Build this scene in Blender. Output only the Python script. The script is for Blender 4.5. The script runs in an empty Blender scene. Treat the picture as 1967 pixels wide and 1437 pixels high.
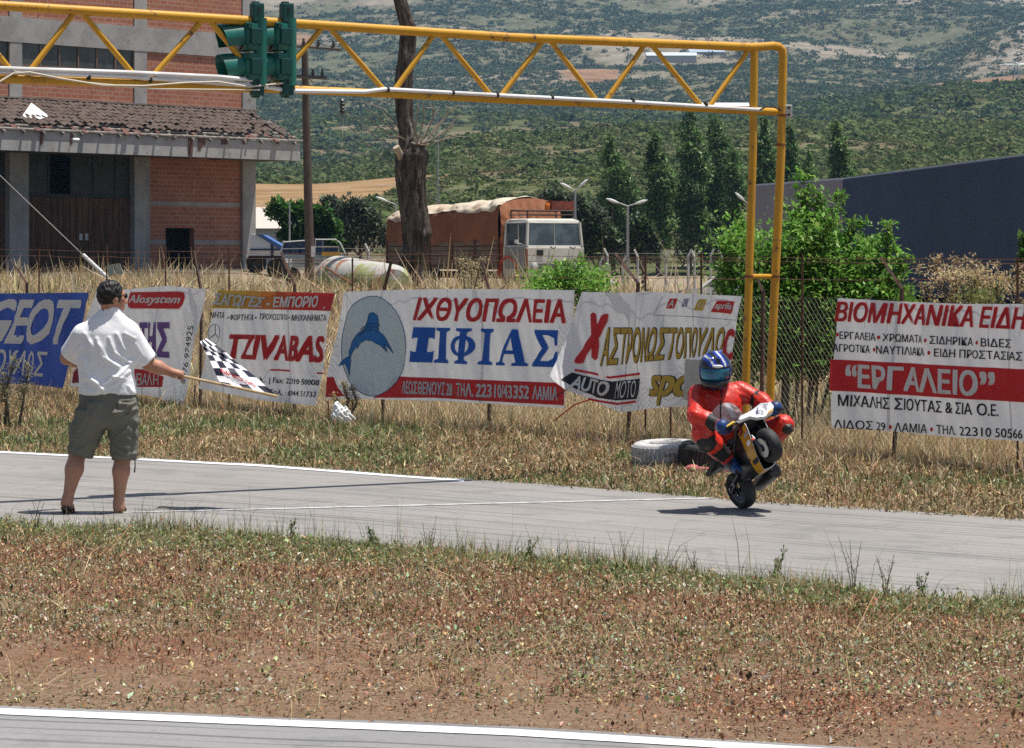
import bpy, bmesh, math, random
import numpy as np
from mathutils import Vector, Matrix, Euler

# ------------------------------------------------------------ camera, light
S = bpy.context.scene
COL = S.collection
random.seed(5)
rng = np.random.default_rng(11)
F, CX, YH, EYE = 5800.0, 983.5, 500.0, 1.9      # focal length in photo pixels, principal column, horizon row, eye height
cam = bpy.data.cameras.new('camera')
cam.sensor_fit = 'HORIZONTAL'; cam.sensor_width = 36.0
cam.lens = 36.0 * F / 1967.0
cam.shift_y = -(718.5 - YH) / 1967.0
cam.clip_start = 0.5; cam.clip_end = 12000
camo = bpy.data.objects.new('camera', cam); COL.objects.link(camo)
camo.location = (0, 0, EYE); camo.rotation_euler = (math.pi / 2, 0, 0)
S.camera = camo
SUN = Vector((0.27, 0.03, 1.0)).normalized()
W = bpy.data.worlds.new('World'); S.world = W; W.use_nodes = True
nt = W.node_tree; bg = nt.nodes['Background']
sky = nt.nodes.new('ShaderNodeTexSky'); sky.sky_type = 'NISHITA'; sky.sun_disc = False
sky.sun_elevation = math.asin(SUN.z); sky.sun_rotation = math.atan2(SUN.x, SUN.y)
sky.air_density = 1.0; sky.dust_density = 1.5; sky.ozone_density = 1.0
nt.links.new(sky.outputs[0], bg.inputs[0]); bg.inputs[1].default_value = 0.07
sl = bpy.data.lights.new('sun', 'SUN'); sl.energy = 5.0; sl.angle = math.radians(0.53); sl.color = (1.0, 0.955, 0.88)
so = bpy.data.objects.new('sun', sl); COL.objects.link(so)
so.rotation_euler = SUN.to_track_quat('Z', 'Y').to_euler(); so.location = (0, 0, 60)
S.view_settings.view_transform = 'Standard'; S.view_settings.look = 'None'
S.view_settings.exposure = 0.40; S.view_settings.gamma = 1.0
S.render.engine = 'CYCLES'
S.cycles.max_bounces = 5; S.cycles.diffuse_bounces = 3; S.cycles.glossy_bounces = 2
S.cycles.transmission_bounces = 4; S.cycles.transparent_max_bounces = 8; S.cycles.volume_bounces = 0
S.cycles.caustics_reflective = False; S.cycles.caustics_refractive = False
S.cycles.use_denoising = False
S.cycles.sample_clamp_indirect = 6

# ------------------------------------------------------------ pixel <-> place
def P(x, y, Y):
    return Vector(((x - CX) / F * Y, Y, EYE - (y - YH) / F * Y))
def GY(y, Z=0.0):
    return F * (EYE - Z) / (y - YH)
def G(x, y, Z=0.0):
    return P(x, y, GY(y, Z))
def ray_plane(x, y, O, n):
    d = Vector(((x - CX) / F, 1.0, -(y - YH) / F)); c = Vector((0, 0, EYE))
    return c + d * ((O - c).dot(n) / d.dot(n))

# ------------------------------------------------------------ noise
def hsh(ix, iy, seed):
    h = (ix.astype(np.int64) * 374761393 + iy.astype(np.int64) * 668265263 + seed * 974634353) & 0x7fffffff
    h = (h ^ (h >> 13)) * 1274126177 & 0x7fffffff
    return ((h ^ (h >> 16)) & 0xffff) / 65535.0
def vn(x, y, scale, seed=0):
    x = np.asarray(x, float) / scale; y = np.asarray(y, float) / scale
    ix = np.floor(x); iy = np.floor(y); fx = x - ix; fy = y - iy
    fx = fx * fx * (3 - 2 * fx); fy = fy * fy * (3 - 2 * fy)
    a = hsh(ix, iy, seed); b = hsh(ix + 1, iy, seed); c = hsh(ix, iy + 1, seed); d = hsh(ix + 1, iy + 1, seed)
    return (a * (1 - fx) + b * fx) * (1 - fy) + (c * (1 - fx) + d * fx) * fy
def fbm(x, y, scale, seed=0, o=4, g=0.5):
    t = 0; a = 1; n = 0
    for k in range(o):
        t = t + a * vn(x, y, scale / 2 ** k, seed + 17 * k); n += a; a *= g
    return t / n
def sstep(a, b, x):
    t = np.clip((np.asarray(x, float) - a) / (b - a), 0, 1); return t * t * (3 - 2 * t)
def mixc(a, b, t):
    t = np.asarray(t)[..., None]; return np.asarray(a) * (1 - t) + np.asarray(b) * t
def lin(c):
    c = np.asarray(c, float) / 255.0
    return np.where(c <= 0.04045, c / 12.92, ((c + 0.055) / 1.055) ** 2.4)

# ------------------------------------------------------------ objects
def tag(o, label=None, cat=None, group=None, kind=None):
    if label: o['label'] = label
    if cat: o['category'] = cat
    if group: o['group'] = group
    if kind: o['kind'] = kind
    return o
def empty(name, loc=(0, 0, 0), label=None, cat=None, group=None, rz=0.0):
    o = bpy.data.objects.new(name, None); COL.objects.link(o)
    o.empty_display_size = 0.2; o.location = loc; o.rotation_euler = (0, 0, rz)
    return tag(o, label, cat, group)
def world_of(o):
    m = o.matrix_basis.copy()
    return world_of(o.parent) @ o.matrix_parent_inverse @ m if o.parent else m
def setparent(o, p):
    o.parent = p; o.matrix_parent_inverse = world_of(p).inverted()
def copy_tree(o, parent=None):
    c = o.copy(); COL.objects.link(c)
    if parent: c.parent = parent
    for ch in [x for x in ALLKIDS.get(o.name, [])]:
        copy_tree(ch, c)
    return c
ALLKIDS = {}
def mk(name, V, Fs, mats, parent=None, smooth=False, mi=None, col=None, uv=None):
    """one mesh object; V (n,3); Fs list of tuples or (m,k) array"""
    me = bpy.data.meshes.new(name)
    V = np.asarray(V, np.float32)
    if isinstance(Fs, np.ndarray) and Fs.ndim == 2:
        m, k = Fs.shape
        me.vertices.add(len(V)); me.vertices.foreach_set('co', V.ravel())
        me.loops.add(m * k); me.loops.foreach_set('vertex_index', Fs.astype(np.int32).ravel())
        me.polygons.add(m); me.polygons.foreach_set('loop_start', np.arange(0, m * k, k, dtype=np.int32))
        me.update(calc_edges=True)
    else:
        me.from_pydata([tuple(map(float, v)) for v in V], [], [tuple(int(i) for i in f) for f in Fs]); me.update()
    if not isinstance(mats, (list, tuple)): mats = [mats]
    for m_ in mats: me.materials.append(m_)
    if mi is not None: me.polygons.foreach_set('material_index', np.asarray(mi, np.int32))
    if smooth: me.polygons.foreach_set('use_smooth', np.ones(len(me.polygons), bool))
    if col is not None:
        a = me.color_attributes.new('Col', 'FLOAT_COLOR', 'POINT')
        c = np.ones((len(V), 4), np.float32); c[:, :3] = np.clip(col, 0, 1)
        a.data.foreach_set('color', c.ravel())
    if uv is not None:
        l = me.uv_layers.new(name='UVMap')
        vi = np.zeros(len(me.loops), np.int32); me.loops.foreach_get('vertex_index', vi)
        l.data.foreach_set('uv', np.asarray(uv, np.float32)[vi].ravel())
    o = bpy.data.objects.new(name, me); COL.objects.link(o)
    if parent:
        setparent(o, parent); ALLKIDS.setdefault(parent.name, []).append(o)
    return o

class MB:
    def __init__(s): s.v = []; s.f = []; s.m = []
    def add(s, V, Fs, mi=0):
        b = len(s.v); s.v += [tuple(map(float, p)) for p in V]
        s.f += [tuple(i + b for i in f) for f in Fs]; s.m += [mi] * len(Fs); return s
    def hexa(s, c8, mi=0):   # 4 bottom corners ccw, 4 top corners
        return s.add(c8, [(3, 2, 1, 0), (4, 5, 6, 7), (0, 1, 5, 4), (1, 2, 6, 5), (2, 3, 7, 6), (3, 0, 4, 7)], mi)
    def box(s, c, size, R=None, mi=0, bev=0.0):
        hx, hy, hz = [q / 2 for q in size]; c = Vector(c)
        R = R or Matrix.Identity(3)
        if bev <= 0:
            pts = [(-hx, -hy, -hz), (hx, -hy, -hz), (hx, hy, -hz), (-hx, hy, -hz), (-hx, -hy, hz), (hx, -hy, hz), (hx, hy, hz), (-hx, hy, hz)]
            return s.hexa([c + R @ Vector(p) for p in pts], mi)
        bm = bmesh.new(); bmesh.ops.create_cube(bm, size=1)
        for v in bm.verts: v.co = Vector((v.co.x * size[0], v.co.y * size[1], v.co.z * size[2]))
        bmesh.ops.bevel(bm, geom=list(bm.edges), offset=min(bev, min(size) * .45), segments=2, affect='EDGES', profile=.6)
        V = [c + R @ v.co for v in bm.verts]; bm.verts.index_update()
        Fs = [[v.index for v in f.verts] for f in bm.faces]; bm.free()
        return s.add(V, Fs, mi)
    def tube(s, pts, r, n=8, mi=0, caps=True, flat=None):
        pts = [Vector(p) for p in pts]; rs = r if isinstance(r, (list, tuple)) else [r] * len(pts)
        V = []; prev = None
        for i, p in enumerate(pts):
            d = (pts[min(i + 1, len(pts) - 1)] - pts[max(i - 1, 0)]).normalized()
            if prev is None:
                a = Vector((0, 0, 1)) if abs(d.z) < .9 else Vector((1, 0, 0))
                x = d.cross(a).normalized()
            else:
                x = (prev - d * prev.dot(d)).normalized()
            prev = x; y = d.cross(x)
            for k in range(n):
                t = 2 * math.pi * k / n
                V.append(p + (x * math.cos(t) + y * math.sin(t)) * rs[i])
        Fs = []
        for i in range(len(pts) - 1):
            for k in range(n):
                a = i * n + k; b = i * n + (k + 1) % n
                Fs.append((a, b, b + n, a + n))
        if caps: Fs += [tuple(range(n - 1, -1, -1)), tuple(range((len(pts) - 1) * n, len(pts) * n))]
        return s.add(V, Fs, mi)
    def lathe(s, prof, M=None, n=24, mi=0, a0=0, a1=2 * math.pi):
        M = M or Matrix.Identity(4); full = abs(a1 - a0 - 2 * math.pi) < 1e-6
        m = n if full else n + 1; V = []
        for r, z in prof:
            for k in range(m):
                t = a0 + (a1 - a0) * k / n
                V.append(M @ Vector((r * math.cos(t), r * math.sin(t), z)))
        Fs = []
        for i in range(len(prof) - 1):
            for k in range(n):
                a = i * m + k; b = i * m + (k + 1) % m
                Fs.append((a, b, b + m, a + m))
        return s.add(V, Fs, mi)
    def prism(s, poly, fr, d0, d1, mi=0):     # fr(x,y,d)->point
        n = len(poly)
        V = [fr(x, y, d0) for x, y in poly] + [fr(x, y, d1) for x, y in poly]
        Fs = [tuple(range(n - 1, -1, -1)), tuple(range(n, 2 * n))] + [(i, (i + 1) % n, n + (i + 1) % n, n + i) for i in range(n)]
        return s.add(V, Fs, mi)
    def build(s, name, mats, parent=None, smooth=False):
        o = mk(name, s.v, s.f, mats, parent, False, s.m)
        if smooth:
            me = o.data
            me.polygons.foreach_set('use_smooth', np.ones(len(me.polygons), bool))
            try: me.set_sharp_from_angle(angle=math.radians(40))
            except Exception: pass
        return o

# ------------------------------------------------------------ materials
class NT:
    def __init__(s, name):
        s.m = bpy.data.materials.new(name); s.m.use_nodes = True; s.t = s.m.node_tree
        s.b = s.t.nodes['Principled BSDF']; s.out = s.t.nodes['Material Output']
    def n(s, typ, **kw):
        q = s.t.nodes.new(typ)
        for k, v in kw.items(): setattr(q, k, v)
        return q
    def l(s, a, b): s.t.links.new(a, b)
    def co(s, kind='Object', scale=(1, 1, 1), rot=(0, 0, 0)):
        t = s.n('ShaderNodeTexCoord'); m = s.n('ShaderNodeMapping')
        m.inputs['Scale'].default_value = scale; m.inputs['Rotation'].default_value = rot
        s.l(t.outputs[kind], m.inputs[0]); return m.outputs[0]
    def noise(s, vec, scale, detail=4, rough=.6, dist=0):
        q = s.n('ShaderNodeTexNoise'); q.inputs['Scale'].default_value = scale; q.inputs['Detail'].default_value = detail
        q.inputs['Roughness'].default_value = rough; q.inputs['Distortion'].default_value = dist
        if vec is not None: s.l(vec, q.inputs['Vector'])
        return q.outputs['Fac']
    def ramp(s, fac, a, b, c0=0.0, c1=1.0):
        q = s.n('ShaderNodeMapRange', interpolation_type='SMOOTHSTEP'); q.inputs[1].default_value = a; q.inputs[2].default_value = b
        q.inputs[3].default_value = c0; q.inputs[4].default_value = c1; s.l(fac, q.inputs[0]); return q.outputs[0]
    def mix(s, fac, a, b, mode='MIX'):
        q = s.n('ShaderNodeMix', data_type='RGBA', blend_type=mode)
        for sock, v in ((q.inputs[0], fac), (q.inputs[6], a), (q.inputs[7], b)):
            if hasattr(v, 'is_linked') or hasattr(v, 'links'): s.l(v, sock)
            elif isinstance(v, (int, float)): sock.default_value = v
            else: sock.default_value = (*v[:3], 1)
        return q.outputs[2]
    def bump(s, h, strength=.3, dist=.01):
        q = s.n('ShaderNodeBump'); q.inputs['Strength'].default_value = strength; q.inputs['Distance'].default_value = dist
        s.l(h, q.inputs['Height']); s.l(q.outputs[0], s.b.inputs['Normal']); return q
    def base(s, c):
        if hasattr(c, 'links'): s.l(c, s.b.inputs['Base Color'])
        else: s.b.inputs['Base Color'].default_value = (*c[:3], 1)
    def done(s, rough=.7, metal=0.0, spec=.3):
        s.b.inputs['Roughness'].default_value = rough; s.b.inputs['Metallic'].default_value = metal
        s.b.inputs['Specular IOR Level'].default_value = spec; return s.m
MATS = {}
def M(name, c, rough=.7, metal=0.0, c2=None, sc=6.0, a=.4, b=.65, c3=None, sc3=30., bump=0.0, bsc=40., bd=.01, spec=.3, kind='Object', stretch=(1, 1, 1), a3=.55, b3=.7):
    if name in MATS: return MATS[name]
    q = NT(name); col = c
    v = q.co(kind, stretch) if (c2 is not None or c3 is not None or bump) else None
    if c2 is not None: col = q.mix(q.ramp(q.noise(v, sc, 5), a, b), c, c2)
    if c3 is not None: col = q.mix(q.ramp(q.noise(v, sc3, 4), a3, b3), col, c3)
    q.base(col)
    if bump: q.bump(q.noise(v, bsc, 4), bump, bd)
    MATS[name] = q.done(rough, metal, spec); return MATS[name]
def leafmat(name, trans=.3, rough=.6, tint=(1, 1, 1)):
    if name in MATS: return MATS[name]
    q = NT(name); at = q.n('ShaderNodeAttribute', attribute_name='Col')
    q.l(at.outputs['Color'], q.b.inputs['Base Color']); q.done(rough, 0, .25)
    if trans:
        tr = q.n('ShaderNodeBsdfTranslucent'); q.l(at.outputs['Color'], tr.inputs[0])
        mx = q.n('ShaderNodeMixShader'); mx.inputs[0].default_value = trans
        q.l(q.b.outputs[0], mx.inputs[1]); q.l(tr.outputs[0], mx.inputs[2]); q.l(mx.outputs[0], q.out.inputs[0])
    MATS[name] = q.m; return q.m

# ------------------------------------------------------------ implicit surfaces
def rc(p, a, b, r1, r2):
    a = np.asarray(a, np.float32); b = np.asarray(b, np.float32); ba = b - a
    t = np.clip(((p - a) @ ba) / max(float(ba @ ba), 1e-9), 0, 1)
    return np.linalg.norm(p - a - t[:, None] * ba, axis=1) - (r1 + (r2 - r1) * t)
def ell(p, c, r, R=None):
    q = p - np.asarray(c, np.float32)
    if R is not None: q = q @ np.asarray(R, np.float32)     # columns of R = local axes
    r = np.asarray(r, np.float32)
    k0 = np.linalg.norm(q / r, axis=1); k1 = np.linalg.norm(q / (r * r), axis=1)
    return k0 * (k0 - 1) / np.maximum(k1, 1e-6)
def rbox(p, c, h, r, R=None):
    q = p - np.asarray(c, np.float32)
    if R is not None: q = q @ np.asarray(R, np.float32)
    q = np.abs(q) - (np.asarray(h, np.float32) - r)
    return np.linalg.norm(np.maximum(q, 0), axis=1) + np.minimum(q.max(1), 0) - r
def smin(a, b, k):
    h = np.clip(.5 + .5 * (b - a) / k, 0, 1); return b * (1 - h) + a * h - k * h * (1 - h)
def smax(a, b, k): return -smin(-a, -b, k)
def loft(p, rows, e=2.4):
    """rows (z, cx, cy, w, d): superelliptic column"""
    rows = np.asarray(sorted(rows), float); z = p[:, 2]
    g = [np.interp(z, rows[:, 0], rows[:, k]) for k in range(1, 5)]
    k = (np.abs((p[:, 0] - g[0]) / g[2]) ** e + np.abs((p[:, 1] - g[1]) / g[3]) ** e) ** (1 / e)
    d = (k - 1) * np.minimum(g[2], g[3])
    return np.maximum(d, np.maximum(z - rows[-1, 0], rows[0, 0] - z))
def snets(fn, lo, hi, h):
    lo = np.asarray(lo, np.float32); n = np.ceil((np.asarray(hi) - lo) / h).astype(int) + 1
    ax = [(lo[i] + h * np.arange(n[i])).astype(np.float32) for i in range(3)]
    X, Y, Z = np.meshgrid(*ax, indexing='ij')
    D = fn(np.stack([X.ravel(), Y.ravel(), Z.ravel()], -1)).reshape(n).astype(np.float32)
    nc = n - 1; acc = np.zeros((*nc, 3), np.float32); cnt = np.zeros(nc, np.float32)
    cs = [(i, j, k) for i in (0, 1) for j in (0, 1) for k in (0, 1)]
    sl_ = lambda c: D[c[0]:c[0] + nc[0], c[1]:c[1] + nc[1], c[2]:c[2] + nc[2]]
    for a in cs:
        for d in range(3):
            if a[d]: continue
            b = list(a); b[d] = 1; da = sl_(a); db = sl_(b); cr = (da < 0) != (db < 0)
            t = np.where(cr, da / np.where(cr, da - db, 1), 0)
            for q in range(3):
                acc[..., q] += np.where(cr, a[q] + (t if q == d else 0), 0)
            cnt += cr
    act = cnt > 0; idx = -np.ones(nc, np.int64); idx[act] = np.arange(act.sum())
    V = lo + h * (np.argwhere(act) + acc[act] / cnt[act][:, None])
    Q = []
    for d in range(3):
        u, v = [(1, 2), (2, 0), (0, 1)][d]
        s0 = [slice(None)] * 3; s1 = [slice(None)] * 3; s0[d] = slice(0, -1); s1[d] = slice(1, None)
        A = D[tuple(s0)] < 0; B = D[tuple(s1)] < 0
        e = np.argwhere(A != B)
        ok = (e[:, u] >= 1) & (e[:, v] >= 1) & (e[:, u] < nc[u]) & (e[:, v] < nc[v]); e = e[ok]
        fl = A[tuple(e.T)]
        def c(du, dv):
            q = e.copy(); q[:, u] += du; q[:, v] += dv; return idx[tuple(q.T)]
        qd = np.stack([c(-1, -1), c(0, -1), c(0, 0), c(-1, 0)], 1)
        qd[~fl] = qd[~fl][:, ::-1]; Q.append(qd)
    return V, np.concatenate(Q)
def blob(name, fn, lo, hi, h, mats, parent=None, xf=None, mi=None, sm=1):
    V, Q = snets(fn, lo, hi, h)
    for _ in range(sm):                                    # light relaxation
        acc = np.zeros_like(V); cnt = np.zeros(len(V))
        for a, b in ((0, 1), (1, 2), (2, 3), (3, 0)):
            np.add.at(acc, Q[:, a], V[Q[:, b]]); np.add.at(cnt, Q[:, a], 1)
            np.add.at(acc, Q[:, b], V[Q[:, a]]); np.add.at(cnt, Q[:, b], 1)
        V = .5 * V + .5 * acc / np.maximum(cnt, 1)[:, None]
    m = mi(V[Q].mean(1)) if mi is not None else None
    if xf is not None: V = V + np.asarray(xf, np.float32)
    return mk(name, V, Q, mats, parent, True, m)

# ------------------------------------------------------------ scattered geometry
def scatter(tv, tf, pos, scale, rotz, tilt=None, col=None, vcol=None):
    """copies of template (tv,tf) merged: arrays"""
    n = len(pos); tv = np.asarray(tv, np.float32); tf = np.asarray(tf, np.int64); m = len(tv)
    sc = np.asarray(scale, np.float32)
    if sc.ndim == 1: sc = np.repeat(sc[:, None], 3, 1)
    L = tv[None] * sc[:, None, :]
    if tilt is not None:
        ct = np.cos(tilt)[:, None]; st = np.sin(tilt)[:, None]
        y = L[..., 1] * ct - L[..., 2] * st; z = L[..., 1] * st + L[..., 2] * ct
        L = np.stack([L[..., 0], y, z], -1)
    c = np.cos(rotz)[:, None]; s_ = np.sin(rotz)[:, None]
    V = np.stack([L[..., 0] * c - L[..., 1] * s_, L[..., 0] * s_ + L[..., 1] * c, L[..., 2]], -1) + np.asarray(pos, np.float32)[:, None]
    Fq = tf[None] + (np.arange(n) * m)[:, None, None]
    out = [V.reshape(-1, 3), Fq.reshape(-1, tf.shape[1])]
    if col is not None:
        C = np.repeat(np.asarray(col, np.float32)[:, None], m, 1)
        if vcol is not None: C = C * np.asarray(vcol, np.float32)[None, :, None]
        out.append(C.reshape(-1, 3))
    return out
def cat(parts):
    V = []; Fq = []; C = []; b = 0
    for p in parts:
        V.append(p[0]); Fq.append(p[1] + b); b += len(p[0])
        if len(p) > 2: C.append(p[2])
    return np.concatenate(V), np.concatenate(Fq), (np.concatenate(C) if C else None)
LEAF = ([(0, 0, 0), (.5, .45, .12), (0, 1, 0), (-.5, .45, .12)], [(0, 1, 2, 3)])
def leaves(pos, size, cols, aspect=.55, flat=.6):
    n = len(pos); sc = np.stack([size * aspect, size, size], 1)
    return scatter(*LEAF, pos, sc, rng.uniform(0, 6.283, n), rng.normal(flat * .3, flat, n), cols)
def blades(pos, h, w, cols, lean=.35, n2=True):
    """grass blades: tapered bent strips made of two quads"""
    n = len(pos); r = rng.uniform(0, 6.283, n); ln = np.abs(rng.normal(0, lean, n)); ld = rng.uniform(0, 6.283, n)
    dx = np.cos(r) * w / 2; dy = np.sin(r) * w / 2; p = np.asarray(pos, float)
    lx = np.cos(ld) * ln * h; ly = np.sin(ld) * ln * h; z0 = np.zeros(n)
    def pt(sx, k, ww): return p + np.stack([lx * k * k + sx * dx * ww, ly * k * k + sx * dy * ww, h * k * (1 - .25 * ln * k)], 1)
    V = np.stack([pt(-1, 0, 1), pt(1, 0, 1), pt(-1, .55, .75), pt(1, .55, .75), pt(-1, 1, .12), pt(1, 1, .12)], 1)
    Fq = np.array([[0, 1, 3, 2], [2, 3, 5, 4]])[None] + (np.arange(n) * 6)[:, None, None]
    C = np.repeat(np.asarray(cols)[:, None], 6, 1)
    return [V.reshape(-1, 3), Fq.reshape(-1, 4), C.reshape(-1, 3)]
def pick(n, pal, wts=None, jit=.15):
    pal = np.asarray(pal, float); w_ = np.ones(len(pal)) if wts is None else np.asarray(wts, float)
    c = pal[rng.choice(len(pal), n, p=w_ / w_.sum())]
    return np.clip(c * np.exp(rng.normal(0, jit, (n, 1))) * np.exp(rng.normal(0, jit * .35, (n, 3))), 0, 1)
# ------------------------------------------------------------ road edges and ground height
def pts(*px): return np.array([[G(x, y).x, G(x, y).y] for x, y in px])
def curve_(px):
    p = pts(*px); l0 = p[0] - p[1]; l1 = p[-1] - p[-2]
    l0 = l0 / abs(l0[0]); l1 = l1 / abs(l1[0])
    p = np.vstack([p[0] + l0 * 60, p, p[-1] + l1 * 40])
    return lambda X: np.interp(X, p[:, 0], p[:, 1])
eN = curve_([(0, 1360), (983, 1400), (1583, 1436), (1967, 1462)])            # far edge of the near road
eA = curve_([(0, 1006), (600, 1042), (1000, 1078), (1400, 1118), (1967, 1168)])  # near edge of the track
eB = curve_([(0, 867), (500, 893), (890, 922), (1180, 942), (1480, 968), (1967, 1000)])  # far edge of the track
fenceY = lambda X: 32.9 - 1.36 * X
FD = Vector((1, -1.36, 0)).normalized(); FN = Vector((-1.36, -1, 0)).normalized()   # along the fence, and towards the track

def ground_z(X, Y):
    X = np.asarray(X, float); Y = np.asarray(Y, float)
    n, a, b, f = eN(X), eA(X), eB(X), fenceY(X)
    f = np.maximum(f, b + 3)
    med = sstep(n - .05, n + .5, Y) * (1 - sstep(a - .6, a + .1, Y))
    far = sstep(b - .1, b + .9, Y)
    z = -.03 + med * (.03 + .09 * np.sin(np.pi * np.clip((Y - n) / (a - n), 0, 1)) + .07 * (fbm(X, Y, 1.6, 3) - .45) + .025 * (vn(X, Y, .22, 5) - .5))
    z = z + far * (.04 + .10 * (fbm(X, Y, 2.2, 9) - .5) + .02 * (vn(X, Y, .3, 6) - .5))
    d = Y - f
    up = sstep(1.5, 20, d); lot = 1.0 - .25 * sstep(24, 45, d) + .75 * sstep(30, 70, d) * sstep(-7, -11, X)
    lot = lot - .16 * sstep(-7, -4, X) * sstep(4, 12, d); lot = lot - .55 * sstep(1.5, 6, X) * sstep(22, 40, d)
    z = z + up * (lot + .18 * (fbm(X, Y, 7, 21) - .5))
    return z + .6 * sstep(150, 240, Y)

xs = np.concatenate([-np.geomspace(420, 14, 36)[:-1], np.arange(-14, 11, .16), np.geomspace(11, 420, 36)])
ys = np.concatenate([[-30, -15, 0, 6, 9], np.arange(10.5, 44, .16), np.geomspace(44.2, 330, 90)])
GX, GYY = np.meshgrid(xs, ys, indexing='ij'); GZ = ground_z(GX, GYY)
ni, nj = GX.shape
ii, jj = np.meshgrid(np.arange(ni - 1), np.arange(nj - 1), indexing='ij'); ii = ii.ravel(); jj = jj.ravel()
quads = np.stack([ii * nj + jj, (ii + 1) * nj + jj, (ii + 1) * nj + jj + 1, ii * nj + jj + 1], 1)
fx, fy = GX.ravel(), GYY.ravel()
soil, red, straw, green, dust = (.235, .15, .098), (.21, .12, .075), (.27, .19, .105), (.095, .105, .045), (.23, .165, .11)
n_, a_, b_, f_ = eN(fx), eA(fx), eB(fx), fenceY(fx)
nz = fbm(fx, fy, 1.1, 31)
gc = mixc(soil, red, sstep(.4, .65, fbm(fx, fy, .9, 33)))
gc = mixc(gc, dust, sstep(.9, .1, fy - n_) * .6)
gc = mixc(gc, green, sstep(1.6, .2, a_ - fy) * .5)
vg = mixc((.21, .15, .085), straw, sstep(.4, .6, nz)); vg = mixc(vg, (.13, .13, .06), sstep(.45, .62, fbm(fx, fy, 1.7, 41)) * .6)
gc = mixc(gc, vg, sstep(b_ - .4, b_ + .4, fy))
gc = mixc(gc, straw, sstep(f_ - 2, f_ + 1, fy))
gc = mixc(gc, (.30, .24, .17), sstep(f_ + 24, f_ + 36, fy))
gc = mixc(gc, (.055, .054, .052), sstep(24, 17, (fx + 20.5) * .768 - (fy - 121) * .640) * sstep(100, 106, fy + .0 * fx) * sstep(-9, -12, fx))
q = NT('soil and stubble'); at = q.n('ShaderNodeAttribute', attribute_name='Col')
v = q.co('Object'); n1 = q.noise(v, 28, 6, .7); n2 = q.noise(v, 120, 3, .7)
c = q.mix(q.ramp(n1, .35, .65), at.outputs['Color'], (.35, .3, .25), 'MULTIPLY')
c = q.mix(.55, at.outputs['Color'], c); c = q.mix(q.ramp(n2, .6, .72), c, (.36, .3, .23))
q.base(c); q.bump(n1, .5, .03); ground_m = q.done(.95, 0, .1)
tag(mk('ground', np.stack([fx, fy, GZ.ravel()], 1), quads, ground_m, smooth=True, col=gc), kind='structure')

def asphalt(name, c0, c1, c2):
    q = NT(name); v = q.co('Object'); uv = q.co('UV', (1, 1, 1))
    st = q.co('UV', (.12, 14, 1)); st2 = q.co('UV', (.05, 5, 1))
    c = q.mix(q.ramp(q.noise(v, .7, 5), .3, .7), c0, c1)
    c = q.mix(q.ramp(q.noise(v, 26, 5, .85), .50, .70, 0, .6), c, c2)
    c = q.mix(q.ramp(q.noise(v, 34, 4, .85), .56, .70, 0, .7), c, (.36, .345, .33)); c = q.mix(q.ramp(q.noise(v, 1.7, 4, .6), .56, .62, 0, .28), c, c2)
    c = q.mix(q.ramp(q.noise(st, 1.0, 3, .55), .57, .63, 0, .55), c, (.045, .045, .05))
    c = q.mix(q.ramp(q.noise(st2, 1.0, 3, .5), .5, .75, 0, .35), c, (.10, .10, .105))
    vo = q.n('ShaderNodeTexVoronoi', feature='DISTANCE_TO_EDGE'); vo.inputs['Scale'].default_value = .45
    wv = q.n('ShaderNodeVectorMath', operation='ADD'); nq = q.n('ShaderNodeTexNoise'); nq.inputs['Scale'].default_value = 1.5; nq.inputs['Detail'].default_value = 6
    q.l(v, nq.inputs['Vector']); sc = q.n('ShaderNodeVectorMath', operation='SCALE'); sc.inputs['Scale'].default_value = .8
    q.l(nq.outputs['Color'], sc.inputs[0]); q.l(v, wv.inputs[0]); q.l(sc.outputs[0], wv.inputs[1]); q.l(wv.outputs[0], vo.inputs['Vector'])
    c = q.mix(q.ramp(vo.outputs['Distance'], .002, .007, .18, 0), c, (.06, .06, .06))
    q.base(c); q.bump(q.noise(v, 140, 3, .8), .35, .008); return q.done(.88, 0, .25)
road_m = asphalt('worn pale asphalt', (.235, .223, .210), (.275, .26, .245), (.12, .115, .112))
road2_m = asphalt('dark worn asphalt', (.225, .22, .22), (.255, .25, .245), (.12, .12, .125))

def strip(name, fa, fb, x0, x1, mats, z=0.0, n=260, m=1, kind='structure', jit=0.0):
    X = np.linspace(x0, x1, n); V = []; UV = []
    A = fa(X); B = fb(X); L = np.concatenate([[0], np.cumsum(np.hypot(np.diff(X), np.diff(A)))])
    ja = jit * (fbm(X, X * 0, .5, 3) - .5); jb = jit * (fbm(X, X * 0 + 9, .5, 4) - .5)
    for k in range(m + 1):
        t = k / m; yy = A * (1 - t) + B * t + (ja if k == 0 else jb if k == m else 0)
        V.append(np.stack([X, yy, np.full(n, z)], 1)); UV.append(np.stack([L, np.full(n, t * float(np.mean(B - A)) * .72)], 1))
    V = np.concatenate(V); UV = np.concatenate(UV); i = np.arange(n - 1)
    Q = np.concatenate([np.stack([k * n + i, k * n + i + 1, (k + 1) * n + i + 1, (k + 1) * n + i], 1) for k in range(m)])
    return tag(mk(name, V, Q, mats, uv=UV), kind=kind)
strip('track', lambda X: eA(X) - .25, lambda X: eB(X) + .12, -34, 16, road_m, 0.0, 500, 4, jit=.25)
strip('road', lambda X: eN(X) - 7.5, lambda X: eN(X) + .06, -34, 24, road2_m, 0.0, 400, 4, jit=.06)
pq = NT('worn white road paint'); v = pq.co('Object'); cc = pq.mix(pq.ramp(pq.noise(v, 60, 4, .7), .55, .68, 0, .6), (.72, .72, .74), (.33, .33, .33))
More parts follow.
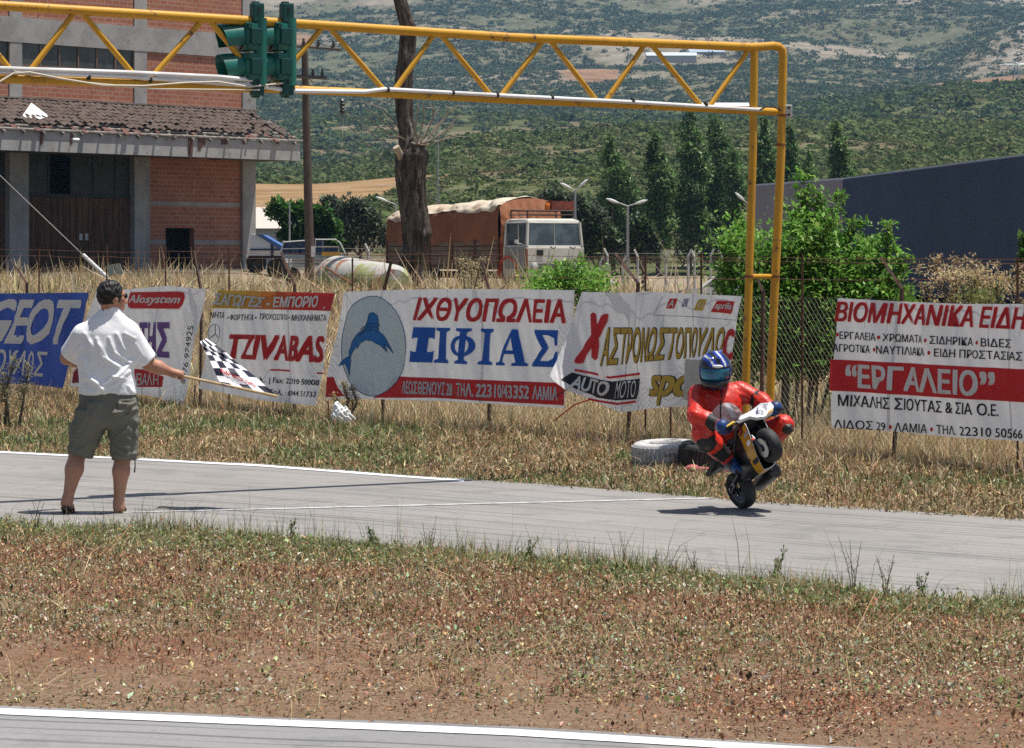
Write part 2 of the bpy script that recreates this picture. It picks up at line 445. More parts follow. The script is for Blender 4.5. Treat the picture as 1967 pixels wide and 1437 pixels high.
pq.base(pq.mix(pq.ramp(pq.noise(v, 3, 3), .5, .8, 0, .4), cc, (.4, .38, .36))); pq.bump(pq.noise(v, 140, 3, .8), .3, .006); paint_m = pq.done(.7, 0, .3)
strip('road_marking', lambda X: eN(X) - .19, lambda X: eN(X) - .03, -34, 24, paint_m, .004, 400, jit=.015)
strip('road_marking', lambda X: eB(X) - .24, lambda X: eB(X) - .02, -30, G(892, 922).x, paint_m, .004, 260, jit=.05)
p0, p1 = G(150, 987), G(1372, 957.5)
fl = lambda X: p0.y + (X - p0.x) * (p1.y - p0.y) / (p1.x - p0.x)
strip('road_marking', lambda X: fl(X) - .05, lambda X: fl(X) + .06, p0.x, p1.x, M('faded line paint', (.5, .5, .5), .8, c2=(.27, .26, .26), sc=9, c3=(.25, .25, .25), sc3=50), .004, 120)

# ------------------------------------------------------------ hills
HK = np.array([(225, -.5), (300, 5.5), (450, 16), (700, 31.5), (800, 33), (1000, 44), (1300, 67), (1700, 113), (2200, 187), (2700, 292), (3300, 420), (3600, 450)], float)
def hill_z(X, Y):
    X = np.asarray(X, float); Y = np.asarray(Y, float)
    z = np.interp(Y, HK[:, 0], HK[:, 1]); u = X / np.maximum(Y, 1)
    near = np.exp(-((Y - 640) / 170) ** 2)
    z = z + near * (-9 * sstep(-.005, -.075, u) + 2.5 * sstep(.0, .05, u) - 5 * sstep(.12, .3, u))
    z = z + 17 * sstep(.05, .17, u) * np.exp(-((Y - 980) / 150) ** 2) - 9 * sstep(.10, .0, u) * np.exp(-((Y - 860) / 90) ** 2)
    z = z + 30 * sstep(.13, .19, u) * np.exp(-((Y - 1750) / 200) ** 2)
    z = z + sstep(260, 500, Y) * (fbm(X, Y, 120, 51, 4) - .5) * np.minimum(.012 * Y, 26) + sstep(1400, 1900, Y) * 26 * (fbm(X, Y * .5, 260, 52, 4) - .5)
    return z
NTt, NYy = 300, 330
tt = np.linspace(-1, 1, NTt); yv = np.concatenate([np.linspace(225, 1000, 190), np.geomspace(1005, 3600, NYy - 190)])
HX = tt[:, None] * (170 + .42 * yv[None]); HY = np.repeat(yv[None], NTt, 0)
HZ = hill_z(HX, HY)
ii, jj = np.meshgrid(np.arange(NTt - 1), np.arange(NYy - 1), indexing='ij'); ii = ii.ravel(); jj = jj.ravel()
hq = np.stack([ii * NYy + jj, (ii + 1) * NYy + jj, (ii + 1) * NYy + jj + 1, ii * NYy + jj + 1], 1)
hx, hy = HX.ravel(), HY.ravel(); u_ = hx / hy
def fields(x, y):
    """bare stubble and earth fields on the slopes: (x-px, y-px) ellipses read off the land itself"""
    f = np.zeros(x.shape)
    for (X0, Y0, rx, ry) in ((-26, 395, 16, 58), (-88, 1150, 13, 45), (84, 1125, 32, 26), (2, 1195, 24, 20), (232, 1420, 34, 110), (40, 1545, 16, 30), (335, 2280, 42, 90), (-150, 1900, 30, 60)):
        w_ = 1 + .5 * (fbm(x, y, 26, 71) - .5)
        f = np.maximum(f, sstep(1.05, .88, np.sqrt(((x - X0) / rx) ** 2 + ((y - Y0) / ry) ** 2) * w_))
    return f
fld = fields(hx, hy)
rock = sstep(.5, .64, fbm(hx, hy, 90, 61, 5)) * sstep(1250, 1750, hy)
hc = mixc((.095, .105, .045), (.17, .135, .085), sstep(.45, .62, fbm(hx, hy, 45, 63)))
hc = mixc(hc, (.115, .115, .075), sstep(1000, 1700, hy) * .8); hc = mixc(hc, (.30, .25, .20), rock * .8)
fcol = mixc((.29, .185, .095), (.27, .16, .10), sstep(700, 1200, hy)); hc = mixc(hc, fcol, fld)
hc = mixc(hc, (.42, .40, .37), sstep(.15, .19, u_) * sstep(1500, 1700, hy) * sstep(2600, 2100, hy) * .7)
q = NT('hillside'); at = q.n('ShaderNodeAttribute', attribute_name='Col'); v = q.co('Object')
m1 = q.noise(v, .05, 8, .72); m2 = q.noise(v, .22, 5, .7)
c = q.mix(q.ramp(m1, .42, .62), at.outputs['Color'], (.62, .6, .55), 'MULTIPLY')
c = q.mix(q.ramp(m2, .55, .68, 0, .6), c, (.34, .29, .23)); q.base(c); q.bump(m1, .6, 2.0); hill_m = q.done(1, 0, .05)
tag(mk('hills', np.stack([hx, hy, HZ.ravel()], 1), hq, hill_m, smooth=True, col=hc), kind='structure')

# scrub: rough clumps of leaf faces, many thousand, one mass per belt
def clump_template(k, seed, up=.75):
    r = np.random.default_rng(seed); V = []; Q = []
    for i in range(k):
        d = r.normal(size=3); d[2] = abs(d[2]) * .9 + .05; d /= np.linalg.norm(d); c = d * r.uniform(.45, 1.0) * (1, 1, up)
        n = d + r.normal(0, .45, 3); n /= np.linalg.norm(n); a = np.cross(n, r.normal(size=3)); a /= np.linalg.norm(a); b = np.cross(n, a)
        s_ = r.uniform(.09, .17)
        V += [c + (a * x + b * y) * s_ for x, y in ((-1, -.8), (.9, -1), (1, .8), (-.8, 1))]; Q.append([4 * i, 4 * i + 1, 4 * i + 2, 4 * i + 3])
    return np.array(V), np.array(Q)
def belt(name, y0, y1, n, dens, rad, pal, k=16, kind='stuff', jit=.14):
    Y = np.sqrt(rng.uniform(y0 ** 2, y1 ** 2, n)); X = rng.uniform(-.215, .215, n) * Y
    ok = rng.uniform(0, 1, n) < dens(X, Y) * (1 - fields(X, Y)); X, Y = X[ok], Y[ok]; m = len(X)
    Z = hill_z(X, Y); R = rad(X, Y) * np.exp(rng.normal(0, .35, m)); cols = pick(m, pal, jit=jit); parts = []
    for t in range(4):
        s_ = np.arange(m) % 4 == t; tv, tq = clump_template(k, 900 + t)
        sc = np.stack([R[s_] * rng.uniform(.85, 1.5, s_.sum()), R[s_], R[s_] * rng.uniform(.7, 1.05, s_.sum())], 1)
        parts.append(scatter(tv, tq, np.stack([X[s_], Y[s_], Z[s_] - .1 * R[s_]], 1), sc, rng.uniform(0, 6.283, s_.sum()), None, cols[s_]))
    V, Q, C = cat(parts)
    return tag(mk(name, V, Q, leafmat('scrub leaves', .25, .9), col=C), kind=kind)
GRN = [(.085, .12, .034), (.108, .138, .042), (.062, .092, .03), (.13, .142, .055)]
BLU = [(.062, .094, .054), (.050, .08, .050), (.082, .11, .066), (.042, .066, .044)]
belt('scrub', 240, 780, 32000, lambda X, Y: np.clip(.3 + 1.5 * sstep(.34, .48, fbm(X, Y, 40, 81)), 0, 1) * sstep(255, 330, Y), lambda X, Y: .5 + Y * .0013, GRN, 48)
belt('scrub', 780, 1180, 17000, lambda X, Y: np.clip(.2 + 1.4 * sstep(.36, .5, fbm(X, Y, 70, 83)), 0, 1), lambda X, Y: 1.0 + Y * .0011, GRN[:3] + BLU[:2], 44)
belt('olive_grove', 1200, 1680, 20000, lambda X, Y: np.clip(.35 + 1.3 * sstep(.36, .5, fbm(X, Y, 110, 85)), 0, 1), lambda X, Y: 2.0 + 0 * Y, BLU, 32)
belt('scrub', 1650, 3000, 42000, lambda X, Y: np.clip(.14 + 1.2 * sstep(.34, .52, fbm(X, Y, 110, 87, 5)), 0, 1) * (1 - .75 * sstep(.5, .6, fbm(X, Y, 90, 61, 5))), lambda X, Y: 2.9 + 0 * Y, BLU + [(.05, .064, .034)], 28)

# ------------------------------------------------------------ ground cover
def area(y_lo, y_hi, n, xr=.215, pad=1.2):
    """random ground points between two edge curves (functions of X)"""
    X = []; Y = []; k = 0
    while k < n:
        yy = rng.uniform(10, 75, n * 3); xx = rng.uniform(-1, 1, n * 3) * (xr * yy + pad)
        ok = (yy > y_lo(xx)) & (yy < y_hi(xx)); X.append(xx[ok]); Y.append(yy[ok]); k += ok.sum()
    X = np.concatenate(X)[:n]; Y = np.concatenate(Y)[:n]; return X, Y
def keep(X, Y, p):
    ok = rng.uniform(0, 1, len(X)) < p; return X[ok], Y[ok]
def at_ground(X, Y, dz=0.0): return np.stack([X, Y, ground_z(X, Y) + dz], 1)
PAPER = (.50, .43, .34); RUST = (.24, .095, .05); RUST2 = (.29, .15, .075); DRY = (.40, .285, .15); DRY2 = (.52, .41, .25); GRG = (.13, .17, .055); SAGE = (.33, .37, .24); DK = (.06, .055, .035); ROSE = (.27, .13, .095)
parts = []
# median: leaf litter and low dead herbs
X, Y = area(lambda x: eN(x) + .02, lambda x: eA(x) + .12, 270000)
w_ = (Y - eN(X)) / (eA(X) - eN(X)); cov = np.clip(sstep(-.04, .24, w_ + .5 * (fbm(X, Y, .9, 91) - .5)) * (.5 + .9 * sstep(.34, .62, fbm(X, Y, .55, 92))) + .09, 0, 1)
X, Y = keep(X, Y, cov); n = len(X); sz = np.exp(rng.normal(math.log(.0145), .36, n)); r_ = fbm(X, Y, 1.1, 95)
ca = pick(n, [RUST, RUST2, DRY, PAPER, DK, ROSE, SAGE, DRY2], [5.2, 5.0, 2.6, 1.4, 1.8, 3.2, 1.6, 1.8], .3)
cb = pick(n, [GRG, SAGE, PAPER, DRY, DK, RUST2], [4.0, 3.0, 1.6, 2.0, 1.4, 1.4], .3)
sel = rng.uniform(0, 1, n) < sstep(.44, .58, r_) * .8 + .5 * sstep(.68, .95, (Y - eN(X)) / (eA(X) - eN(X)))
cols = np.where(sel[:, None], cb, ca)
parts.append(leaves(at_ground(X, Y, 0) + np.stack([0 * X, 0 * X, np.abs(rng.normal(0, .016, n))], 1), sz, cols, .6, .75))
X, Y = area(lambda x: eN(x) + .1, lambda x: eA(x) + .1, 42000); w_ = (Y - eN(X)) / (eA(X) - eN(X))
X, Y = keep(X, Y, np.clip(sstep(.1, .5, w_ + .5 * (fbm(X, Y, .8, 93) - .5)) * .8 + .04, 0, 1)); n = len(X)
parts.append(blades(at_ground(X, Y), np.exp(rng.normal(math.log(.038), .4, n)), .005, pick(n, [RUST, RUST2, DRY, DRY2, GRG, DK], [3, 3, 3.4, 2, 1.2, 1.5], .25), .7))
X, Y = area(lambda x: eN(x) + .1, lambda x: eA(x), 700); n = len(X)                     # fallen straws
parts.append(blades(at_ground(X, Y, .012), np.exp(rng.normal(math.log(.16), .5, n)), .004, pick(n, [DRY, DRY2, RUST2], None, .2), 2.2))
# low rosettes, matted straw and clods break the carpet up
X, Y = area(lambda x: eN(x) + .15, lambda x: eA(x) - .1, 1500); w_ = (Y - eN(X)) / (eA(X) - eN(X)); X, Y = keep(X, Y, np.clip(sstep(.05, .45, w_ + .6 * (fbm(X, Y, .8, 94) - .5)), .03, 1)); n = len(X); k = 16
tone = pick(n, [GRG, SAGE, RUST2, (.30, .16, .07), DRY, (.17, .22, .07)], [3, 2, 2, 2, 1.6, 2], .25); rr = np.exp(rng.normal(math.log(.035), .35, n))
px_ = np.repeat(X, k) + rng.normal(0, 1, n * k) * np.repeat(rr, k); py_ = np.repeat(Y, k) + rng.normal(0, 1, n * k) * np.repeat(rr, k)
parts.append(leaves(at_ground(px_, py_) + np.stack([0 * px_, 0 * px_, np.abs(rng.normal(0, .8, n * k)) * np.repeat(rr, k)], 1), np.exp(rng.normal(math.log(.019), .3, n * k)), np.repeat(tone, k, 0) * np.exp(rng.normal(0, .2, (n * k, 1))), .5, .9))
X, Y = area(lambda x: eN(x) + .2, lambda x: eA(x) - .2, 45); n = len(X); k = 46
px_ = np.repeat(X, k) + rng.normal(0, .13, n * k); py_ = np.repeat(Y, k) + rng.normal(0, .13, n * k)
parts.append(blades(at_ground(px_, py_, .01), np.exp(rng.normal(math.log(.12), .4, n * k)), .0035, pick(n * k, [DRY, DRY2, (.30, .18, .09)], None, .2), 2.4))
V, Q, C = cat(parts); tag(mk('leaf_litter', V, Q, leafmat('dry litter', .12, .85), col=C), kind='stuff')
# green fringe of the median along the track
parts = []
X, Y = area(lambda x: eA(x) - 2.6, lambda x: eA(x) + .24, 110000); d = eA(X) - Y
X, Y = keep(X, Y, np.clip(sstep(2.3, .3, d + 1.8 * (fbm(X, Y, .9, 97) - .5)), .05, 1)); n = len(X); d = eA(X) - Y
hh = np.exp(rng.normal(math.log(.056), .5, n)) * (.7 + 1.5 * sstep(.40, .72, fbm(X, Y, .55, 98)) * sstep(1.2, .1, d))
hh *= .72
parts.append(blades(at_ground(X, Y), hh, .0055, pick(n, [GRG, (.20, .25, .075), (.12, .17, .05), DRY2, DRY, SAGE], [3, 3.8, 2, 3.2, 2.2, 1.8], .25), .65))
X, Y = area(lambda x: eA(x) - 2.4, lambda x: eA(x) + .2, 60000); d = eA(X) - Y
X, Y = keep(X, Y, np.clip(sstep(2.2, .3, d + 1.6 * (fbm(X, Y, .9, 97) - .5)), .05, 1)); n = len(X)
parts.append(leaves(at_ground(X, Y) + np.stack([0 * X, 0 * X, np.abs(rng.normal(.01, .03, n))], 1), np.exp(rng.normal(math.log(.02), .4, n)), pick(n, [GRG, (.17, .22, .07), (.10, .15, .045), SAGE, DRY2, (.30, .29, .08), RUST2], [3, 3, 2.4, 2.4, 1.5, .7, 1.2], .25), .5, .9))
X, Y = area(lambda x: eA(x) - .7, lambda x: eA(x) + .12, 1100); n = len(X)
X, Y = keep(X, Y, np.clip(2.2 * (fbm(X, Y, .8, 99) - .34), 0, 1)); n = len(X)
parts.append(blades(at_ground(X, Y), np.exp(rng.normal(math.log(.19), .4, n)), .0036, pick(n, [GRG, (.10, .11, .05), DRY2, DK], [3, 2, 3, 1.5], .2), .35))
V, Q, C = cat(parts); tag(mk('grass', V, Q, leafmat('green grass', .3, .6), col=C), kind='stuff')
# verge between the track and the fence
parts = []
X, Y = area(lambda x: eB(x) - .06, lambda x: fenceY(x) + .6, 90000); r_ = fbm(X, Y, 1.5, 101); d = Y - eB(X); n = len(X)
gsel = rng.uniform(0, 1, n) < np.clip(sstep(.50, .64, r_) * .75 + .5 * sstep(.9, .1, d) * sstep(.4, .55, fbm(X, Y, 1.1, 103)) + .08, 0, 1)
ca = pick(n, [DRY, DRY2, RUST2, (.22, .15, .08), DK, (.37, .29, .19)], [4, 4, 2, 2, 1, 3], .25); cb = pick(n, [GRG, (.12, .17, .06), SAGE, (.16, .19, .07)], [3, 3, 1.3, 2], .25)
hh = np.exp(rng.normal(math.log(.045), .5, n)) * (1 + .45 * sstep(2.5, 5.0, d)) * (.6 + .9 * fbm(X, Y, .7, 117))
parts.append(blades(at_ground(X, Y), hh, .012, np.where(gsel[:, None], cb, ca), 1.0))
X, Y = area(lambda x: eB(x) - .1, lambda x: fenceY(x), 80000); n = len(X)
parts.append(leaves(at_ground(X, Y) + np.stack([0 * X, 0 * X, np.abs(rng.normal(0, .02, n))], 1), np.exp(rng.normal(math.log(.021), .35, n)), pick(n, [DRY, (.27, .17, .09), DRY2, SAGE, DK, GRG, (.22, .15, .08)], [3, 2.5, 2, 1, 1.6, 2, 2], .22), .6, .7))
V, Q, C = cat(parts); tag(mk('verge_grass', V, Q, leafmat('dry litter', .12, .85), col=C), kind='stuff')
# tall straw at and behind the fence
parts = []
X, Y = area(lambda x: fenceY(x) - 1.1, lambda x: fenceY(x) + 3.5, 60000); d = Y - fenceY(X)
X, Y = keep(X, Y, np.clip(sstep(-1.1, .3, d + 1.4 * (fbm(X, Y, 1.0, 105) - .5)), .1, 1)); n = len(X)
STR = [(.62, .48, .27), (.70, .57, .36), (.52, .39, .21), (.40, .28, .15), (.74, .63, .45), (.24, .23, .10)]
hh = np.exp(rng.normal(math.log(.25), .35, n)) * (.65 + .7 * fbm(X, Y, 1.5, 107)) * (.42 + .58 * sstep(-.3, .35, Y - fenceY(X)))
parts.append(blades(at_ground(X, Y), hh, .012, pick(n, STR, [4, 4, 3, 2, 2, 1.6], .18), .45))
X, Y = area(lambda x: fenceY(x) + 3.0, lambda x: fenceY(x) + 24, 64000); n = len(X)
gsel = rng.uniform(0, 1, n) < np.clip(sstep(.5, .66, fbm(X, Y, 3.5, 109)) * .8 + .05, 0, 1)
hh = np.exp(rng.normal(math.log(.32), .35, n)) * (.6 + .8 * fbm(X, Y, 3, 110)) * (1 - .4 * sstep(-6, -3.5, X))
parts.append(blades(at_ground(X, Y), hh, .028, np.where(gsel[:, None], pick(n, [GRG, (.17, .17, .07), SAGE], None, .2), pick(n, STR, [4, 4, 3, 2, 2, .8], .18)), .5))
X, Y = area(lambda x: fenceY(x) + 17, lambda x: fenceY(x) + 27, 26000); X, Y = keep(X, Y, sstep(4, 1, X)); n = len(X)
parts.append(blades(at_ground(X, Y), np.exp(rng.normal(math.log(.55), .3, n)) * (.55 + .8 * fbm(X, Y, 3, 111)), .035, pick(n, STR, [4, 4, 3, 2, 2, .8], .18), .5))
V, Q, C = cat(parts); tag(mk('tall_dry_grass', V, Q, leafmat('straw', .3, .7), col=C), kind='stuff')
# stones
tv = []; 
for a in np.linspace(0, 6.283, 7)[:-1]: tv.append((math.cos(a), math.sin(a) * .8, -.1))
for a in np.linspace(.3, 6.583, 7)[:-1]: tv.append((.55 * math.cos(a), .5 * math.sin(a), .5))
tf = [(i, (i + 1) % 6, 6 + (i + 1) % 6, 6 + i) for i in range(6)] + [(6, 7, 8, 9), (9, 10, 11, 6)]
X, Y = area(lambda x: eN(x) + .03, lambda x: eA(x), 900); X, Y = keep(X, Y, np.clip(sstep(.7, .05, (Y - eN(X)) / (eA(X) - eN(X))), .1, 1)); n = len(X)
p_ = scatter(tv, tf, at_ground(X, Y), np.exp(rng.normal(math.log(.006), .5, n)), rng.uniform(0, 6.28, n), None, pick(n, [(.36, .33, .3), (.26, .2, .16), (.42, .4, .38), (.12, .1, .09)], None, .2))
tag(mk('gravel', p_[0], p_[1], leafmat('stone', 0, .9), col=p_[2]), kind='stuff')
# ------------------------------------------------------------ brick warehouse on the left
BO = P(0, 500, 121.0); BO.z = 0
BD = Vector((.640, .768, 0)); BN = Vector((.768, -.640, 0))
def fuz(x, y, off=0.0):                       # photo point -> (along, height) on the facade plane shifted out by off
    p = ray_plane(x, y, BO + BN * off, BN); return (p - BO).dot(BD), p.z
def fp(u, z, off=0.0): q = BO + BD * u + BN * off; return Vector((q.x, q.y, z))
def fbox(mb, u0, u1, z0, z1, o0, o1, mi=0):
    mb.hexa([fp(u0, z0, o1), fp(u1, z0, o1), fp(u1, z0, o0), fp(u0, z0, o0), fp(u0, z1, o1), fp(u1, z1, o1), fp(u1, z1, o0), fp(u0, z1, o0)], mi)
def brickmat(name, c1, c2, mort):
    q = NT(name); g = q.n('ShaderNodeNewGeometry'); d = q.n('ShaderNodeVectorMath', operation='DOT_PRODUCT'); d.inputs[1].default_value = BD
    q.l(g.outputs['Position'], d.inputs[0]); sp = q.n('ShaderNodeSeparateXYZ'); q.l(g.outputs['Position'], sp.inputs[0])
    cb = q.n('ShaderNodeCombineXYZ'); q.l(d.outputs['Value'], cb.inputs[0]); q.l(sp.outputs['Z'], cb.inputs[1])
    b = q.n('ShaderNodeTexBrick'); q.l(cb.outputs[0], b.inputs['Vector'])
    b.inputs['Scale'].default_value = 1.0; b.inputs['Brick Width'].default_value = .42; b.inputs['Row Height'].default_value = .19
    b.inputs['Mortar Size'].default_value = .017; b.inputs['Mortar Smooth'].default_value = .35; b.inputs['Bias'].default_value = -.1
    b.inputs['Color1'].default_value = (*c1, 1); b.inputs['Color2'].default_value = (*c2, 1); b.inputs['Mortar'].default_value = (*mort, 1)
    v = q.co('Object'); c = q.mix(q.ramp(q.noise(v, .9, 5), .35, .7, 0, .45), b.outputs['Color'], (.30, .12, .075))
    c = q.mix(q.ramp(q.noise(v, 3.2, 5, .7), .58, .74, 0, .7), c, (.15, .075, .06)); c = q.mix(q.ramp(q.noise(v, 7, 4), .62, .75, 0, .5), c, (.44, .33, .27))
    q.base(c); q.bump(b.outputs['Fac'], -.6, .03); return q.done(.9, 0, .15)
brick_m = brickmat('hollow red brick', (.41, .165, .10), (.32, .115, .07), (.40, .32, .27))
conc_m = M('weathered concrete', (.36, .35, .335), .9, c2=(.27, .26, .25), sc=.9, c3=(.20, .165, .13), sc3=2.2, bump=.25, bsc=14, bd=.02, a3=.6, b3=.75)
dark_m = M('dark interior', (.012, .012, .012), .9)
bw = empty('brick_building', fp(0, 1.3), 'old brick warehouse with concrete frame, broken tile canopy and plank doors', 'building')
ZB = 1.15
z = lambda x, y: fuz(x, y)[1]
uc = [fuz(x, 150)[0] for x in (18, 42, 258, 282, 466, 491)]
zt = 19.0
colsU = [(uc[0], uc[1]), (uc[2], uc[3]), (uc[4], uc[5])]
pitch = uc[2] - uc[0]
colsU = [(uc[0] - 2 * pitch, uc[1] - 2 * pitch), (uc[0] - pitch, uc[1] - pitch)] + colsU
lower = z(491, 300); UL = colsU[0][0] - .5; UR = uc[5]
zb0, zb1 = z(100, 86) , z(100, 38)              # ring beam
zw0, zw1 = z(150, 133), z(150, 80)              # strip window
zs0, zs1 = z(360, 158), z(360, 148)
# brick infill, one panel a bay, upper storeys and lower right bay
for k in range(4):
    a, b = colsU[k][1], colsU[k + 1][0]; m = MB(); m2 = MB()
    if k == 3: fbox(m, a, b, z(360, 207), zb0, -.25, -.03); fbox(m2, a, b, zs0, zs1, -.02, .0)
    else:
        fbox(m, a, b, z(150, 200), zw0 - .02, -.25, -.03)
    fbox(m, a, b, zb1, zt, -.25, -.03)
    w = m.build('brick_panel', brick_m, bw)
    if m2.v: m2.build('concrete_band', conc_m, w)
    if k < 3:
        f = MB(); fr = M('rusty steel sash', (.16, .12, .09), .8, c2=(.22, .12, .07), sc=3)
        nb = 6
        for i in range(nb + 1):
            uu = a + (b - a) * i / nb; fbox(f, uu - .035, uu + .035, zw0, zw1, -.12, -.04)
        fbox(f, a, b, zw1 - .06, zw1, -.115, -.03); fbox(f, a, b, zw0 - .02, zw0 + .06, -.115, .02)
        wo = f.build('window', fr, bw)
        for i in range(nb):
            g_ = MB(); a2 = a + (b - a) * i / nb + .035; b2 = a + (b - a) * (i + 1) / nb - .035; fbox(g_, a2, b2, zw0 + .06, zw1 - .06, -.1, -.085)
            if k == 1 and i == 2 and False: continue
            g_.build('pane', M('dusty window glass', (.035, .04, .042), .25, c2=(.07, .075, .075), sc=1.2, spec=.5), wo)
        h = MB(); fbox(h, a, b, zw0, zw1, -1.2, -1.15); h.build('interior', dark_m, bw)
for a, b in colsU:
    m = MB(); fbox(m, a, b, ZB, zt, -.3, .02); m.build('column', conc_m, bw)
m = MB(); fbox(m, UL, colsU[4][0], zb0, zb1, -.3, .035); m.build('ring_beam', conc_m, bw)
m = MB(); fbox(m, UL, UR, zt, zt + .6, -.3, .06); fbox(m, UL, UL + .3, ZB, zt, -16, -.3); fbox(m, UR - .3, UR, ZB, zt, -16, -.3); fbox(m, UL, UR, ZB, zt, -16.3, -16)
m.build('wall', conc_m, bw); m = MB(); fbox(m, UL, UR, zt + .6, zt + .8, -16.3, .1); m.build('roof', conc_m, bw)
# ground floor behind the canopy
zd1 = z(160, 379); zg1 = z(160, 300); z0 = z(160, 527)
wood_q = NT('old brown planks'); v = wood_q.co('Object', (6, 6, .5)); c = wood_q.mix(wood_q.ramp(wood_q.noise(v, 1.1, 5, .7), .35, .7), (.15, .08, .052), (.05, .03, .023))
c = wood_q.mix(wood_q.ramp(wood_q.noise(v, 4, 3), .6, .72, 0, .7), c, (.17, .105, .075)); wood_q.base(c); wood_m = wood_q.done(.9, 0, .15)
def bay(u0, u1, two=True):
    n = 18; d = MB()
    for i in range(n):
        a = u0 + (u1 - u0) * i / n; b = u0 + (u1 - u0) * (i + 1) / n; j = random.uniform(-.012, .012)
        fbox(d, a + .012, b - .012, z0 - .3, zd1 + random.uniform(-.03, .03), -.34, -.26 + j)
    fbox(d, u0, u1, z0 - .3, zd1 - .1, -.38, -.345)
    do = d.build('plank_door', wood_m, bw)
    gl = MB(); n = 5; fr = M('dark sash', (.04, .045, .042), .8)
    for i in range(n + 1):
        a = u0 + (u1 - u0) * i / n; fbox(gl, a - .05, a + .05, zd1, zg1 + .4, -.32, -.24)
    fbox(gl, u0, u1, zd1 - .0, zd1 + .12, -.33, -.22); go = gl.build('transom_frame', fr, bw)
    for i in range(n):
        if i == 1: continue
        g_ = MB(); fbox(g_, u0 + (u1 - u0) * i / n + .05, u0 + (u1 - u0) * (i + 1) / n - .05, zd1 + .12, zg1 + .4, -.29, -.275); g_.build('pane', M('dark sheet', (.035, .042, .04), .6, c2=(.05, .055, .05), sc=2), go)
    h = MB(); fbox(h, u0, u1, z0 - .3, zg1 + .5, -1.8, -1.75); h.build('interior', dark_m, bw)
    return do
uD0, uD1 = fuz(57, 450)[0], fuz(272, 450)[0]
d = bay(uD0, uD1)
m = MB()
for xx in (163, 174):
    uu, zz = fuz(xx, 455); fbox(m, uu - .09, uu + .09, zz - .14, zz + .14, -.24, -.235)
m.build('notice', M('faded paper', (.5, .5, .5), .8, c2=(.3, .3, .3), sc=9), bw)
w_ = uD1 - uD0; cw = fuz(57, 450)[0] - fuz(22, 450)[0]
bay(uD0 - cw - w_, uD0 - cw); bay(uD0 - 2 * cw - 2 * w_, uD0 - 2 * cw - w_)
for k in (0, 1):
    m = MB(); fbox(m, uD0 - cw - k * (cw + w_), uD0 - k * (cw + w_), z0 - .5, zg1 + .6, -.4, -.05); m.build('column', conc_m, bw)
m = MB(); fbox(m, uD1, fuz(290, 450)[0], z0 - .5, zg1 + .6, -.4, -.05); m.build('column', conc_m, bw)
uW0, uW1 = fuz(290, 450)[0], fuz(467, 450)[0]; hx0, hx1 = fuz(322, 470)[0], fuz(377, 470)[0]; hz0, hz1 = z(350, 520), z(350, 438)
m = MB(); fbox(m, uW0, hx0, z0 - .5, zg1 + .6, -.4, -.12); fbox(m, hx1, uW1, z0 - .5, zg1 + .6, -.4, -.12); fbox(m, hx0, hx1, hz1, zg1 + .6, -.4, -.12); fbox(m, hx0, hx1, z0 - .5, hz0, -.4, -.12)
wl = m.build('brick_panel', brick_m, bw)
m = MB(); fbox(m, uW0, uW1, z(380, 396), z(380, 388), -.2, -.105); fbox(m, uW0, hx0, z(380, 470), z(380, 461), -.2, -.105); fbox(m, hx1, uW1, z(380, 470), z(380, 461), -.2, -.105); m.build('concrete_band', conc_m, wl)
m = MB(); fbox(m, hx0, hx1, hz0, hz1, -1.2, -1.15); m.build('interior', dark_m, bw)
m = MB(); fbox(m, uW1, UR, z0 - .6, zg1 + .6, -.4, -.02); m.build('column', conc_m, bw)
m = MB(); fbox(m, UL, UR + .4, ZB - .6, z0 + .02, -.3, 2.2); m.build('plinth', M('grey plinth', (.22, .215, .21), .9, c2=(.15, .14, .13), sc=1), bw)
# canopy: concrete slab and fascia, rotten battens and tiles
OV = 2.5
uF0 = UL; uF1 = fuz(577, 290, OV)[0]; zf0 = fuz(300, 299, OV)[1]; zf1 = fuz(300, 262, OV)[1]
zr = z(200, 203)
m = MB(); fbox(m, uF0, uF1, zf0, zf1, OV - .2, OV); fbox(m, uF1 - .2, uF1, zf0, zf1, -.3, OV - .2); m.build('fascia', M('fascia concrete', (.40, .385, .365), .9, c2=(.31, .30, .285), sc=1.2, c3=(.2, .17, .14), sc3=2.5, a3=.62, b3=.74, bump=.2, bsc=12), bw)
hole = (fuz(345, 330)[0] + .55, fuz(390, 330)[0] + .5)
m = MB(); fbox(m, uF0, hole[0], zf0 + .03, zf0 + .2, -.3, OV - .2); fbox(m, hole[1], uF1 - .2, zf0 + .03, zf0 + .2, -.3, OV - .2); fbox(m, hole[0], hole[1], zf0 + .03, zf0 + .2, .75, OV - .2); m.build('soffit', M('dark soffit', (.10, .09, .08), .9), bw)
tq = NT('rotten brown roof tiles'); v = tq.co('Object'); c = tq.mix(tq.ramp(tq.noise(v, 2.2, 5, .7), .35, .65), (.125, .098, .085), (.085, .06, .052)); c = tq.mix(tq.ramp(tq.noise(v, 9, 4, .7), .55, .72, 0, .8), c, (.18, .15, .135)); tq.base(c); tile_m = tq.done(.95, 0, .1)
old_m = M('grey weathered batten', (.24, .215, .19), .9, c2=(.12, .10, .085), sc=3)
rust_m = M('maroon broken tile', (.16, .075, .06), .9, c2=(.10, .055, .05), sc=4)
EX = .05                                            # eaves stick out past the fascia
def rp(t, u, h=0.0):                                # t: 0 at wall, 1 at eaves
    return fp(u, zr + (zf1 + .05 - zr) * t + h, -.02 + (OV + EX) * t)
uR0, uR1 = UL, fuz(480, 215)[0]
hip = lambda t: uR1 + (uF1 + .25 - uR1) * t           # canopy hip on the right
tl = MB(); r_ = random.Random(3); nrow = 7
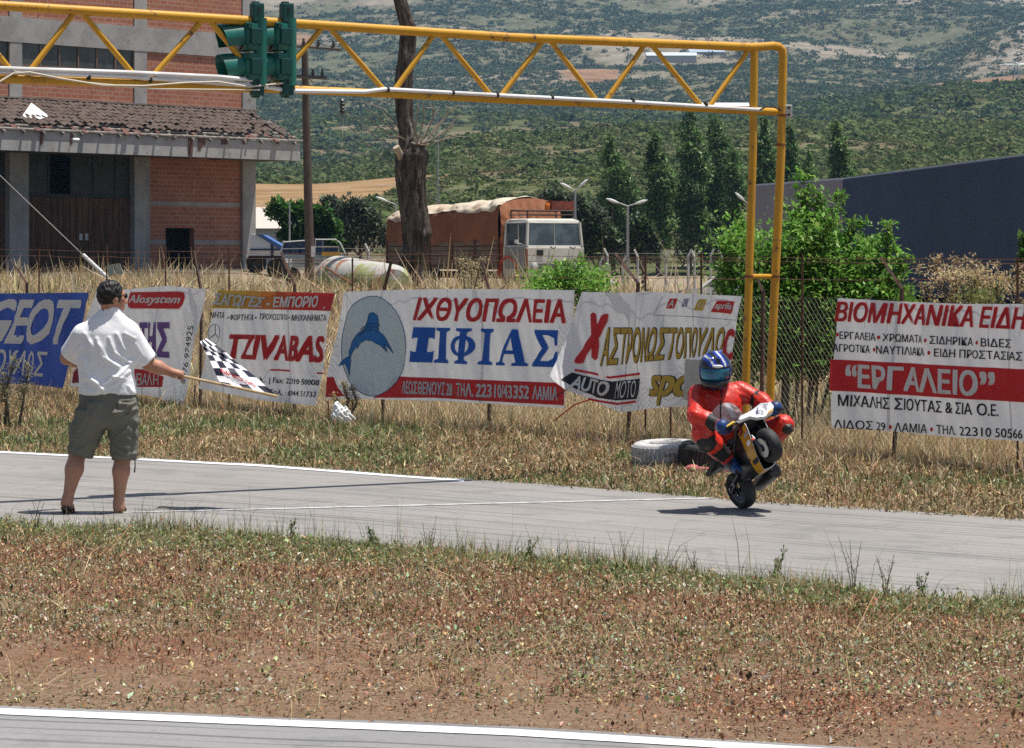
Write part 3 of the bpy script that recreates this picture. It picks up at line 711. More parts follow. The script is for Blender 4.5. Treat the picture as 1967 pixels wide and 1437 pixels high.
for i in range(nrow):
    t0 = i / nrow * .86; t1 = (i + 1) / nrow * .86 + .05; u = uR0; 
    while u < hip(t0) - .2:
        wdt = .3
        miss = (i == nrow - 1 and r_.random() < .34) or (i == nrow - 2 and r_.random() < .06) or (u > hip(t0) - 2.6 and r_.random() < .10 + .07 * i)
        if not miss:
            h0 = r_.uniform(.07, .11); sk = r_.uniform(-.05, .05)
            n = 5; V = []
            for t in (t0, t1):
                for k in range(n):
                    s_ = k / (n - 1); V.append(rp(t, u + wdt * s_ * 1.05 + sk, h0 + (.035 if t == t1 else 0) + .075 * math.sin(math.pi * s_)))
            tl.add(V, [(k, k + 1, n + k + 1, n + k) for k in range(n - 1)])
        u += wdt
tl.build('roof_tiles', tile_m, bw)
bt = MB()
for i in range(8):
    t = .10 + .9 * i / 7; e = hip(t) + r_.uniform(-.2, .45); bt.hexa([rp(t - .018, UL, -.01), rp(t - .018, e, -.01), rp(t + .018, e, -.01), rp(t + .018, UL, -.01), rp(t - .018, UL, .05), rp(t - .018, e, .05), rp(t + .018, e, .05), rp(t + .018, UL, .05)])
u = UL + .4; k = 0
while u < uF1 + .1:
    bt.hexa([rp(0, u - .05, -.12), rp(0, u + .05, -.12), rp(1.06, u + .05, -.12), rp(1.06, u - .05, -.12), rp(0, u - .05, -.015), rp(0, u + .05, -.015), rp(1.06, u + .05, -.015), rp(1.06, u - .05, -.015)]); u += 1.02
bt.build('battens', old_m, bw)
for xx, ln in ((82, .55), (136, .5), (366, .95), (383, .6), (388, .4), (432, .25), (473, .2)):
    uu = fuz(xx, 260, OV)[0]
    for q_ in range(2):
        rb = MB(); w2 = r_.uniform(.06, .13); a = uu + r_.uniform(-.12, .12); l2 = ln * r_.uniform(.7, 1)
        rb.hexa([fp(a - w2, zf1 - l2, OV + EX - .03), fp(a + w2 * .6, zf1 - l2 * .9, OV + EX - .03), fp(a + w2 * .6, zf1 - l2 * .9, OV + EX - .06), fp(a - w2, zf1 - l2, OV + EX - .06), fp(a - w2, zf1 + .04, OV + EX), fp(a + w2, zf1 + .04, OV + EX), fp(a + w2, zf1 + .04, OV + EX - .03), fp(a - w2, zf1 + .04, OV + EX - .03)]); rb.build('hanging_tile', rust_m, bw)
for q_ in range(34):
    rb = MB()
    t = r_.uniform(.8, 1.0); uu = r_.uniform(uR0 + 10, uF1); a = r_.uniform(.1, .25)
    rb.hexa([rp(t, uu, .05), rp(t, uu + a, .05), rp(t + .09, uu + a * 1.2, .03), rp(t + .09, uu, .03), rp(t, uu, .08), rp(t, uu + a, .09), rp(t + .09, uu + a * 1.2, .06), rp(t + .09, uu, .05)]); rb.build('broken_tile', rust_m, bw)
m = MB(); fbox(m, UL, UR + .05, zr + .1, zr + .16, -.02, .16); m.build('flashing', old_m, bw)
# bent bright metal sheet lying on the canopy
c_ = [rp(.52, fuz(x, 215, 1.0)[0], h) for x, h in ((37, .14), (62, .62), (90, .2))]
m = MB(); a, b, c = rp(.72, fuz(36, 215, 1.7)[0], .12), rp(.34, fuz(62, 215, .9)[0], .34), rp(.72, fuz(72, 215, 1.7)[0], .12); d_ = rp(.62, fuz(92, 215, 1.5)[0], .15)
off = Vector((0, 0, -.02))
m.add([a, b, c, a + off, b + off, c + off], [(0, 2, 1), (3, 4, 5), (0, 1, 4, 3), (1, 2, 5, 4), (2, 0, 3, 5)]); m.add([c, b, d_, c + off, b + off, d_ + off], [(0, 2, 1), (3, 4, 5), (0, 1, 4, 3), (1, 2, 5, 4), (2, 0, 3, 5)])
tag(m.build('metal_sheet', M('bright bare tin', (.82, .83, .84), .35, .3)), 'bent bright tin sheet lying on the brown tile canopy', 'tin sheet')
# small lamp under the eave
uu, zz = fuz(137, 268, OV); m = MB(); m.tube([fp(uu, zz + .25, OV + .02), fp(uu, zz + .2, OV + .2), fp(uu, zz, OV + .25)], .02, 6); lo = m.build('lamp_arm', M('grey metal', (.3, .3, .3), .5, .6), bw)
m = MB(); m.tube([fp(uu - .16, zz - .02, OV + .25), fp(uu + .16, zz - .02, OV + .25)], [.06, .075], 8); m.build('lamp_head', M('white enamel', (.75, .75, .75), .4), lo)

# ------------------------------------------------------------ navy shed on the right
A = P(1628, 345, 150.0); Bp = P(1967, 302, 117.0); Cp = P(1445, 358, 164.0)
dN = Vector((Bp.x - A.x, Bp.y - A.y, 0)); dL = Vector((Cp.x - A.x, Cp.y - A.y, 0))
A0 = Vector((A.x, A.y, .6)); B1 = A0 + dN * 1.6; C1 = A0 + dL; zt = A.z
shed = empty('industrial_shed', A0, 'long navy blue metal shed with a lighter grey end section', 'shed')
def cladding(name, c, pitch, dirv):
    q = NT(name); g = q.n('ShaderNodeNewGeometry'); d = q.n('ShaderNodeVectorMath', operation='DOT_PRODUCT'); d.inputs[1].default_value = dirv
    q.l(g.outputs['Position'], d.inputs[0]); w = q.n('ShaderNodeMath', operation='MULTIPLY'); w.inputs[1].default_value = 2 * math.pi / pitch; q.l(d.outputs['Value'], w.inputs[0])
    s_ = q.n('ShaderNodeMath', operation='SINE'); q.l(w.outputs[0], s_.inputs[0]); q.bump(s_.outputs[0], .5, .03)
    v = q.co('Object'); q.base(q.mix(q.ramp(q.noise(v, .25, 4), .3, .7), c, tuple(k * .86 for k in c))); return q.done(.85, 0, .1)
def wallq(name, p, q_, za, zb, t, m_):
    nrm = (q_ - p).cross(Vector((0, 0, 1))).normalized() * t
    mb = MB(); mb.hexa([Vector((*p.xy, za)), Vector((*q_.xy, za)), Vector((*(q_ + nrm).xy, za)), Vector((*(p + nrm).xy, za)), Vector((*p.xy, zb)), Vector((*q_.xy, zb)), Vector((*(q_ + nrm).xy, zb)), Vector((*(p + nrm).xy, zb))])
    return mb.build(name, m_, shed)
back = Vector((40, 4, 0))
wallq('side_wall', A0, B1, .3, zt, .25, cladding('navy cladding', (.046, .070, .125), .3, dN.normalized()))
wallq('end_wall', C1, A0, .3, zt, .25, cladding('grey cladding', (.27, .255, .29), .3, dL.normalized()))
wallq('rear_wall', C1 + back, C1, .3, zt, .2, cladding('grey cladding 2', (.165, .155, .185), .3, back.normalized()))
mb = MB(); e = .12
pr = [C1 + Vector((-e, e, 0)), A0 + Vector((-e, 0, 0)), B1 + Vector((-e, -e, 0)), B1 + back, C1 + back]
n = len(pr); mb.add([Vector((*p.xy, zt)) for p in pr] + [Vector((*p.xy, zt + .10)) for p in pr], [tuple(range(n - 1, -1, -1)), tuple(range(n, 2 * n))] + [(i, (i + 1) % n, n + (i + 1) % n, n + i) for i in range(n)])
mb.build('roof', M('pale metal roof edge', (.45, .46, .48), .5, .1), shed)
# ------------------------------------------------------------ trees and shrubs
bark_m = M('grey bark', (.13, .105, .085), .95, c2=(.07, .055, .045), sc=5, bump=.4, bsc=20)
def gz(x, y): return float(ground_z(np.array([x]), np.array([y]))[0])
def crown(name, root, clumps, n, size, pal, wts=None, flat=.8, trans=.3, jit=.2, lm='tree leaves'):
    """clumps: (x,y,z,rx,ry,rz) ellipsoids whose shell carries leaves"""
    cl = np.asarray(clumps, float); vol = cl[:, 3] * cl[:, 4] * cl[:, 5]; k = rng.choice(len(cl), n, p=vol ** .7 / (vol ** .7).sum())
    d = rng.normal(size=(n, 3)); d /= np.linalg.norm(d, axis=1)[:, None]; r = rng.uniform(.35, 1.0, n) ** .5 * (1 + .25 * rng.normal(0, .5, n))
    p = cl[k, :3] + d * r[:, None] * cl[k, 3:]
    tone = np.exp(rng.normal(0, .22, len(cl)))[k]
    c = pick(n, pal, wts, jit) * tone[:, None]
    V, Q, C = leaves(p, size * np.exp(rng.normal(0, .3, n)), c, .6, flat)
    return mk(name, V, Q, leafmat(lm, trans, .55), root, col=C)
def rough_clumps(c, rad, n, seed, sub=.42):
    r = np.random.default_rng(seed); out = []
    for i in range(n):
        d = r.normal(size=3); d /= np.linalg.norm(d); q = r.uniform(.35, .8)
        s_ = sub * r.uniform(.7, 1.25); out.append((c[0] + d[0] * rad[0] * q, c[1] + d[1] * rad[1] * q, c[2] + d[2] * rad[2] * q, rad[0] * s_, rad[1] * s_, rad[2] * s_ * .9))
    return out
def tree(name, label, px, base_y, Y, clumps_px, n, size, pal, group=None, cat='tree', trunk=.14, wts=None, sub=.42, nn=9):
    """clumps_px: (x,y,w,h) ellipses in photo pixels that set the crown's outline at depth Y"""
    s_ = F / Y; b = P(px, base_y, Y); zg = gz(b.x, Y); b.z = zg
    t = empty(name, b, label, cat, group); cl = []
    for i, (x, y, w, h) in enumerate(clumps_px):
        c = P(x, y, Y); cl += rough_clumps((c.x, Y + random.uniform(-.2, .2) * w / s_, c.z), (w / s_ / 2, w / s_ / 2 * .85, h / s_ / 2), nn, 40 + i, sub)
    crown('crown', t, cl, n, size, pal, wts)
    m = MB(); top = P(*clumps_px[0][:2], Y)
    m.tube([b - Vector((0, 0, .1)), b.lerp(top, .4) + Vector((.05, 0, 0)), top], [trunk, trunk * .7, trunk * .3], 8)
    for x, y, w, h in clumps_px[1:]:
        m.tube([b.lerp(top, .35), P(x, y, Y)], [trunk * .5, trunk * .2], 6)
    m.build('trunk', bark_m, t); return t
POP = [(.085, .17, .045), (.115, .21, .06), (.055, .115, .035), (.19, .26, .11)]
OLV = [(.10, .125, .075), (.07, .095, .055), (.14, .165, .11), (.05, .07, .04)]
LUSH = [(.05, .135, .022), (.07, .17, .03), (.035, .09, .018), (.10, .19, .045)]
pops = [(1178, 272, 40, 'poplar behind the cab of the truck, left of the double street lamp'), (1195, 312, 34, 'shorter poplar leaning on its neighbour behind the double street lamp'), (1226, 372, 24, 'small thin poplar just right of the double street lamp'), (1264, 262, 44, 'narrow poplar standing left of the tallest poplar'),
        (1324, 214, 56, 'tallest poplar, standing in the middle of the row'), (1376, 228, 54, 'broad poplar between the tallest one and the yellow gantry legs'), (1408, 292, 30, 'low slim poplar close to the left gantry leg'), (1467, 238, 36, 'poplar seen between the two gantry legs above the grey wall'),
        (1518, 250, 32, 'poplar just right of the right gantry leg'), (1553, 298, 26, 'short poplar top rising over the grey end of the shed'), (1609, 243, 38, 'lone poplar above the corner of the navy shed')]
for i, (x, ty, w, lab) in enumerate(pops):
    Y = 235 + 6 * (i % 3); by = 505; h = by - ty; cl = []
    for k in range(11):
        f_ = k / 10; cl.append((x + random.uniform(-.12, .12) * w, ty + h * (.05 + .86 * f_), w * (.62 + 1.1 * min(1, f_ * 3.2) * (.85 + random.uniform(-.15, .2))), h * .22))
    cl = [cl[0]] + cl[1:]
    tree('poplar_tree', lab, x, by, Y, cl, 9500 if w > 30 else 5200, .27, POP, 'row of poplars behind the yard', trunk=.2, sub=.55, nn=7)
tree('leafy_tree', 'dense dark green tree behind the wooden utility pole', 590, 500, 150, [(590, 425, 120, 80), (545, 410, 60, 60), (625, 440, 70, 80), (560, 455, 80, 50), (630, 470, 50, 40)], 9000, .24, LUSH[:3] + [(.04, .10, .02)], None, wts=[3, 2, 3, 2])
for x, y, w, h, lab in ((690, 430, 110, 120, 'silvery green tree between the pole and the orange truck'), (640, 405, 60, 60, 'small grey green tree right behind the utility pole'), (1120, 425, 110, 110, 'silvery green tree just behind the truck cab'), (1075, 400, 90, 80, 'silvery tree top above the orange truck cover'), (1150, 455, 90, 90, 'dark olive tree between the truck and the poplars'), (1235, 455, 60, 90, 'low olive tree right of the double street lamp')):
    tree('olive_tree', lab, x, 505, 175 if x != 640 else 185, [(x, y, w, h), (x - w * .3, y + h * .25, w * .6, h * .6), (x + w * .3, y + h * .2, w * .6, h * .6)], 3600, .26, OLV if x < 1140 else OLV[1:] + POP[:1], 'silvery trees beyond the yard')
tree('leafy_tree', 'dim green tree at the right edge, behind the bushes', 1990, 560, 60, [(1985, 482, 60, 70), (1975, 510, 40, 50)], 1600, .12, LUSH, None)

def shrub(name, label, stems, Y, pal, leaf, per, cat='shrub', n_fill=0, fill=None, group=None, spread=.5):
    s_ = F / Y; b0 = P(*stems[0][0], Y); t = empty(name, Vector((b0.x, Y, gz(b0.x, Y))), label, cat, group); m = MB(); LP = []; LD = []
    for (bx, by), (tx, ty), w in stems:
        a = P(bx, by, Y + random.uniform(-spread, spread)); a.z = gz(a.x, a.y) - .03; e = P(tx, ty, Y + random.uniform(-spread, spread))
        mid = a.lerp(e, .5) + Vector((random.uniform(-.12, .12), random.uniform(-.12, .12), .05)); L = (e - a).length
        path = [a, a.lerp(mid, .6), mid, mid.lerp(e, .6), e]; m.tube(path, [.02, .016, .012, .008, .003], 6)
        for k in range(int(per * L)):
            f_ = random.uniform(.22, 1.03) ** .8; p = a.lerp(mid, f_ * 2) if f_ < .5 else mid.lerp(e, (f_ - .5) * 2)
            ang = random.uniform(0, 6.283); ln = w / s_ * random.uniform(.4, 1.0) * (1.15 - .55 * f_); d = Vector((math.cos(ang), math.sin(ang), random.uniform(.05, .75))).normalized()
            q_ = p + d * ln; m.tube([p, q_], [.004, .0015], 3, caps=False)
            nl = 7
            for j in range(nl):
                c = p.lerp(q_, .2 + .85 * j / nl) + Vector((0, 0, -.03 * (j / nl) ** 2)); LP.append(c + Vector([random.gauss(0, .018) for _ in range(3)]))
    if fill:
        for (x, y, w, h, k) in fill:
            for _ in range(k):
                r1, r2 = random.gauss(0, .34), random.gauss(0, .34); q_ = P(x + r1 * w, y + r2 * h, Y + random.gauss(0, .3)); LP.append(q_)
    LP = np.array([tuple(v) for v in LP]); n = len(LP); tone = .75 + .5 * fbm(LP[:, 0] * 1.0, LP[:, 2] * 1.0, .22, 77)
    V, Q, C = leaves(LP, leaf * np.exp(rng.normal(0, .25, n)), pick(n, pal, None, .2) * tone[:, None], .45, .7)
    mk('foliage', V, Q, leafmat('shrub leaves', .38, .5), t, col=C); m.build('stem', bark_m, t); return t
BR = [(.13, .29, .04), (.17, .35, .055), (.085, .21, .03), (.24, .39, .08)]
shrub('green_shrub', 'tall bright green shrub growing behind the fence at the gantry legs', [((1500, 870), (1545, 348), 60), ((1540, 870), (1640, 432), 60), ((1560, 870), (1672, 470), 55), ((1480, 870), (1428, 440), 60), ((1470, 870), (1400, 470), 55), ((1520, 870), (1590, 420), 60), ((1510, 870), (1480, 480), 60), ((1550, 870), (1600, 520), 70), ((1500, 870), (1530, 430), 50), ((1590, 870), (1712, 440), 50), ((1600, 870), (1735, 500), 50), ((1560, 870), (1612, 385), 42), ((1470, 870), (1385, 520), 45), ((1530, 870), (1572, 372), 42)],
      31.8, BR, .066, 60, fill=[(1520, 600, 190, 130, 5200), (1470, 550, 130, 110, 2300), (1590, 550, 150, 100, 2600), (1540, 460, 70, 100, 900), (1425, 470, 70, 70, 700), (1640, 500, 80, 70, 700), (1570, 640, 150, 70, 2200), (1500, 480, 60, 60, 500), (1670, 480, 30, 30, 160), (1590, 440, 30, 40, 160), (1540, 690, 180, 50, 2200), (1450, 640, 70, 80, 1300), (1620, 660, 90, 60, 1300), (1690, 560, 60, 40, 500)])
shrub('green_shrub', 'bright green bush in front of the truck, above the blue lettered banner', [((1090, 720), (1065, 515), 45), ((1100, 720), (1110, 500), 45), ((1110, 720), (1150, 525), 45), ((1080, 720), (1035, 540), 35), ((1095, 720), (1090, 510), 45)], 38, BR, .062, 50, fill=[(1095, 540, 110, 42, 1900), (1045, 552, 50, 25, 450), (1140, 550, 50, 28, 500)])
shrub('green_shrub', 'low yellow green bush behind the left corner of the red banded banner', [((1660, 800), (1640, 560), 45), ((1690, 800), (1700, 545), 45), ((1650, 800), (1610, 600), 40), ((1720, 800), (1740, 560), 40)], 32.2, BR[:2] + [(.15, .19, .05)], .05, 36, fill=[(1680, 575, 100, 40, 1000), (1620, 620, 60, 90, 1100), (1730, 575, 50, 25, 200)])
shrub('yellow_weed', 'yellowish weed bush at the far right above the red banded banner', [((1890, 800), (1870, 540), 35), ((1905, 800), (1915, 545), 35), ((1870, 800), (1850, 560), 30)], 30.5, [(.16, .18, .05), (.22, .21, .07), (.10, .13, .04)], .04, 30, fill=[(1885, 570, 60, 25, 500)])
STR2 = [(.46, .36, .20), (.55, .45, .28), (.36, .27, .14)]
shrub('dry_shrub', 'brown dried out bush in front of the navy shed', [((1830, 700), (1800, 500), 50), ((1850, 700), (1840, 495), 50), ((1870, 700), (1880, 498), 50), ((1900, 700), (1920, 510), 50), ((1930, 700), (1950, 515), 45), ((1810, 700), (1770, 520), 40)], 36, STR2, .045, 36, fill=[(1850, 530, 100, 30, 900), (1920, 545, 60, 30, 500)])
shrub('dry_shrub', 'tall straw coloured weed beside the truck wheel', [((900, 720), (885, 500), 22), ((905, 720), (905, 505), 22), ((912, 720), (925, 500), 22)], 46, [(.42, .38, .2), (.5, .43, .26)], .035, 40)
shrub('dry_shrub', 'dry brown weed standing in front of the swordfish banner', [((655, 790), (658, 735), 14), ((660, 790), (675, 745), 14), ((650, 790), (640, 760), 12)], 35.0, STR2, .026, 110, spread=.1)
shrub('roadside_weed', 'dusty grey green weed at the left edge before the blue banner', [((20, 850), (30, 690), 30), ((35, 850), (55, 705), 26), ((10, 850), (5, 720), 26)], 34, [(.3, .28, .15), (.38, .33, .19), (.2, .2, .1)], .028, 70, spread=.2)

# ------------------------------------------------------------ dead pollarded trunk
YT = 60.0
rows = [(-60, 760, 27), (0, 769, 29), (25, 774, 32), (55, 781, 36), (120, 781, 36), (170, 777, 38), (225, 776, 36), (262, 781, 38), (280, 788, 50), (298, 790, 62), (325, 789, 60), (345, 788, 55), (370, 790, 52), (400, 794, 51), (430, 799, 53), (450, 801, 55), (470, 799, 49), (520, 789, 48), (560, 786, 50), (600, 785, 58)]
ra = np.array(rows, float); yy = np.linspace(-60, 600, 190); n = 40; V = []
th = np.linspace(0, 2 * np.pi, n, endpoint=False)
for y in yy:
    c = P(np.interp(y, ra[:, 0], ra[:, 1]), y, YT); r = np.interp(y, ra[:, 0], ra[:, 2]) / 2 / (F / YT) * (.90 if y < 265 else 1.0); c = c + Vector((.035 * math.sin(y * .03) if y < 330 else 0, 0, 0))
    zz = c.z; rr = r * (1 + .22 * (fbm(th * 3.0, np.full(n, zz * .55), .55, 121, 3) - .5) * 2 + .10 * (vn(th * 7 + zz * .8, np.full(n, zz * 1.2), .8, 125) - .5) + .06 * (rng.uniform(0, 1, n) - .5))
    rr = .5 * (rr + np.roll(rr, 1))
    V.append(np.stack([c.x + rr * np.cos(th), YT + rr * np.sin(th), np.full(n, zz)], 1))
V = np.concatenate(V); i = np.arange(len(yy) - 1)[:, None] * n; k = np.arange(n)[None]
Q = np.stack([i + k, i + (k + 1) % n, i + n + (k + 1) % n, i + n + k], -1).reshape(-1, 4)[:, ::-1]
dt = empty('dead_tree', Vector((P(785, 560, YT).x, YT, gz(P(785, 560, YT).x, YT))), 'thick bare grey trunk of a lopped tree in front of the truck', 'tree')
q = NT('cracked dark bark'); v = q.co('Object', (9, 9, 1.6)); nn_ = q.noise(v, 1.2, 6, .7, .6)
c = q.mix(q.ramp(nn_, .38, .62), (.04, .033, .028), (.135, .112, .095)); c = q.mix(q.ramp(q.noise(q.co('Object', (3, 3, 1)), 1.3, 4), .62, .72, 0, .8), c, (.36, .33, .3))
q.base(c); q.bump(nn_, 1, .05); tb_m = q.done(.95, 0, .1)
mk('trunk', V, Q, tb_m, dt, True)
m = MB(); a = P(785, 312, YT) + Vector((-.1, -.15, 0)); e = P(762, 283, YT) + Vector((0, -.35, 0)); m.tube([a, e], [.075, .07], 12); m.build('sawn_stub', M('pale sawn wood', (.42, .35, .27), .9, c2=(.2, .16, .13), sc=7), dt)
m = MB(); ky = 278; kx = 800
tw = [(740, 210, 690, 195), (735, 235, 700, 205), (760, 252, 735, 215), (770, 255, 745, 225), (825, 240, 845, 205), (830, 225, 832, 190), (815, 225, 812, 190), (850, 232, 880, 200), (860, 245, 890, 215), (845, 258, 880, 238), (850, 268, 905, 262), (840, 270, 870, 264), (790, 215, 770, 190), (775, 265, 745, 262), (720, 240, 700, 222), (835, 250, 858, 225), (805, 215, 800, 190)]
for x1, y1, x2, y2 in tw:
    a = P(kx + random.uniform(-8, 8), ky, YT) + Vector((0, random.uniform(-.3, 0), 0)); dY = random.uniform(-.6, .5)
    b_ = P(x1 + random.uniform(-3, 3), y1, YT + dY * .5); c = P(x2, y2, YT + dY); up = Vector((0, 0, -.05)); m.tube([a, a.lerp(b_, .5) + up, b_, b_.lerp(c, .5) - up * .4, c], [.02, .016, .013, .010, .005], 5)
    if random.random() < .8: d_ = b_.lerp(c, .3); m.tube([d_, d_ + Vector((random.uniform(-.25, .25), 0, random.uniform(.1, .3)))], [.007, .003], 4)
m.build('twigs', M('pale dry twigs', (.28, .235, .19), .9), dt)

# ------------------------------------------------------------ utility pole and wires
up_ = empty('utility_pole', (P(595, 502, 100).x, 100, gz(P(595, 502, 100).x, 100)), 'tall brown wooden utility pole with crossarms beside the brick building', 'utility pole')
m = MB(); m.tube([Vector((*P(595, 502, 100).xy, .8)), P(595, 500, 100), P(590, 300, 100), P(585, 88, 100)], [.16, .155, .135, .105], 12); m.build('shaft', M('brown creosoted wood', (.105, .075, .058), .9, c2=(.06, .045, .036), sc=3, stretch=(8, 8, .6), c3=(.17, .13, .1), sc3=8), up_)
wood2 = M('grey crossarm', (.11, .10, .09), .9)
for (x0, y0, x1, y1) in ((540, 86, 655, 94), (556, 146, 628, 150)):
    m = MB(); a, b = P(x0, y0, 99.8), P(x1, y1, 99.8); m.tube([a, b], .06, 4); ca = m.build('crossarm', wood2, up_)
    for k in range(4):
        p = a.lerp(b, (k + .5) / 4); m = MB(); m.lathe([(.02, 0), (.05, .03), (.06, .1), (.03, .16), (.05, .2), (0, .24)], Matrix.Translation(p + Vector((0, 0, .05))), 8); m.build('insulator', M('dark insulator', (.05, .045, .045), .4), ca)
m = MB(); m.box(P(601, 483, 99.8), (.12, .03, .35)); m.build('plate', M('white plate', (.7, .7, .7), .6), up_)
wire_m = M('dull wire', (.12, .12, .12), .6)
def wire(label, a, b, sag=.5, r=.018, n=16, grp='overhead wires from the wooden pole'):
    m = MB(); m.tube([a.lerp(b, t / n) - Vector((0, 0, sag * 4 * (t / n) * (1 - t / n))) for t in range(n + 1)], r, 5); return tag(m.build('overhead_wire', wire_m), label, 'wire', grp)
w1 = wire('upper sagging wire running from the wooden pole down behind the lopped trunk', P(592, 150, 99.5), P(930, 420, 150), .2); w2 = wire('lower sagging wire running from the wooden pole down behind the lopped trunk', P(592, 160, 99.5), P(915, 425, 150), .6)
for i, (x, y) in enumerate(((657, 199), (658, 212))):
    m = MB(); m.lathe([(.0, -.16), (.09, -.1), (.1, 0), (.05, .05), (.1, .1), (.03, .18)], Matrix.Translation(P(x, y, 106)), 8); tag(m.build('insulator', M('dark insulator', (.05, .045, .045), .4)), ['upper', 'lower'][i] + ' black insulator hanging on the sagging wire', 'insulator', 'insulators on the wires')
m = MB(); yl = 200
for sx in (-1, 1):
    for sy in (-1, 1): m.tube([P(842, 470, yl) + Vector((sx * .06, sy * .06, 0)), P(840, 205, yl) + Vector((sx * .05, sy * .05, 0))], .016, 4)
for k in range(34):
    a = P(842 - 2 * k / 34, 470 - 265 * k / 34, yl); b = P(842 - 2 * (k + 1) / 34, 470 - 265 * (k + 1) / 34, yl); m.tube([a + Vector((-.06, -.06, 0)), b + Vector((.06, -.06, 0))], .012, 4); m.tube([a + Vector((.06, .06, 0)), b + Vector((-.06, .06, 0))], .012, 4)
tag(m.build('antenna_mast', M('galvanised', (.42, .44, .46), .5, .4)), 'slender pale lattice mast rising behind the truck cover', 'mast')
m = MB(); m.tube([P(556, 520, 130), P(556, 388, 130)], [.05, .03], 8); m.box(P(557, 428, 129.9), (.12, .1, .1)); tag(m.build('flag_pole', M('galvanised', (.42, .44, .46), .5, .4)), 'thin grey pole in front of the dark green tree', 'pole')

# ------------------------------------------------------------ street lamps
lampm = M('grey lamp post', (.42, .43, .43), .5, .4)
def lamp(label, x, top, Y, heads):
    b = P(x, 530, Y); zg = gz(b.x, Y); t = empty('street_lamp', (b.x, Y, zg), label, 'street lamp', 'street lamps of the yard')
    m = MB(); tp = P(x, top + 4, Y); m.tube([Vector((b.x, Y, zg)), tp], [.085, .055], 10); m.build('post', lampm, t)
    for hx, hy in heads:
        h = P(hx, hy, Y); m = MB(); m.tube([tp, h], .03, 8); m.build('arm', lampm, t)
        d = (h - tp).normalized(); m = MB(); m.tube([h - d * .05, h + d * .12, h + d * .35, h + d * .55], [.035, .07, .075, .02], 10); m.build('lamp_head', M('pale lamp head', (.66, .67, .66), .4), t)
lamp('double armed street lamp in front of the poplars', 1206, 392, 140, [(1186, 389), (1222, 391)])
lamp('double armed street lamp right above the truck cab', 1105, 362, 150, [(1095, 361), (1114, 358)])
lamp('street lamp whose head shows at the left end of the truck cover', 760, 389, 150, [(742, 386)])
lamp('street lamp with its head beside the left gantry leg', 1437, 388, 150, [(1428, 384)])

# ------------------------------------------------------------ concrete post fence of the far yard
fp_m = M('pale concrete post', (.47, .47, .46), .85, c2=(.36, .36, .35), sc=3)
cf = empty('wire_fence', (P(1160, 530, 150).x, 150, gz(5, 150)), 'far wire fence on pale concrete posts with bent tops', 'fence')
pp = [(523, 462, -1), (587, 465, -1), (648, 466, -1), (708, 468, -1), (1153, 492, 1), (1167, 477, -1), (1196, 492, 1), (1225, 479, -1), (1279, 481, 1), (1322, 479, 1), (1334, 479, -1), (1365, 478, 1), (1387, 481, -1), (1693, 486, 1), (1737, 481, 1), (1790, 477, 1), (1792, 505, 1), (1844, 503, 1), (1893, 500, 1), (1945, 497, 1)]
for x, y, sd in pp:
    Yp = 148 if sd > 0 else 156; s_ = F / Yp; a = P(x, y + 14, Yp); zg = gz(a.x, Yp); m = MB(); e = P(x + sd * 7, y, Yp)
    m.tube([Vector((a.x, Yp, zg)), a, e], [.075, .065, .055], 4); m.build('post', fp_m, cf)
for h in (0, 9, 18, 26, 34, 42):
    m = MB(); m.tube([P(1140, 487 + h, 150), P(1300, 487 + h, 150), P(1460, 487 + h, 150)], .012, 4); m.build('wire', wire_m, cf); m = MB(); m.tube([P(1680, 492 + h, 150), P(1980, 498 + h, 150)], .012, 4); m.build('wire', wire_m, cf); m = MB(); m.tube([P(500, 476 + h * .7, 152), P(740, 478 + h * .7, 152)], .012, 4); m.build('wire', wire_m, cf)
m = MB(); m.tube([P(1153, 529, 140), P(1180, 546, 134)], .085, 6); tag(m.build('fallen_post', fp_m), 'pale concrete post lying toppled in the grass near the truck', 'post')

# ------------------------------------------------------------ old truck
hd = Vector((.5, -.866, 0)); rt = Vector((.866, .5, 0)); K = P(1011, 500, 105.0); K.z = 0; ZG = gz(K.x, K.y)
ZG = .82
def tp(a, b, z): q = K + hd * a + rt * b; return Vector((q.x, q.y, z))
def tbox(mb, a0, a1, b0, b1, z0, z1, mi=0): mb.hexa([tp(a0, b0, z0), tp(a1, b0, z0), tp(a1, b1, z0), tp(a0, b1, z0), tp(a0, b0, z1), tp(a1, b0, z1), tp(a1, b1, z1), tp(a0, b1, z1)], mi)
tr = empty('cargo_truck', tp(-4, 1.2, ZG), 'old cream cab truck with an orange tarpaulin covered load bed', 'truck')
cream = M('faded cream cab paint', (.60, .585, .53), .5, c2=(.50, .48, .42), sc=1.5, c3=(.25, .13, .07), sc3=5, a3=.68, b3=.76)
CW = 2.35; zb = 1.15; zw = 2.42; zr = 3.36
def taper(mb, z0, z1, i0, i1, a0=-1.62, a1=0.0):   # cab ring section with inset i
    mb.hexa([tp(a0, i0, z0), tp(a1 - i0, i0, z0), tp(a1 - i0, CW - i0, z0), tp(a0, CW - i0, z0), tp(a0, i1, z1), tp(a1 - i1, i1, z1), tp(a1 - i1, CW - i1, z1), tp(a0, CW - i1, z1)])
m = MB(); taper(m, zb, 1.45, .06, .0); taper(m, 1.45, zw - .1, 0, 0); taper(m, zw - .1, zw, 0, .03); taper(m, 3.2, 3.3, .10, .14); taper(m, 3.3, zr, .14, .3)
pl = lambda a, b, z: tp(a, b, z)
for (a, b) in ((-.05, .06), (-.05, CW - .06), (-1.56, .05), (-1.56, CW - .05)):   # pillars
    m.tube([tp(a, b, zw - .02), tp(a - (.06 if a > -1 else 0), b + (.06 if b < 1 else -.06), 3.24)], .062, 6)
m.tube([tp(-.62, .05, zw), tp(-.70, .1, 3.24)], .035, 6)
tbox(m, -1.66, -1.60, .1, CW - .1, zw, 3.25)
m.build('cab', cream, tr)
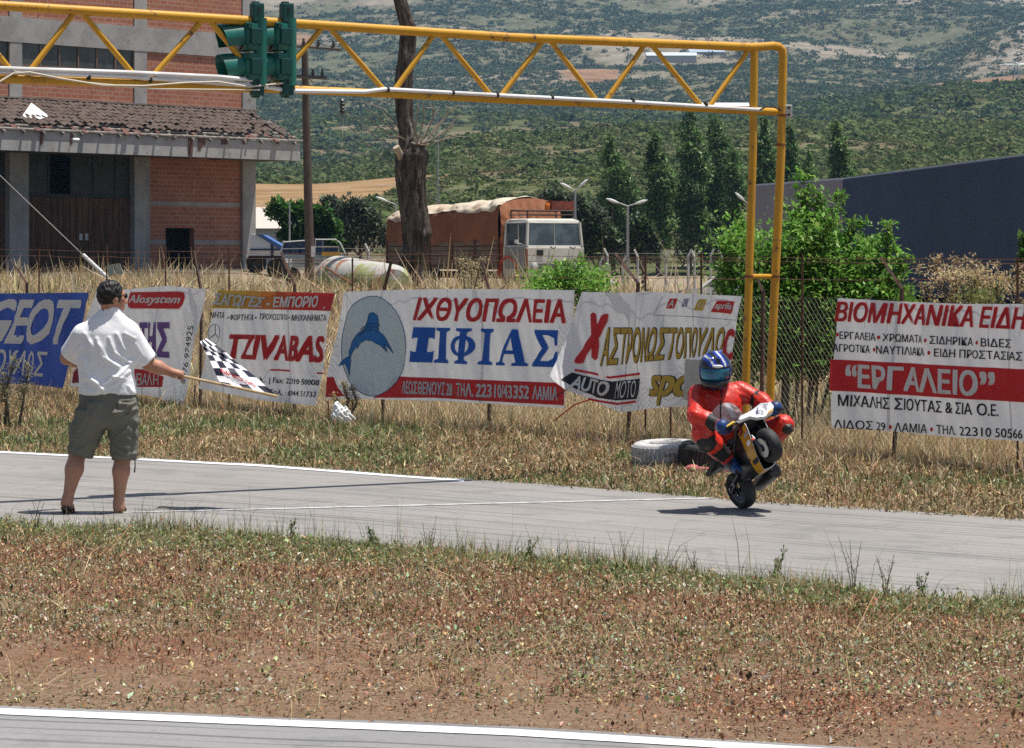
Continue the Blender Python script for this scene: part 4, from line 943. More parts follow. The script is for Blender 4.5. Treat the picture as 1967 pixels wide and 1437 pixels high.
glass = M('cab glass', (.05, .065, .075), .12, c2=(.12, .15, .17), sc=1.3, spec=.6)
m = MB(); m.hexa([tp(-.07, .1, zw), tp(-.05, .1, zw), tp(-.05, CW - .1, zw), tp(-.07, CW - .1, zw), tp(-.13, .15, 3.21), tp(-.11, .15, 3.21), tp(-.11, CW - .15, 3.21), tp(-.13, CW - .15, 3.21)]); m.build('windscreen', glass, tr)
m = MB(); tbox(m, -1.5, -.12, .07, .085, zw, 3.2); m.build('side_window', glass, tr)
m = MB(); m.tube([tp(-.045, CW / 2, zw), tp(-.1, CW / 2, 3.2)], .012, 5); m.build('reflection_bar', cream, tr)  # cream bar stands in for a light stripe reflected in the windscreen
m = MB(); tbox(m, -.66, -.02, -.012, -.002, 1.25, zw - .05); tbox(m, -1.5, -.7, -.012, -.002, 1.6, zw - .05); do = m.build('door', M('dull blue grey door', (.22, .25, .26), .6, c2=(.30, .31, .30), sc=2, c3=(.25, .12, .06), sc3=4, a3=.66, b3=.75), tr)
m = MB(); tbox(m, -.06, .02, -.03, .05, 1.2, 2.3); m.build('rusty_edge', M('rust', (.22, .085, .045), .9, c2=(.14, .06, .04), sc=6), tr)
dk = M('black trim', (.025, .025, .025), .6)
m = MB(); tbox(m, 0, .03, .42, CW - .42, 1.42, 1.78); g_ = m.build('grille', dk, tr)
m = MB(); 
for k in range(5): tbox(m, .03, .045, .45, CW - .45, 1.46 + k * .065, 1.485 + k * .065)
m.build('grille_bar', M('dull chrome', (.4, .4, .4), .4, .7), g_)
for b in (.32, CW - .32):
    Mx = Matrix.Translation(tp(.0, b, 1.68)) @ hd.to_track_quat('Z', 'Y').to_matrix().to_4x4(); m = MB(); m.lathe([(.15, 0), (.16, .05), (.13, .07)], Mx, 16); h_ = m.build('headlight', M('dull chrome', (.4, .4, .4), .4, .7), tr)
    m = MB(); m.lathe([(.13, .055), (.10, .10), (0, .12)], Mx, 16); m.build('lens', M('lamp glass', (.55, .57, .58), .15, spec=.6), h_)
m = MB(); tbox(m, 0, .02, .42, .68, 2.05, 2.26); m.build('vent', dk, tr)
for b in (.95, 1.75): m = MB(); m.tube([tp(.02, b, zw - .05), tp(.06, b + .12, zw - .12), tp(.03, b + .22, zw - .06)], .022, 5); m.build('wiper', dk, tr)
m = MB(); tbox(m, -.1, .12, -.02, CW + .02, 1.02, 1.22); m.build('bumper', M('dark bumper', (.06, .055, .05), .7), tr)
m = MB(); tbox(m, -.30, -.12, -.30, -.26, 2.48, 2.62); m.tube([tp(-.15, 0, 2.45), tp(-.2, -.28, 2.5)], .015, 5); m.build('mirror', M('white enamel', (.75, .75, .75), .4), tr)
m = MB(); redm = M('red oxide frame', (.24, .05, .03), .7)
for b in (.25, CW - .25): m.tube([tp(-1.5, b, 3.38), tp(-1.5, b, 3.66), tp(-.35, b, 3.62), tp(-.35, b, 3.38)], .03, 5)
for a in (-1.5, -.9, -.35): m.tube([tp(a, .25, 3.5), tp(a, CW - .25, 3.5)], .025, 5); m.tube([tp(a, .25, 3.64), tp(a, CW - .25, 3.64)], .025, 5)
rk = m.build('roof_rack', M('dark rack', (.06, .04, .035), .7), tr)
m = MB(); tbox(m, -.75, -.35, 1.25, 2.15, 3.66, 3.98); m.build('rack_box', M('maroon box', (.17, .045, .035), .8, c2=(.30, .08, .04), sc=3), rk)
m = MB(); m.lathe([(.10, 0), (.10, .16), (.07, .24), (0, .26)], Matrix.Translation(tp(-.5, 1.15, 3.66)), 12); m.build('beacon', M('orange beacon', (.55, .14, .02), .4), rk)
rim_m = M('dusty wheel', (.10, .09, .085), .85)
def wheel(a, b, r=.48):
    Mx = Matrix.Translation(tp(a, b, ZG + r)) @ rt.to_track_quat('Z', 'Y').to_matrix().to_4x4(); m = MB()
    m.lathe([(.24, -.12), (.4, -.14), (r - .03, -.13), (r, -.08), (r, .08), (r - .03, .13), (.4, .14), (.24, .12)], Mx, 26); w = m.build('wheel', M('truck rubber', (.03, .03, .03), .9, c2=(.07, .06, .05), sc=3), tr)
    m = MB(); m.lathe([(0, -.05), (.12, -.08), (.24, -.11), (.25, .11), (0, .11)], Mx, 20); m.build('rim', M('blue grey rim', (.12, .16, .2), .6), w)
for a in (-1.25, -7.2, -8.3):
    for b in (.16, CW - .16): wheel(a, b)
for b0, b1 in ((-.06, .28), (CW - .28, CW + .06)):
    m = MB(); pr = [tp(-1.25 - .66 * math.cos(t), b0, ZG + .5 + .66 * math.sin(t)) for t in np.linspace(-.1, math.pi + .1, 14)]; pr2 = [q_ + rt * (b1 - b0) for q_ in pr]
    po = [p + (p - tp(-1.25, b0, ZG + .5)).normalized() * .07 for p in pr]; po2 = [q_ + rt * (b1 - b0) for q_ in po]; n = len(pr)
    m.add(pr + pr2 + po + po2, [f for i in range(n - 1) for f in ((i, i + 1, n + i + 1, n + i), (2 * n + i, 3 * n + i, 3 * n + i + 1, 2 * n + i + 1), (i, 2 * n + i, 2 * n + i + 1, i + 1), (n + i, n + i + 1, 3 * n + i + 1, 3 * n + i))]); m.build('mudguard', M('faded red mudguard', (.50, .075, .04), .6), tr)
m = MB(); tbox(m, -10.0, .0, .6, 1.75, 1.25, 1.5); m.build('chassis', dk, tr)
# load bed
C0, C1 = -1.85, -10.3; zf = 1.72; zs = 2.58; zt = 3.98
m = MB(); tbox(m, C1, C0, -.05, CW + .05, zf - .15, zf); m.build('bed_floor', M('bed timber', (.10, .07, .055), .9), tr)
bedw = NT('grey brown bed boards'); v = bedw.co('Object', (.5, .5, 7)); cq = bedw.mix(bedw.ramp(bedw.noise(v, 1.4, 5, .7), .35, .7), (.20, .16, .13), (.115, .085, .07)); bedw.base(bedw.mix(bedw.ramp(bedw.noise(bedw.co('Object'), 2, 4), .58, .7, 0, .7), cq, (.22, .095, .05))); bed_m = bedw.done(.9, 0, .15)
m = MB(); nb = 4
for k in range(5):
    z0_ = zf + (zs - zf) * k / 5; tbox(m, C1, C0, -.06, -.01, z0_ + .012, z0_ + (zs - zf) / 5 - .01)
tbox(m, C1, C0, CW, CW + .05, zf, zs); tbox(m, C1 - .05, C1, -.05, CW + .05, zf, zs)
m.build('side_board', bed_m, tr)
m = MB()
for k in range(6): a = C0 + (C1 - C0) * k / 5; tbox(m, a - .06, a + .06, -.10, -.06, zf - .1, zs + .05)
m.build('stanchion', M('rusty stanchion', (.12, .06, .04), .9), tr)
m = MB(); tbox(m, C0 - .02, C0 + .05, 0, CW, zf - .4, zs + .05); m.build('headboard', M('orange headboard', (.55, .13, .05), .7, c2=(.42, .11, .05), sc=2), tr)
def tarp_pt(a, s_):                                  # s_ 0..1 round the section from near side over the top to the far side
    H = zt - .30 * abs(a - C0) / 9.0 + .05 * math.sin(a * 2.1) * .6; wv = .03 * math.sin(a * 5 + s_ * 7) + .025 * math.sin(a * 11)
    prof = [(-.06, zs - .12), (-.07, H - .75), (-.02, H - .22), (.25, H - .02), (CW / 2, H + .12), (CW - .25, H - .02), (CW + .02, H - .22), (CW + .07, H - .75), (CW + .06, zs - .1)]
    t = s_ * (len(prof) - 1); i = min(int(t), len(prof) - 2); f_ = t - i; b = prof[i][0] * (1 - f_) + prof[i + 1][0] * f_; z_ = prof[i][1] * (1 - f_) + prof[i + 1][1] * f_
    return tp(a, b + (wv if s_ < .3 or s_ > .7 else 0), z_ + (wv if .3 < s_ < .7 else 0))
tarpq = NT('shaded orange tarpaulin'); v = tarpq.co('Object'); c = tarpq.mix(tarpq.ramp(tarpq.noise(v, .8, 5), .35, .7), (.25, .105, .06), (.185, .075, .045)); c = tarpq.mix(tarpq.ramp(tarpq.noise(v, 3, 5, .7), .6, .74, 0, .7), c, (.50, .30, .20)); tarpq.base(c); tarpq.bump(tarpq.noise(tarpq.co('Object', (1, 1, .35)), 5, 4), .5, .05); tarp_m = tarpq.done(.75, 0, .2)  # side cloth: its shade is painted into the darker colour
na, ns = 60, 33; V = [tarp_pt(C0 + .06 + (C1 - C0 - .1) * i / (na - 1), j / (ns - 1)) for i in range(na) for j in range(ns)]
Fs = [(i * ns + j, (i + 1) * ns + j, (i + 1) * ns + j + 1, i * ns + j + 1) for i in range(na - 1) for j in range(ns - 1)]
Fs.append(tuple(range((na - 1) * ns, na * ns)))
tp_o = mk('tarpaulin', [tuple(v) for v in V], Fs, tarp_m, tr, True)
# front sheet with pleats, bulging towards the cab
n1, n2 = 40, 26; V = []
for i in range(n1):
    b = -.06 + (CW + .12) * i / (n1 - 1); e = tarp_pt(C0 + .06, 0); top = zt - .22 + .34 * math.sin(math.pi * i / (n1 - 1)) ** .5
    for j in range(n2):
        f_ = j / (n2 - 1); V.append(tp(C0 + .09 + .10 * math.sin(math.pi * f_) + .028 * math.sin((b * 2.2 - f_ * 2.4) * 9) * f_ * (1 - i / n1) + .012 * math.sin(b * 17), b, top + (zs - .1 - top) * f_))
Fs = [(i * n2 + j, (i + 1) * n2 + j, (i + 1) * n2 + j + 1, i * n2 + j + 1) for i in range(n1 - 1) for j in range(n2 - 1)]
mk('front_sheet', [tuple(v) for v in V], Fs, M('sunlit orange tarpaulin', (.46, .19, .095), .75, c2=(.38, .145, .07), sc=1.5, c3=(.5, .32, .22), sc3=4, a3=.6, b3=.74), tp_o, True)  # lighter copy of the tarpaulin colour, sunlight painted in
# cream cover over the top, sunlight on the tarp put into its pale colour
V = []; na, ns = 90, 25
for i in range(na):
    a = C0 + .02 + (C1 - C0) * i / (na - 1); lo = .26 - .055 * (fbm(np.array([a]), np.array([0.]), 1.1, 131)[0] - .3) * 2
    for j in range(ns):
        s_ = lo + (.74 - lo) * j / (ns - 1); p = tarp_pt(a, s_); c_ = tp(a, CW / 2, 2.6); V.append(p + (p - c_).normalized() * (.05 + .03 * math.sin(a * 6 + j * .6)))
Fs = [(i * ns + j, (i + 1) * ns + j, (i + 1) * ns + j + 1, i * ns + j + 1) for i in range(na - 1) for j in range(ns - 1)]
mk('sunlit_cream_cover', [tuple(v) for v in V], Fs, M('sunlit cream canvas', (.52, .46, .37), .9, c2=(.40, .31, .22), sc=1.2), tp_o, True)

# ------------------------------------------------------------ rusty tank, vehicles, small buildings
a = P(645, 533, 60.5); b = P(752, 552, 57.5); ax_ = (b - a); L = ax_.length; Mx = Matrix.Translation(a) @ ax_.to_track_quat('Z', 'Y').to_matrix().to_4x4(); R = .44
q = NT('green and rust tank'); g = q.n('ShaderNodeNewGeometry'); sp = q.n('ShaderNodeSeparateXYZ'); v = q.co('Object'); q.l(g.outputs['Position'], sp.inputs[0])
zz = q.n('ShaderNodeMath', operation='ADD'); q.l(sp.outputs['Z'], zz.inputs[0]); nz_ = q.ramp(q.noise(v, 1.6, 5), .2, .8, -.28, .28); q.l(nz_, zz.inputs[1])
c = q.mix(q.ramp(zz.outputs[0], 1.62, 1.70), (.30, .33, .15), (.42, .41, .38)); c = q.mix(q.ramp(q.noise(v, 2.8, 5, .7), .54, .66, 0, .9), c, (.32, .12, .06)); q.base(c); q.bump(q.noise(v, 9, 4), .3, .02); tank_m = q.done(.8, 0, .2)
tk = empty('storage_tank', a - Vector((0, 0, .5)), 'rusty pale green storage tank lying in the dry grass', 'tank')
m = MB(); m.lathe([(.16, -.30), (.3, -.22), (R * .93, -.06), (R, .1), (R, L * .5), (R * .985, L * .5 + .02), (R * 1.0, L), (R * .8, L + .12), (0, L + .16)], Mx, 36); m.build('shell', tank_m, tk, True)
m = MB(); m.lathe([(.16, -.30), (.15, .05), (0, .06)], Mx, 20); m.build('opening', dark_m, tk)
m = MB(); m.tube([P(627, 515, 57), P(700, 560, 56)], .02, 6); m.build('pipe', M('rust', (.22, .085, .045), .9), tk)

tl_ = empty('flatbed_trailer', (P(600, 500, 112).x, 112, gz(-7, 112)), 'dark blue flatbed trailer with pale rails and a yellow board', 'trailer')
def xb(mb, x0, x1, y0, y1, Y, d): a = P(x0, y1, Y); b = P(x1, y0, Y); mb.hexa([(a.x, Y, a.z), (b.x, Y, a.z), (b.x, Y + d, a.z), (a.x, Y + d, a.z), (a.x, Y, b.z), (b.x, Y, b.z), (b.x, Y + d, b.z), (a.x, Y + d, b.z)])
m = MB(); xb(m, 545, 655, 490, 496, 112, 2.2); m.build('deck', M('pale blue deck', (.22, .30, .34), .6), tl_)
m = MB(); xb(m, 618, 652, 484, 491, 111.8, .15); m.build('side_board', M('yellow board', (.62, .36, .04), .6), tl_)
for x0, x1, y0 in ((543, 556, 463), (558, 575, 466), (578, 598, 462), (604, 618, 462), (622, 650, 474)):
    m = MB(); xb(m, x0, x1, y0, 489, 112.6, 1.2); m.build('crate', M('navy crate', (.02, .03, .075), .7, c2=(.03, .05, .06), sc=3), tl_)
m = MB(); pa = M('pale rail', (.5, .52, .52), .5)
m.tube([P(538, 487, 112), P(545, 465, 112), P(600, 461, 112), P(600, 489, 112)], .03, 6); m.tube([P(605, 489, 112), P(606, 460, 112), P(645, 460, 112), P(653, 466, 112), P(664, 488, 112)], .03, 6); m.tube([P(606, 474, 112), P(650, 474, 112), P(650, 489, 112)], .025, 6); m.tube([P(540, 478, 112), P(600, 477, 112)], .02, 6)
m.build('rail', pa, tl_)
for x in (560, 640):
    c = P(x, 503, 112.5); Mx = Matrix.Translation((c.x, c.y, gz(c.x, c.y) + .35)) @ Matrix.Rotation(math.pi / 2, 4, 'X'); m = MB(); m.lathe([(0, -.1), (.3, -.12), (.35, -.08), (.35, .08), (.3, .12), (0, .1)], Mx, 18); m.build('wheel', M('truck rubber', (.03, .03, .03), .9), tl_)
cabt = empty('tipper_truck', (P(520, 500, 118).x, 118, gz(-9, 118)), 'white and blue tipper truck half hidden behind the building corner', 'truck')
m = MB(); Yb = 118
def quadpr(mb, px, Y, d):
    f_ = [P(x, y, Y) for x, y in px]; k_ = [p + Vector((0, d, 0)) for p in f_]; n = len(px); mb.add(f_ + k_, [tuple(range(n - 1, -1, -1)), tuple(range(n, 2 * n))] + [(i, (i + 1) % n, n + (i + 1) % n, n + i) for i in range(n)])
quadpr(m, [(480, 449), (500, 452), (541, 478), (541, 491), (480, 491)], Yb, 2.2); m.build('body', M('white vehicle paint', (.68, .69, .70), .4), cabt)
m = MB(); quadpr(m, [(490, 450), (505, 451), (549, 477), (545, 484), (538, 480), (500, 455)], Yb - .1, 2.4); m.build('tarp', M('blue cover', (.06, .13, .33), .5), cabt)
m = MB(); quadpr(m, [(520, 466), (525, 466), (525, 491), (520, 491)], Yb - .05, .1); quadpr(m, [(480, 478), (541, 478), (541, 481), (480, 481)], Yb - .06, .05); m.build('strut', M('navy strut', (.03, .04, .09), .6), cabt)
m = MB(); xb(m, 478, 545, 491, 497, Yb, 2.2); m.build('chassis', dk, cabt)
for x in (492, 532):
    c = P(x, 503, Yb + .3); Mx = Matrix.Translation((c.x, c.y, gz(c.x, c.y) + .4)) @ Matrix.Rotation(math.pi / 2, 4, 'X'); m = MB(); m.lathe([(0, -.1), (.34, -.12), (.4, -.08), (.4, .08), (.34, .12), (0, .1)], Mx, 18); m.build('wheel', M('truck rubber', (.03, .03, .03), .9), cabt)

def car(name, label, c, rz, paint, L=4.1, W_=1.65, H=1.38):
    t = empty(name, c, label, 'car'); R_ = Matrix.Rotation(rz, 4, 'Z'); T = Matrix.Translation(c) @ R_
    def sec(rows, nm, mat_, par, half=None):
        V = []; 
        for x, z, w in rows: V += [T @ Vector((x, -w / 2, z)), T @ Vector((x, w / 2, z))]
        return V
    prof = [(-L / 2, .45), (-L / 2 + .03, .78), (-L * .30, .86), (-L * .2, .9), (L * .22, .92), (L * .40, .84), (L / 2, .72), (L / 2, .4), (L / 2 - .3, .28), (-L / 2 + .2, .28)]
    m = MB(); m.prism(prof, lambda x, z, d: T @ Vector((x, d, z)), -W_ / 2, W_ / 2); m.build('body', paint, t)
    roof = [(-L * .30, .86), (-L * .17, H), (L * .12, H), (L * .27, .90)]
    m = MB(); m.prism([(-L * .29, .87), (-L * .165, H - .05), (L * .115, H - .05), (L * .26, .91)], lambda x, z, d: T @ Vector((x, d, z)), -W_ / 2 + .1, W_ / 2 - .1); m.build('window', glass, t)
    m = MB(); m.prism([(-L * .18, H - .06), (-L * .16, H), (L * .11, H), (L * .13, H - .06)], lambda x, z, d: T @ Vector((x, d, z)), -W_ / 2 + .08, W_ / 2 - .08)
    for x0, x1 in ((-.30, -.17), (-.02, -.02), (.27, .12)):
        for s_ in (-1, 1): m.tube([T @ Vector((L * x0, s_ * (W_ / 2 - .09), .88)), T @ Vector((L * x1, s_ * (W_ / 2 - .09), H - .02))], .04, 5)
    m.build('roof', paint, t)
    for x in (-L * .31, L * .31):
        for s_ in (-1, 1):
            m = MB(); m.lathe([(0, -.09), (.24, -.1), (.3, -.07), (.3, .07), (.24, .1), (0, .09)], T @ Matrix.Translation((x, s_ * (W_ / 2 - .08), .3)) @ Matrix.Rotation(math.pi / 2, 4, 'X'), 18); w = m.build('wheel', M('truck rubber', (.03, .03, .03), .9), t)
    return t
c = P(1420, 560, 95); c.z = gz(c.x, 95); c.z = EYE - (523 - YH) / F * 95 - 1.38
car('parked_car', 'white car half hidden by grass and the green shrub', c, math.pi * .93, M('white car paint', (.70, .71, .72), .35))
c = P(458, 560, 138); c.z = EYE - (493 - YH) / F * 138 - 1.36
car('parked_car', 'light blue car low behind the corner of the brick building', Vector((c.x, 138, c.z)), .0, M('light blue car paint', (.20, .30, .42), .35))
def shedlet(name, label, x0, x1, y0, y1, Y, roofm, wallm, cat='shed', depth=10, group=None):
    a = P(x0, y1, Y); b = P(x1, y0, Y); zg = float(hill_z(np.array([a.x]), np.array([Y]))[0]) if Y > 240 else gz(a.x, Y); z0_ = min(a.z, zg) - 2; t = empty(name, (a.x, Y, z0_), label, cat, group); h = b.z - a.z
    m = MB(); m.hexa([(a.x, Y, z0_), (b.x, Y, z0_), (b.x, Y + depth, z0_), (a.x, Y + depth, z0_), (a.x, Y, a.z + .35 * h), (b.x, Y, a.z + .35 * h), (b.x, Y + depth, a.z + .35 * h), (a.x, Y + depth, a.z + .35 * h)]); m.build('wall', wallm, t)
    m = MB(); q0 = a.z + .35 * h; m.prism([(Y - .4, q0), (Y + depth / 2, b.z), (Y + depth + .4, q0)], lambda yy_, zz_, d: (d, yy_, zz_), a.x - .4, b.x + .4); m.build('roof', roofm, t); return t
gh = M('pale sheet roof', (.52, .55, .58), .5); gw = M('pale wall', (.42, .40, .37), .9)
shedlet('farm_shed', 'long pale roofed farm shed high on the hillside, left of its neighbour', 1243, 1338, 99, 111, 1700, gh, gw, depth=14, group='farm sheds on the hillside')
shedlet('farm_shed', 'shorter blue grey farm shed high on the hillside, the right one of two', 1325, 1392, 92, 104, 1730, M('blue grey roof', (.36, .42, .5), .5), gw, depth=14, group='farm sheds on the hillside')
shedlet('farm_shed', 'white roofed farm shed just above the lower gantry beam', 1345, 1438, 196, 208, 1160, M('white sheet roof', (.66, .68, .7), .5), gw, depth=10, group='farm sheds on the hillside')
shedlet('farm_shed', 'tiny white shed on the hillside right of the trunk', 1168, 1195, 79, 87, 1800, gh, gw, depth=10, group='farm sheds on the hillside')
h = shedlet('white_house', 'pale rendered house seen through the gap by the building corner', 490, 543, 396, 462, 190, M('pale wall cap', (.5, .45, .4), .9), M('cream render', (.60, .56, .50), .9), 'house', 8)
# pylon
YP = 1150; py = empty('power_pylon', P(1955, 300, YP), 'thin lattice power pylon at the right edge of the hillside', 'pylon'); py.location.z = float(hill_z(np.array([py.location.x]), np.array([YP]))[0])
m = MB(); tx = P(1952, 122, YP); bz = py.location.z - 1; H = tx.z - bz
lv = [0, .2, .38, .54, .68, .8, .9, 1]; wd = lambda f_: 3.2 * (1 - f_) ** 1.3 + .45
for k in range(len(lv) - 1):
    for sx, sy in ((-1, -1), (1, -1), (1, 1), (-1, 1)):
        a = Vector((tx.x + sx * wd(lv[k]), YP + sy * wd(lv[k]), bz + H * lv[k])); b = Vector((tx.x + sx * wd(lv[k + 1]), YP + sy * wd(lv[k + 1]), bz + H * lv[k + 1])); m.tube([a, b], .11, 4)
        nx = {(-1, -1): (1, -1), (1, -1): (1, 1), (1, 1): (-1, 1), (-1, 1): (-1, -1)}[(sx, sy)]; m.tube([a, Vector((tx.x + nx[0] * wd(lv[k + 1]), YP + nx[1] * wd(lv[k + 1]), bz + H * lv[k + 1]))], .07, 4)
m.build('lattice', M('galvanised', (.42, .44, .46), .5, .4), py)
for f_, w in ((.86, 5.5), (.97, 6.5)):
    m = MB(); m.tube([(tx.x - w, YP, bz + H * f_), (tx.x, YP - .4, bz + H * f_ + .7), (tx.x + w, YP, bz + H * f_)], .12, 4); m.tube([(tx.x - w, YP, bz + H * f_), (tx.x + w, YP, bz + H * f_)], .1, 4); arm = m.build('crossarm', M('galvanised', (.42, .44, .46), .5, .4), py)
    for sx in (-1, 1): m = MB(); m.tube([(tx.x + sx * w, YP, bz + H * f_), (tx.x + sx * w, YP, bz + H * f_ - 2.4)], .16, 5); m.build('insulator', M('dark insulator', (.05, .045, .045), .4), arm)
# ------------------------------------------------------------ single weeds that stand up along the median's edge
def weed(label, px, y_base, h, seed, leafy, pal):
    r = random.Random(seed); b = G(px, y_base); b.z = gz(b.x, b.y) - .01; t = empty('tall_weed', b, label, 'weed', 'tall weeds along the edge of the median'); m = MB(); LP = []; LS = []
    for k in range(3 if leafy else 4):
        lean = Vector((r.uniform(-.28, .28), r.uniform(-.2, .2), 1)); hh = h * r.uniform(.6, 1); e = b + lean * hh; mid = b + Vector((lean.x * .3, lean.y * .3, .5)) * hh + Vector((r.uniform(-.02, .02), 0, 0)); m.tube([b, mid, e], [.0028, .0022, .001], 4)
        for j in range(16 if leafy else 9):
            f_ = r.uniform(.12 if leafy else .4, 1); p = b.lerp(mid, f_ * 2) if f_ < .5 else mid.lerp(e, f_ * 2 - 1); ang = r.uniform(0, 6.28); ln = h * r.uniform(.05, .2) * (1.2 - f_); q_ = p + Vector((math.cos(ang) * ln, math.sin(ang) * ln, ln * .7)); m.tube([p, q_], [.0014, .0008], 3, caps=False)
            for _ in range(3 if leafy else 1): LP.append(tuple(q_.lerp(p, r.uniform(0, .8)))); LS.append((.030 if leafy else .014) * r.uniform(.6, 1.3) * (1.2 - .6 * f_))
    LP = np.array(LP); V, Q, C = leaves(LP, np.array(LS), pick(len(LP), pal, None, .2), .42, .8); mk('leaf', V, Q, leafmat('shrub leaves', .38, .5), t, col=C); m.build('stem', M('weed stem', (.12, .12, .05), .8), t)
GW = [(.13, .21, .05), (.18, .24, .07), (.10, .15, .05)]; DW = [(.16, .15, .09), (.10, .10, .06), (.24, .2, .12)]
for i, (x, y, h, lf, lab) in enumerate(((1492, 1118, .30, 1, 'leafy green weed with yellowing leaves standing below the rider'), (720, 1052, .26, 1, 'tall green weed left of the middle of the median edge'), (1640, 1150, .36, 0, 'dark dry branching weed below the red banded banner'), (1770, 1160, .22, 1, 'green weed near the right end of the median edge'), (1330, 1110, .24, 0, 'thin wispy weed just left of the leafy one below the rider'), (825, 1065, .28, 0, 'thin seed stalk in the middle of the median edge'), (1020, 1085, .24, 1, 'bright green weed clump under the torn banner corner'), (380, 1030, .22, 0, 'thin dry stalks right of the man feet'), (1250, 1105, .20, 1, 'low green weed under the tyre pile'), (1920, 1172, .24, 0, 'spiky weed at the right edge of the median'), (70, 1022, .26, 0, 'dry stalks at the left edge of the median'), (560, 1040, .20, 1, 'green weed with yellow tips below the chequered flag'), (1700, 1160, .30, 0, 'sparse stalk weed between two others at the right'))): weed(lab, x, y, h, 70 + i, lf, GW if lf else DW)
# ------------------------------------------------------------ trackside fence
def fpx(x):                                   # ground point of the fence line under photo column x
    Y = 32.9 / (1 + 1.36 * (x - CX) / F); return Vector(((x - CX) / F * Y, Y, 0))
def onf(x, y, off=0.0):                       # photo point on the fence plane moved `off` metres to the track
    return ray_plane(x, y, Vector((0, 32.9, 0)) + FN * off, FN)
fe = empty('chain_link_fence', fpx(1000), 'rusty chain link fence on leaning angle iron posts along the track', 'fence')
iron = M('rusty angle iron', (.075, .05, .042), .9, c2=(.13, .07, .05), sc=8)
rod_m = M('rusty rod', (.14, .06, .04), .9, c2=(.08, .045, .035), sc=10)
def post(xb, xt, yt, xm, ym):
    m = MB(); b = fpx(xb); b.z = -.05; k = onf(xm, ym, .0); t = onf(xt, yt, -.02)
    m.tube([b, k], .021, 4); m.tube([k, t], [.021, .017], 4); m.build('post', iron, fe)
for a in ((45, 20, 498, 52, 545), (385, 372, 482, 387, 560), (566, 540, 486, 566, 548), (735, 752, 500, 737, 560), (940, 925, 500, 940, 560), (1204, 1182, 487, 1226, 545), (1462, 1442, 510, 1466, 560), (1716, 1692, 494, 1733, 556), (2010, 1985, 495, 2012, 560)): post(*a)
for x, yt in ((75, 478), (205, 470), (318, 474), (440, 478), (677, 496), (1240, 488), (1347, 486), (1541, 488), (1955, 494)):
    m = MB(); b = fpx(x); b.z = -.05; m.tube([b, onf(x, yt)], .011, 5); m.build('rod', rod_m, fe)
for x, y0, y1 in ((375, 740, 790), (525, 770, 800), (630, 770, 800), (1288, 560, 860), (335, 735, 780)): m = MB(); m.tube([onf(x, y0), onf(x + random.uniform(-4, 4), y1)], .010, 4); m.build('stake', rod_m, fe)
for y0, y1, y2 in ((478, 489, 500), (490, 500, 506), (515, 530, 540)):
    m = MB(); pts_ = [onf(x, np.interp(x, (-150, 700, 2050), (y0, y1, y2)) + random.uniform(-2, 2)) for x in range(-150, 2050, 60)]; m.tube(pts_, .0028, 3, caps=False)
    for i in range(len(pts_) - 1):
        for k in range(5): p = pts_[i].lerp(pts_[i + 1], k / 5); m.tube([p + Vector((-.008, 0, -.012)), p + Vector((.008, 0, .012))], .002, 3, caps=False)
    m.build('barbed_wire', rod_m, fe)
V = []; Q = []; u0, u1 = -13.0, 11.0; O = Vector((0, 32.9, 0)); pitch = .062; hh = 1.52; zlo = .03
us = np.arange(u0 - hh, u1 + hh, pitch); Uo = lambda x, y: ((onf(x, y) - O).dot(FD), onf(x, y).z)
cov = [(Uo(x0, yt)[0] + .05, Uo(x1, yt)[0] - .05, Uo((x0 + x1) / 2, yb)[1] + .12) for x0, x1, yt, yb in ((-215, 140, 570, 735), (185, 365, 560, 745), (415, 610, 565, 750), (658, 1090, 562, 765), (1118, 1400, 565, 700), (1609, 2080, 580, 825))]
for u in us:                                     # strands; left out where a banner lies over them
    for s_ in (-1, 1):
        for k3 in range(14):
            h0, h1 = hh * k3 / 14, hh * (k3 + 1) / 14; um = u + s_ * (h0 + h1) / 2 * .86; zm = zlo + (h0 + h1) / 2
            if any(c0 < um < c1 and zm > zc for c0, c1, zc in cov): continue
            a = O + FD * (u + s_ * h0 * .86) + Vector((0, 0, zlo + h0)); b = O + FD * (u + s_ * h1 * .86) + Vector((0, 0, zlo + h1))
            o_ = FN * (.003 * s_); w = FD * .0010; k = len(V)
            V += [a + o_ - w, a + o_ + w, b + o_ + w, b + o_ - w, a + o_ + FN * .003, b + o_ + FN * .003]; Q += [(k, k + 1, k + 2, k + 3), (k, k + 3, k + 5, k + 4), (k + 1, k + 4, k + 5, k + 2)]
mk('mesh', [tuple(v) for v in V], np.array(Q), M('galvanised mesh', (.32, .29, .25), .7, .2), fe)

# ------------------------------------------------------------ banners
def bary(q, s_, t):                              # bilinear in a photo quad TL TR BR BL
    (a, b), (c, d), (e, f_), (g, h) = q
    return ((a * (1 - s_) + c * s_) * (1 - t) + (g * (1 - s_) + e * s_) * t, (b * (1 - s_) + d * s_) * (1 - t) + (h * (1 - s_) + f_ * s_) * t)
def cloth(name, c, trans=.45, bscale=4, grime=.0):
    q = NT(name); v = q.co('Object'); cc = q.mix(q.ramp(q.noise(v, 1.3, 5), .45, .75, 0, .35), c, tuple(k * .8 for k in c)); q.base(cc)
    q.bump(q.noise(q.co('Object', (1, 1, .3)), bscale, 3, .5, .8), .35, .06); q.done(.55, 0, .3)
    tr_ = q.n('ShaderNodeBsdfTranslucent'); q.l(cc, tr_.inputs[0]); mx = q.n('ShaderNodeMixShader'); mx.inputs[0].default_value = trans * .55
    q.l(q.b.outputs[0], mx.inputs[1]); q.l(tr_.outputs[0], mx.inputs[2]); q.l(mx.outputs[0], q.out.inputs[0]); return q.m
def ink(name, c):
    if name in MATS: return MATS[name]
    MATS[name] = cloth(name, c, .3); return MATS[name]
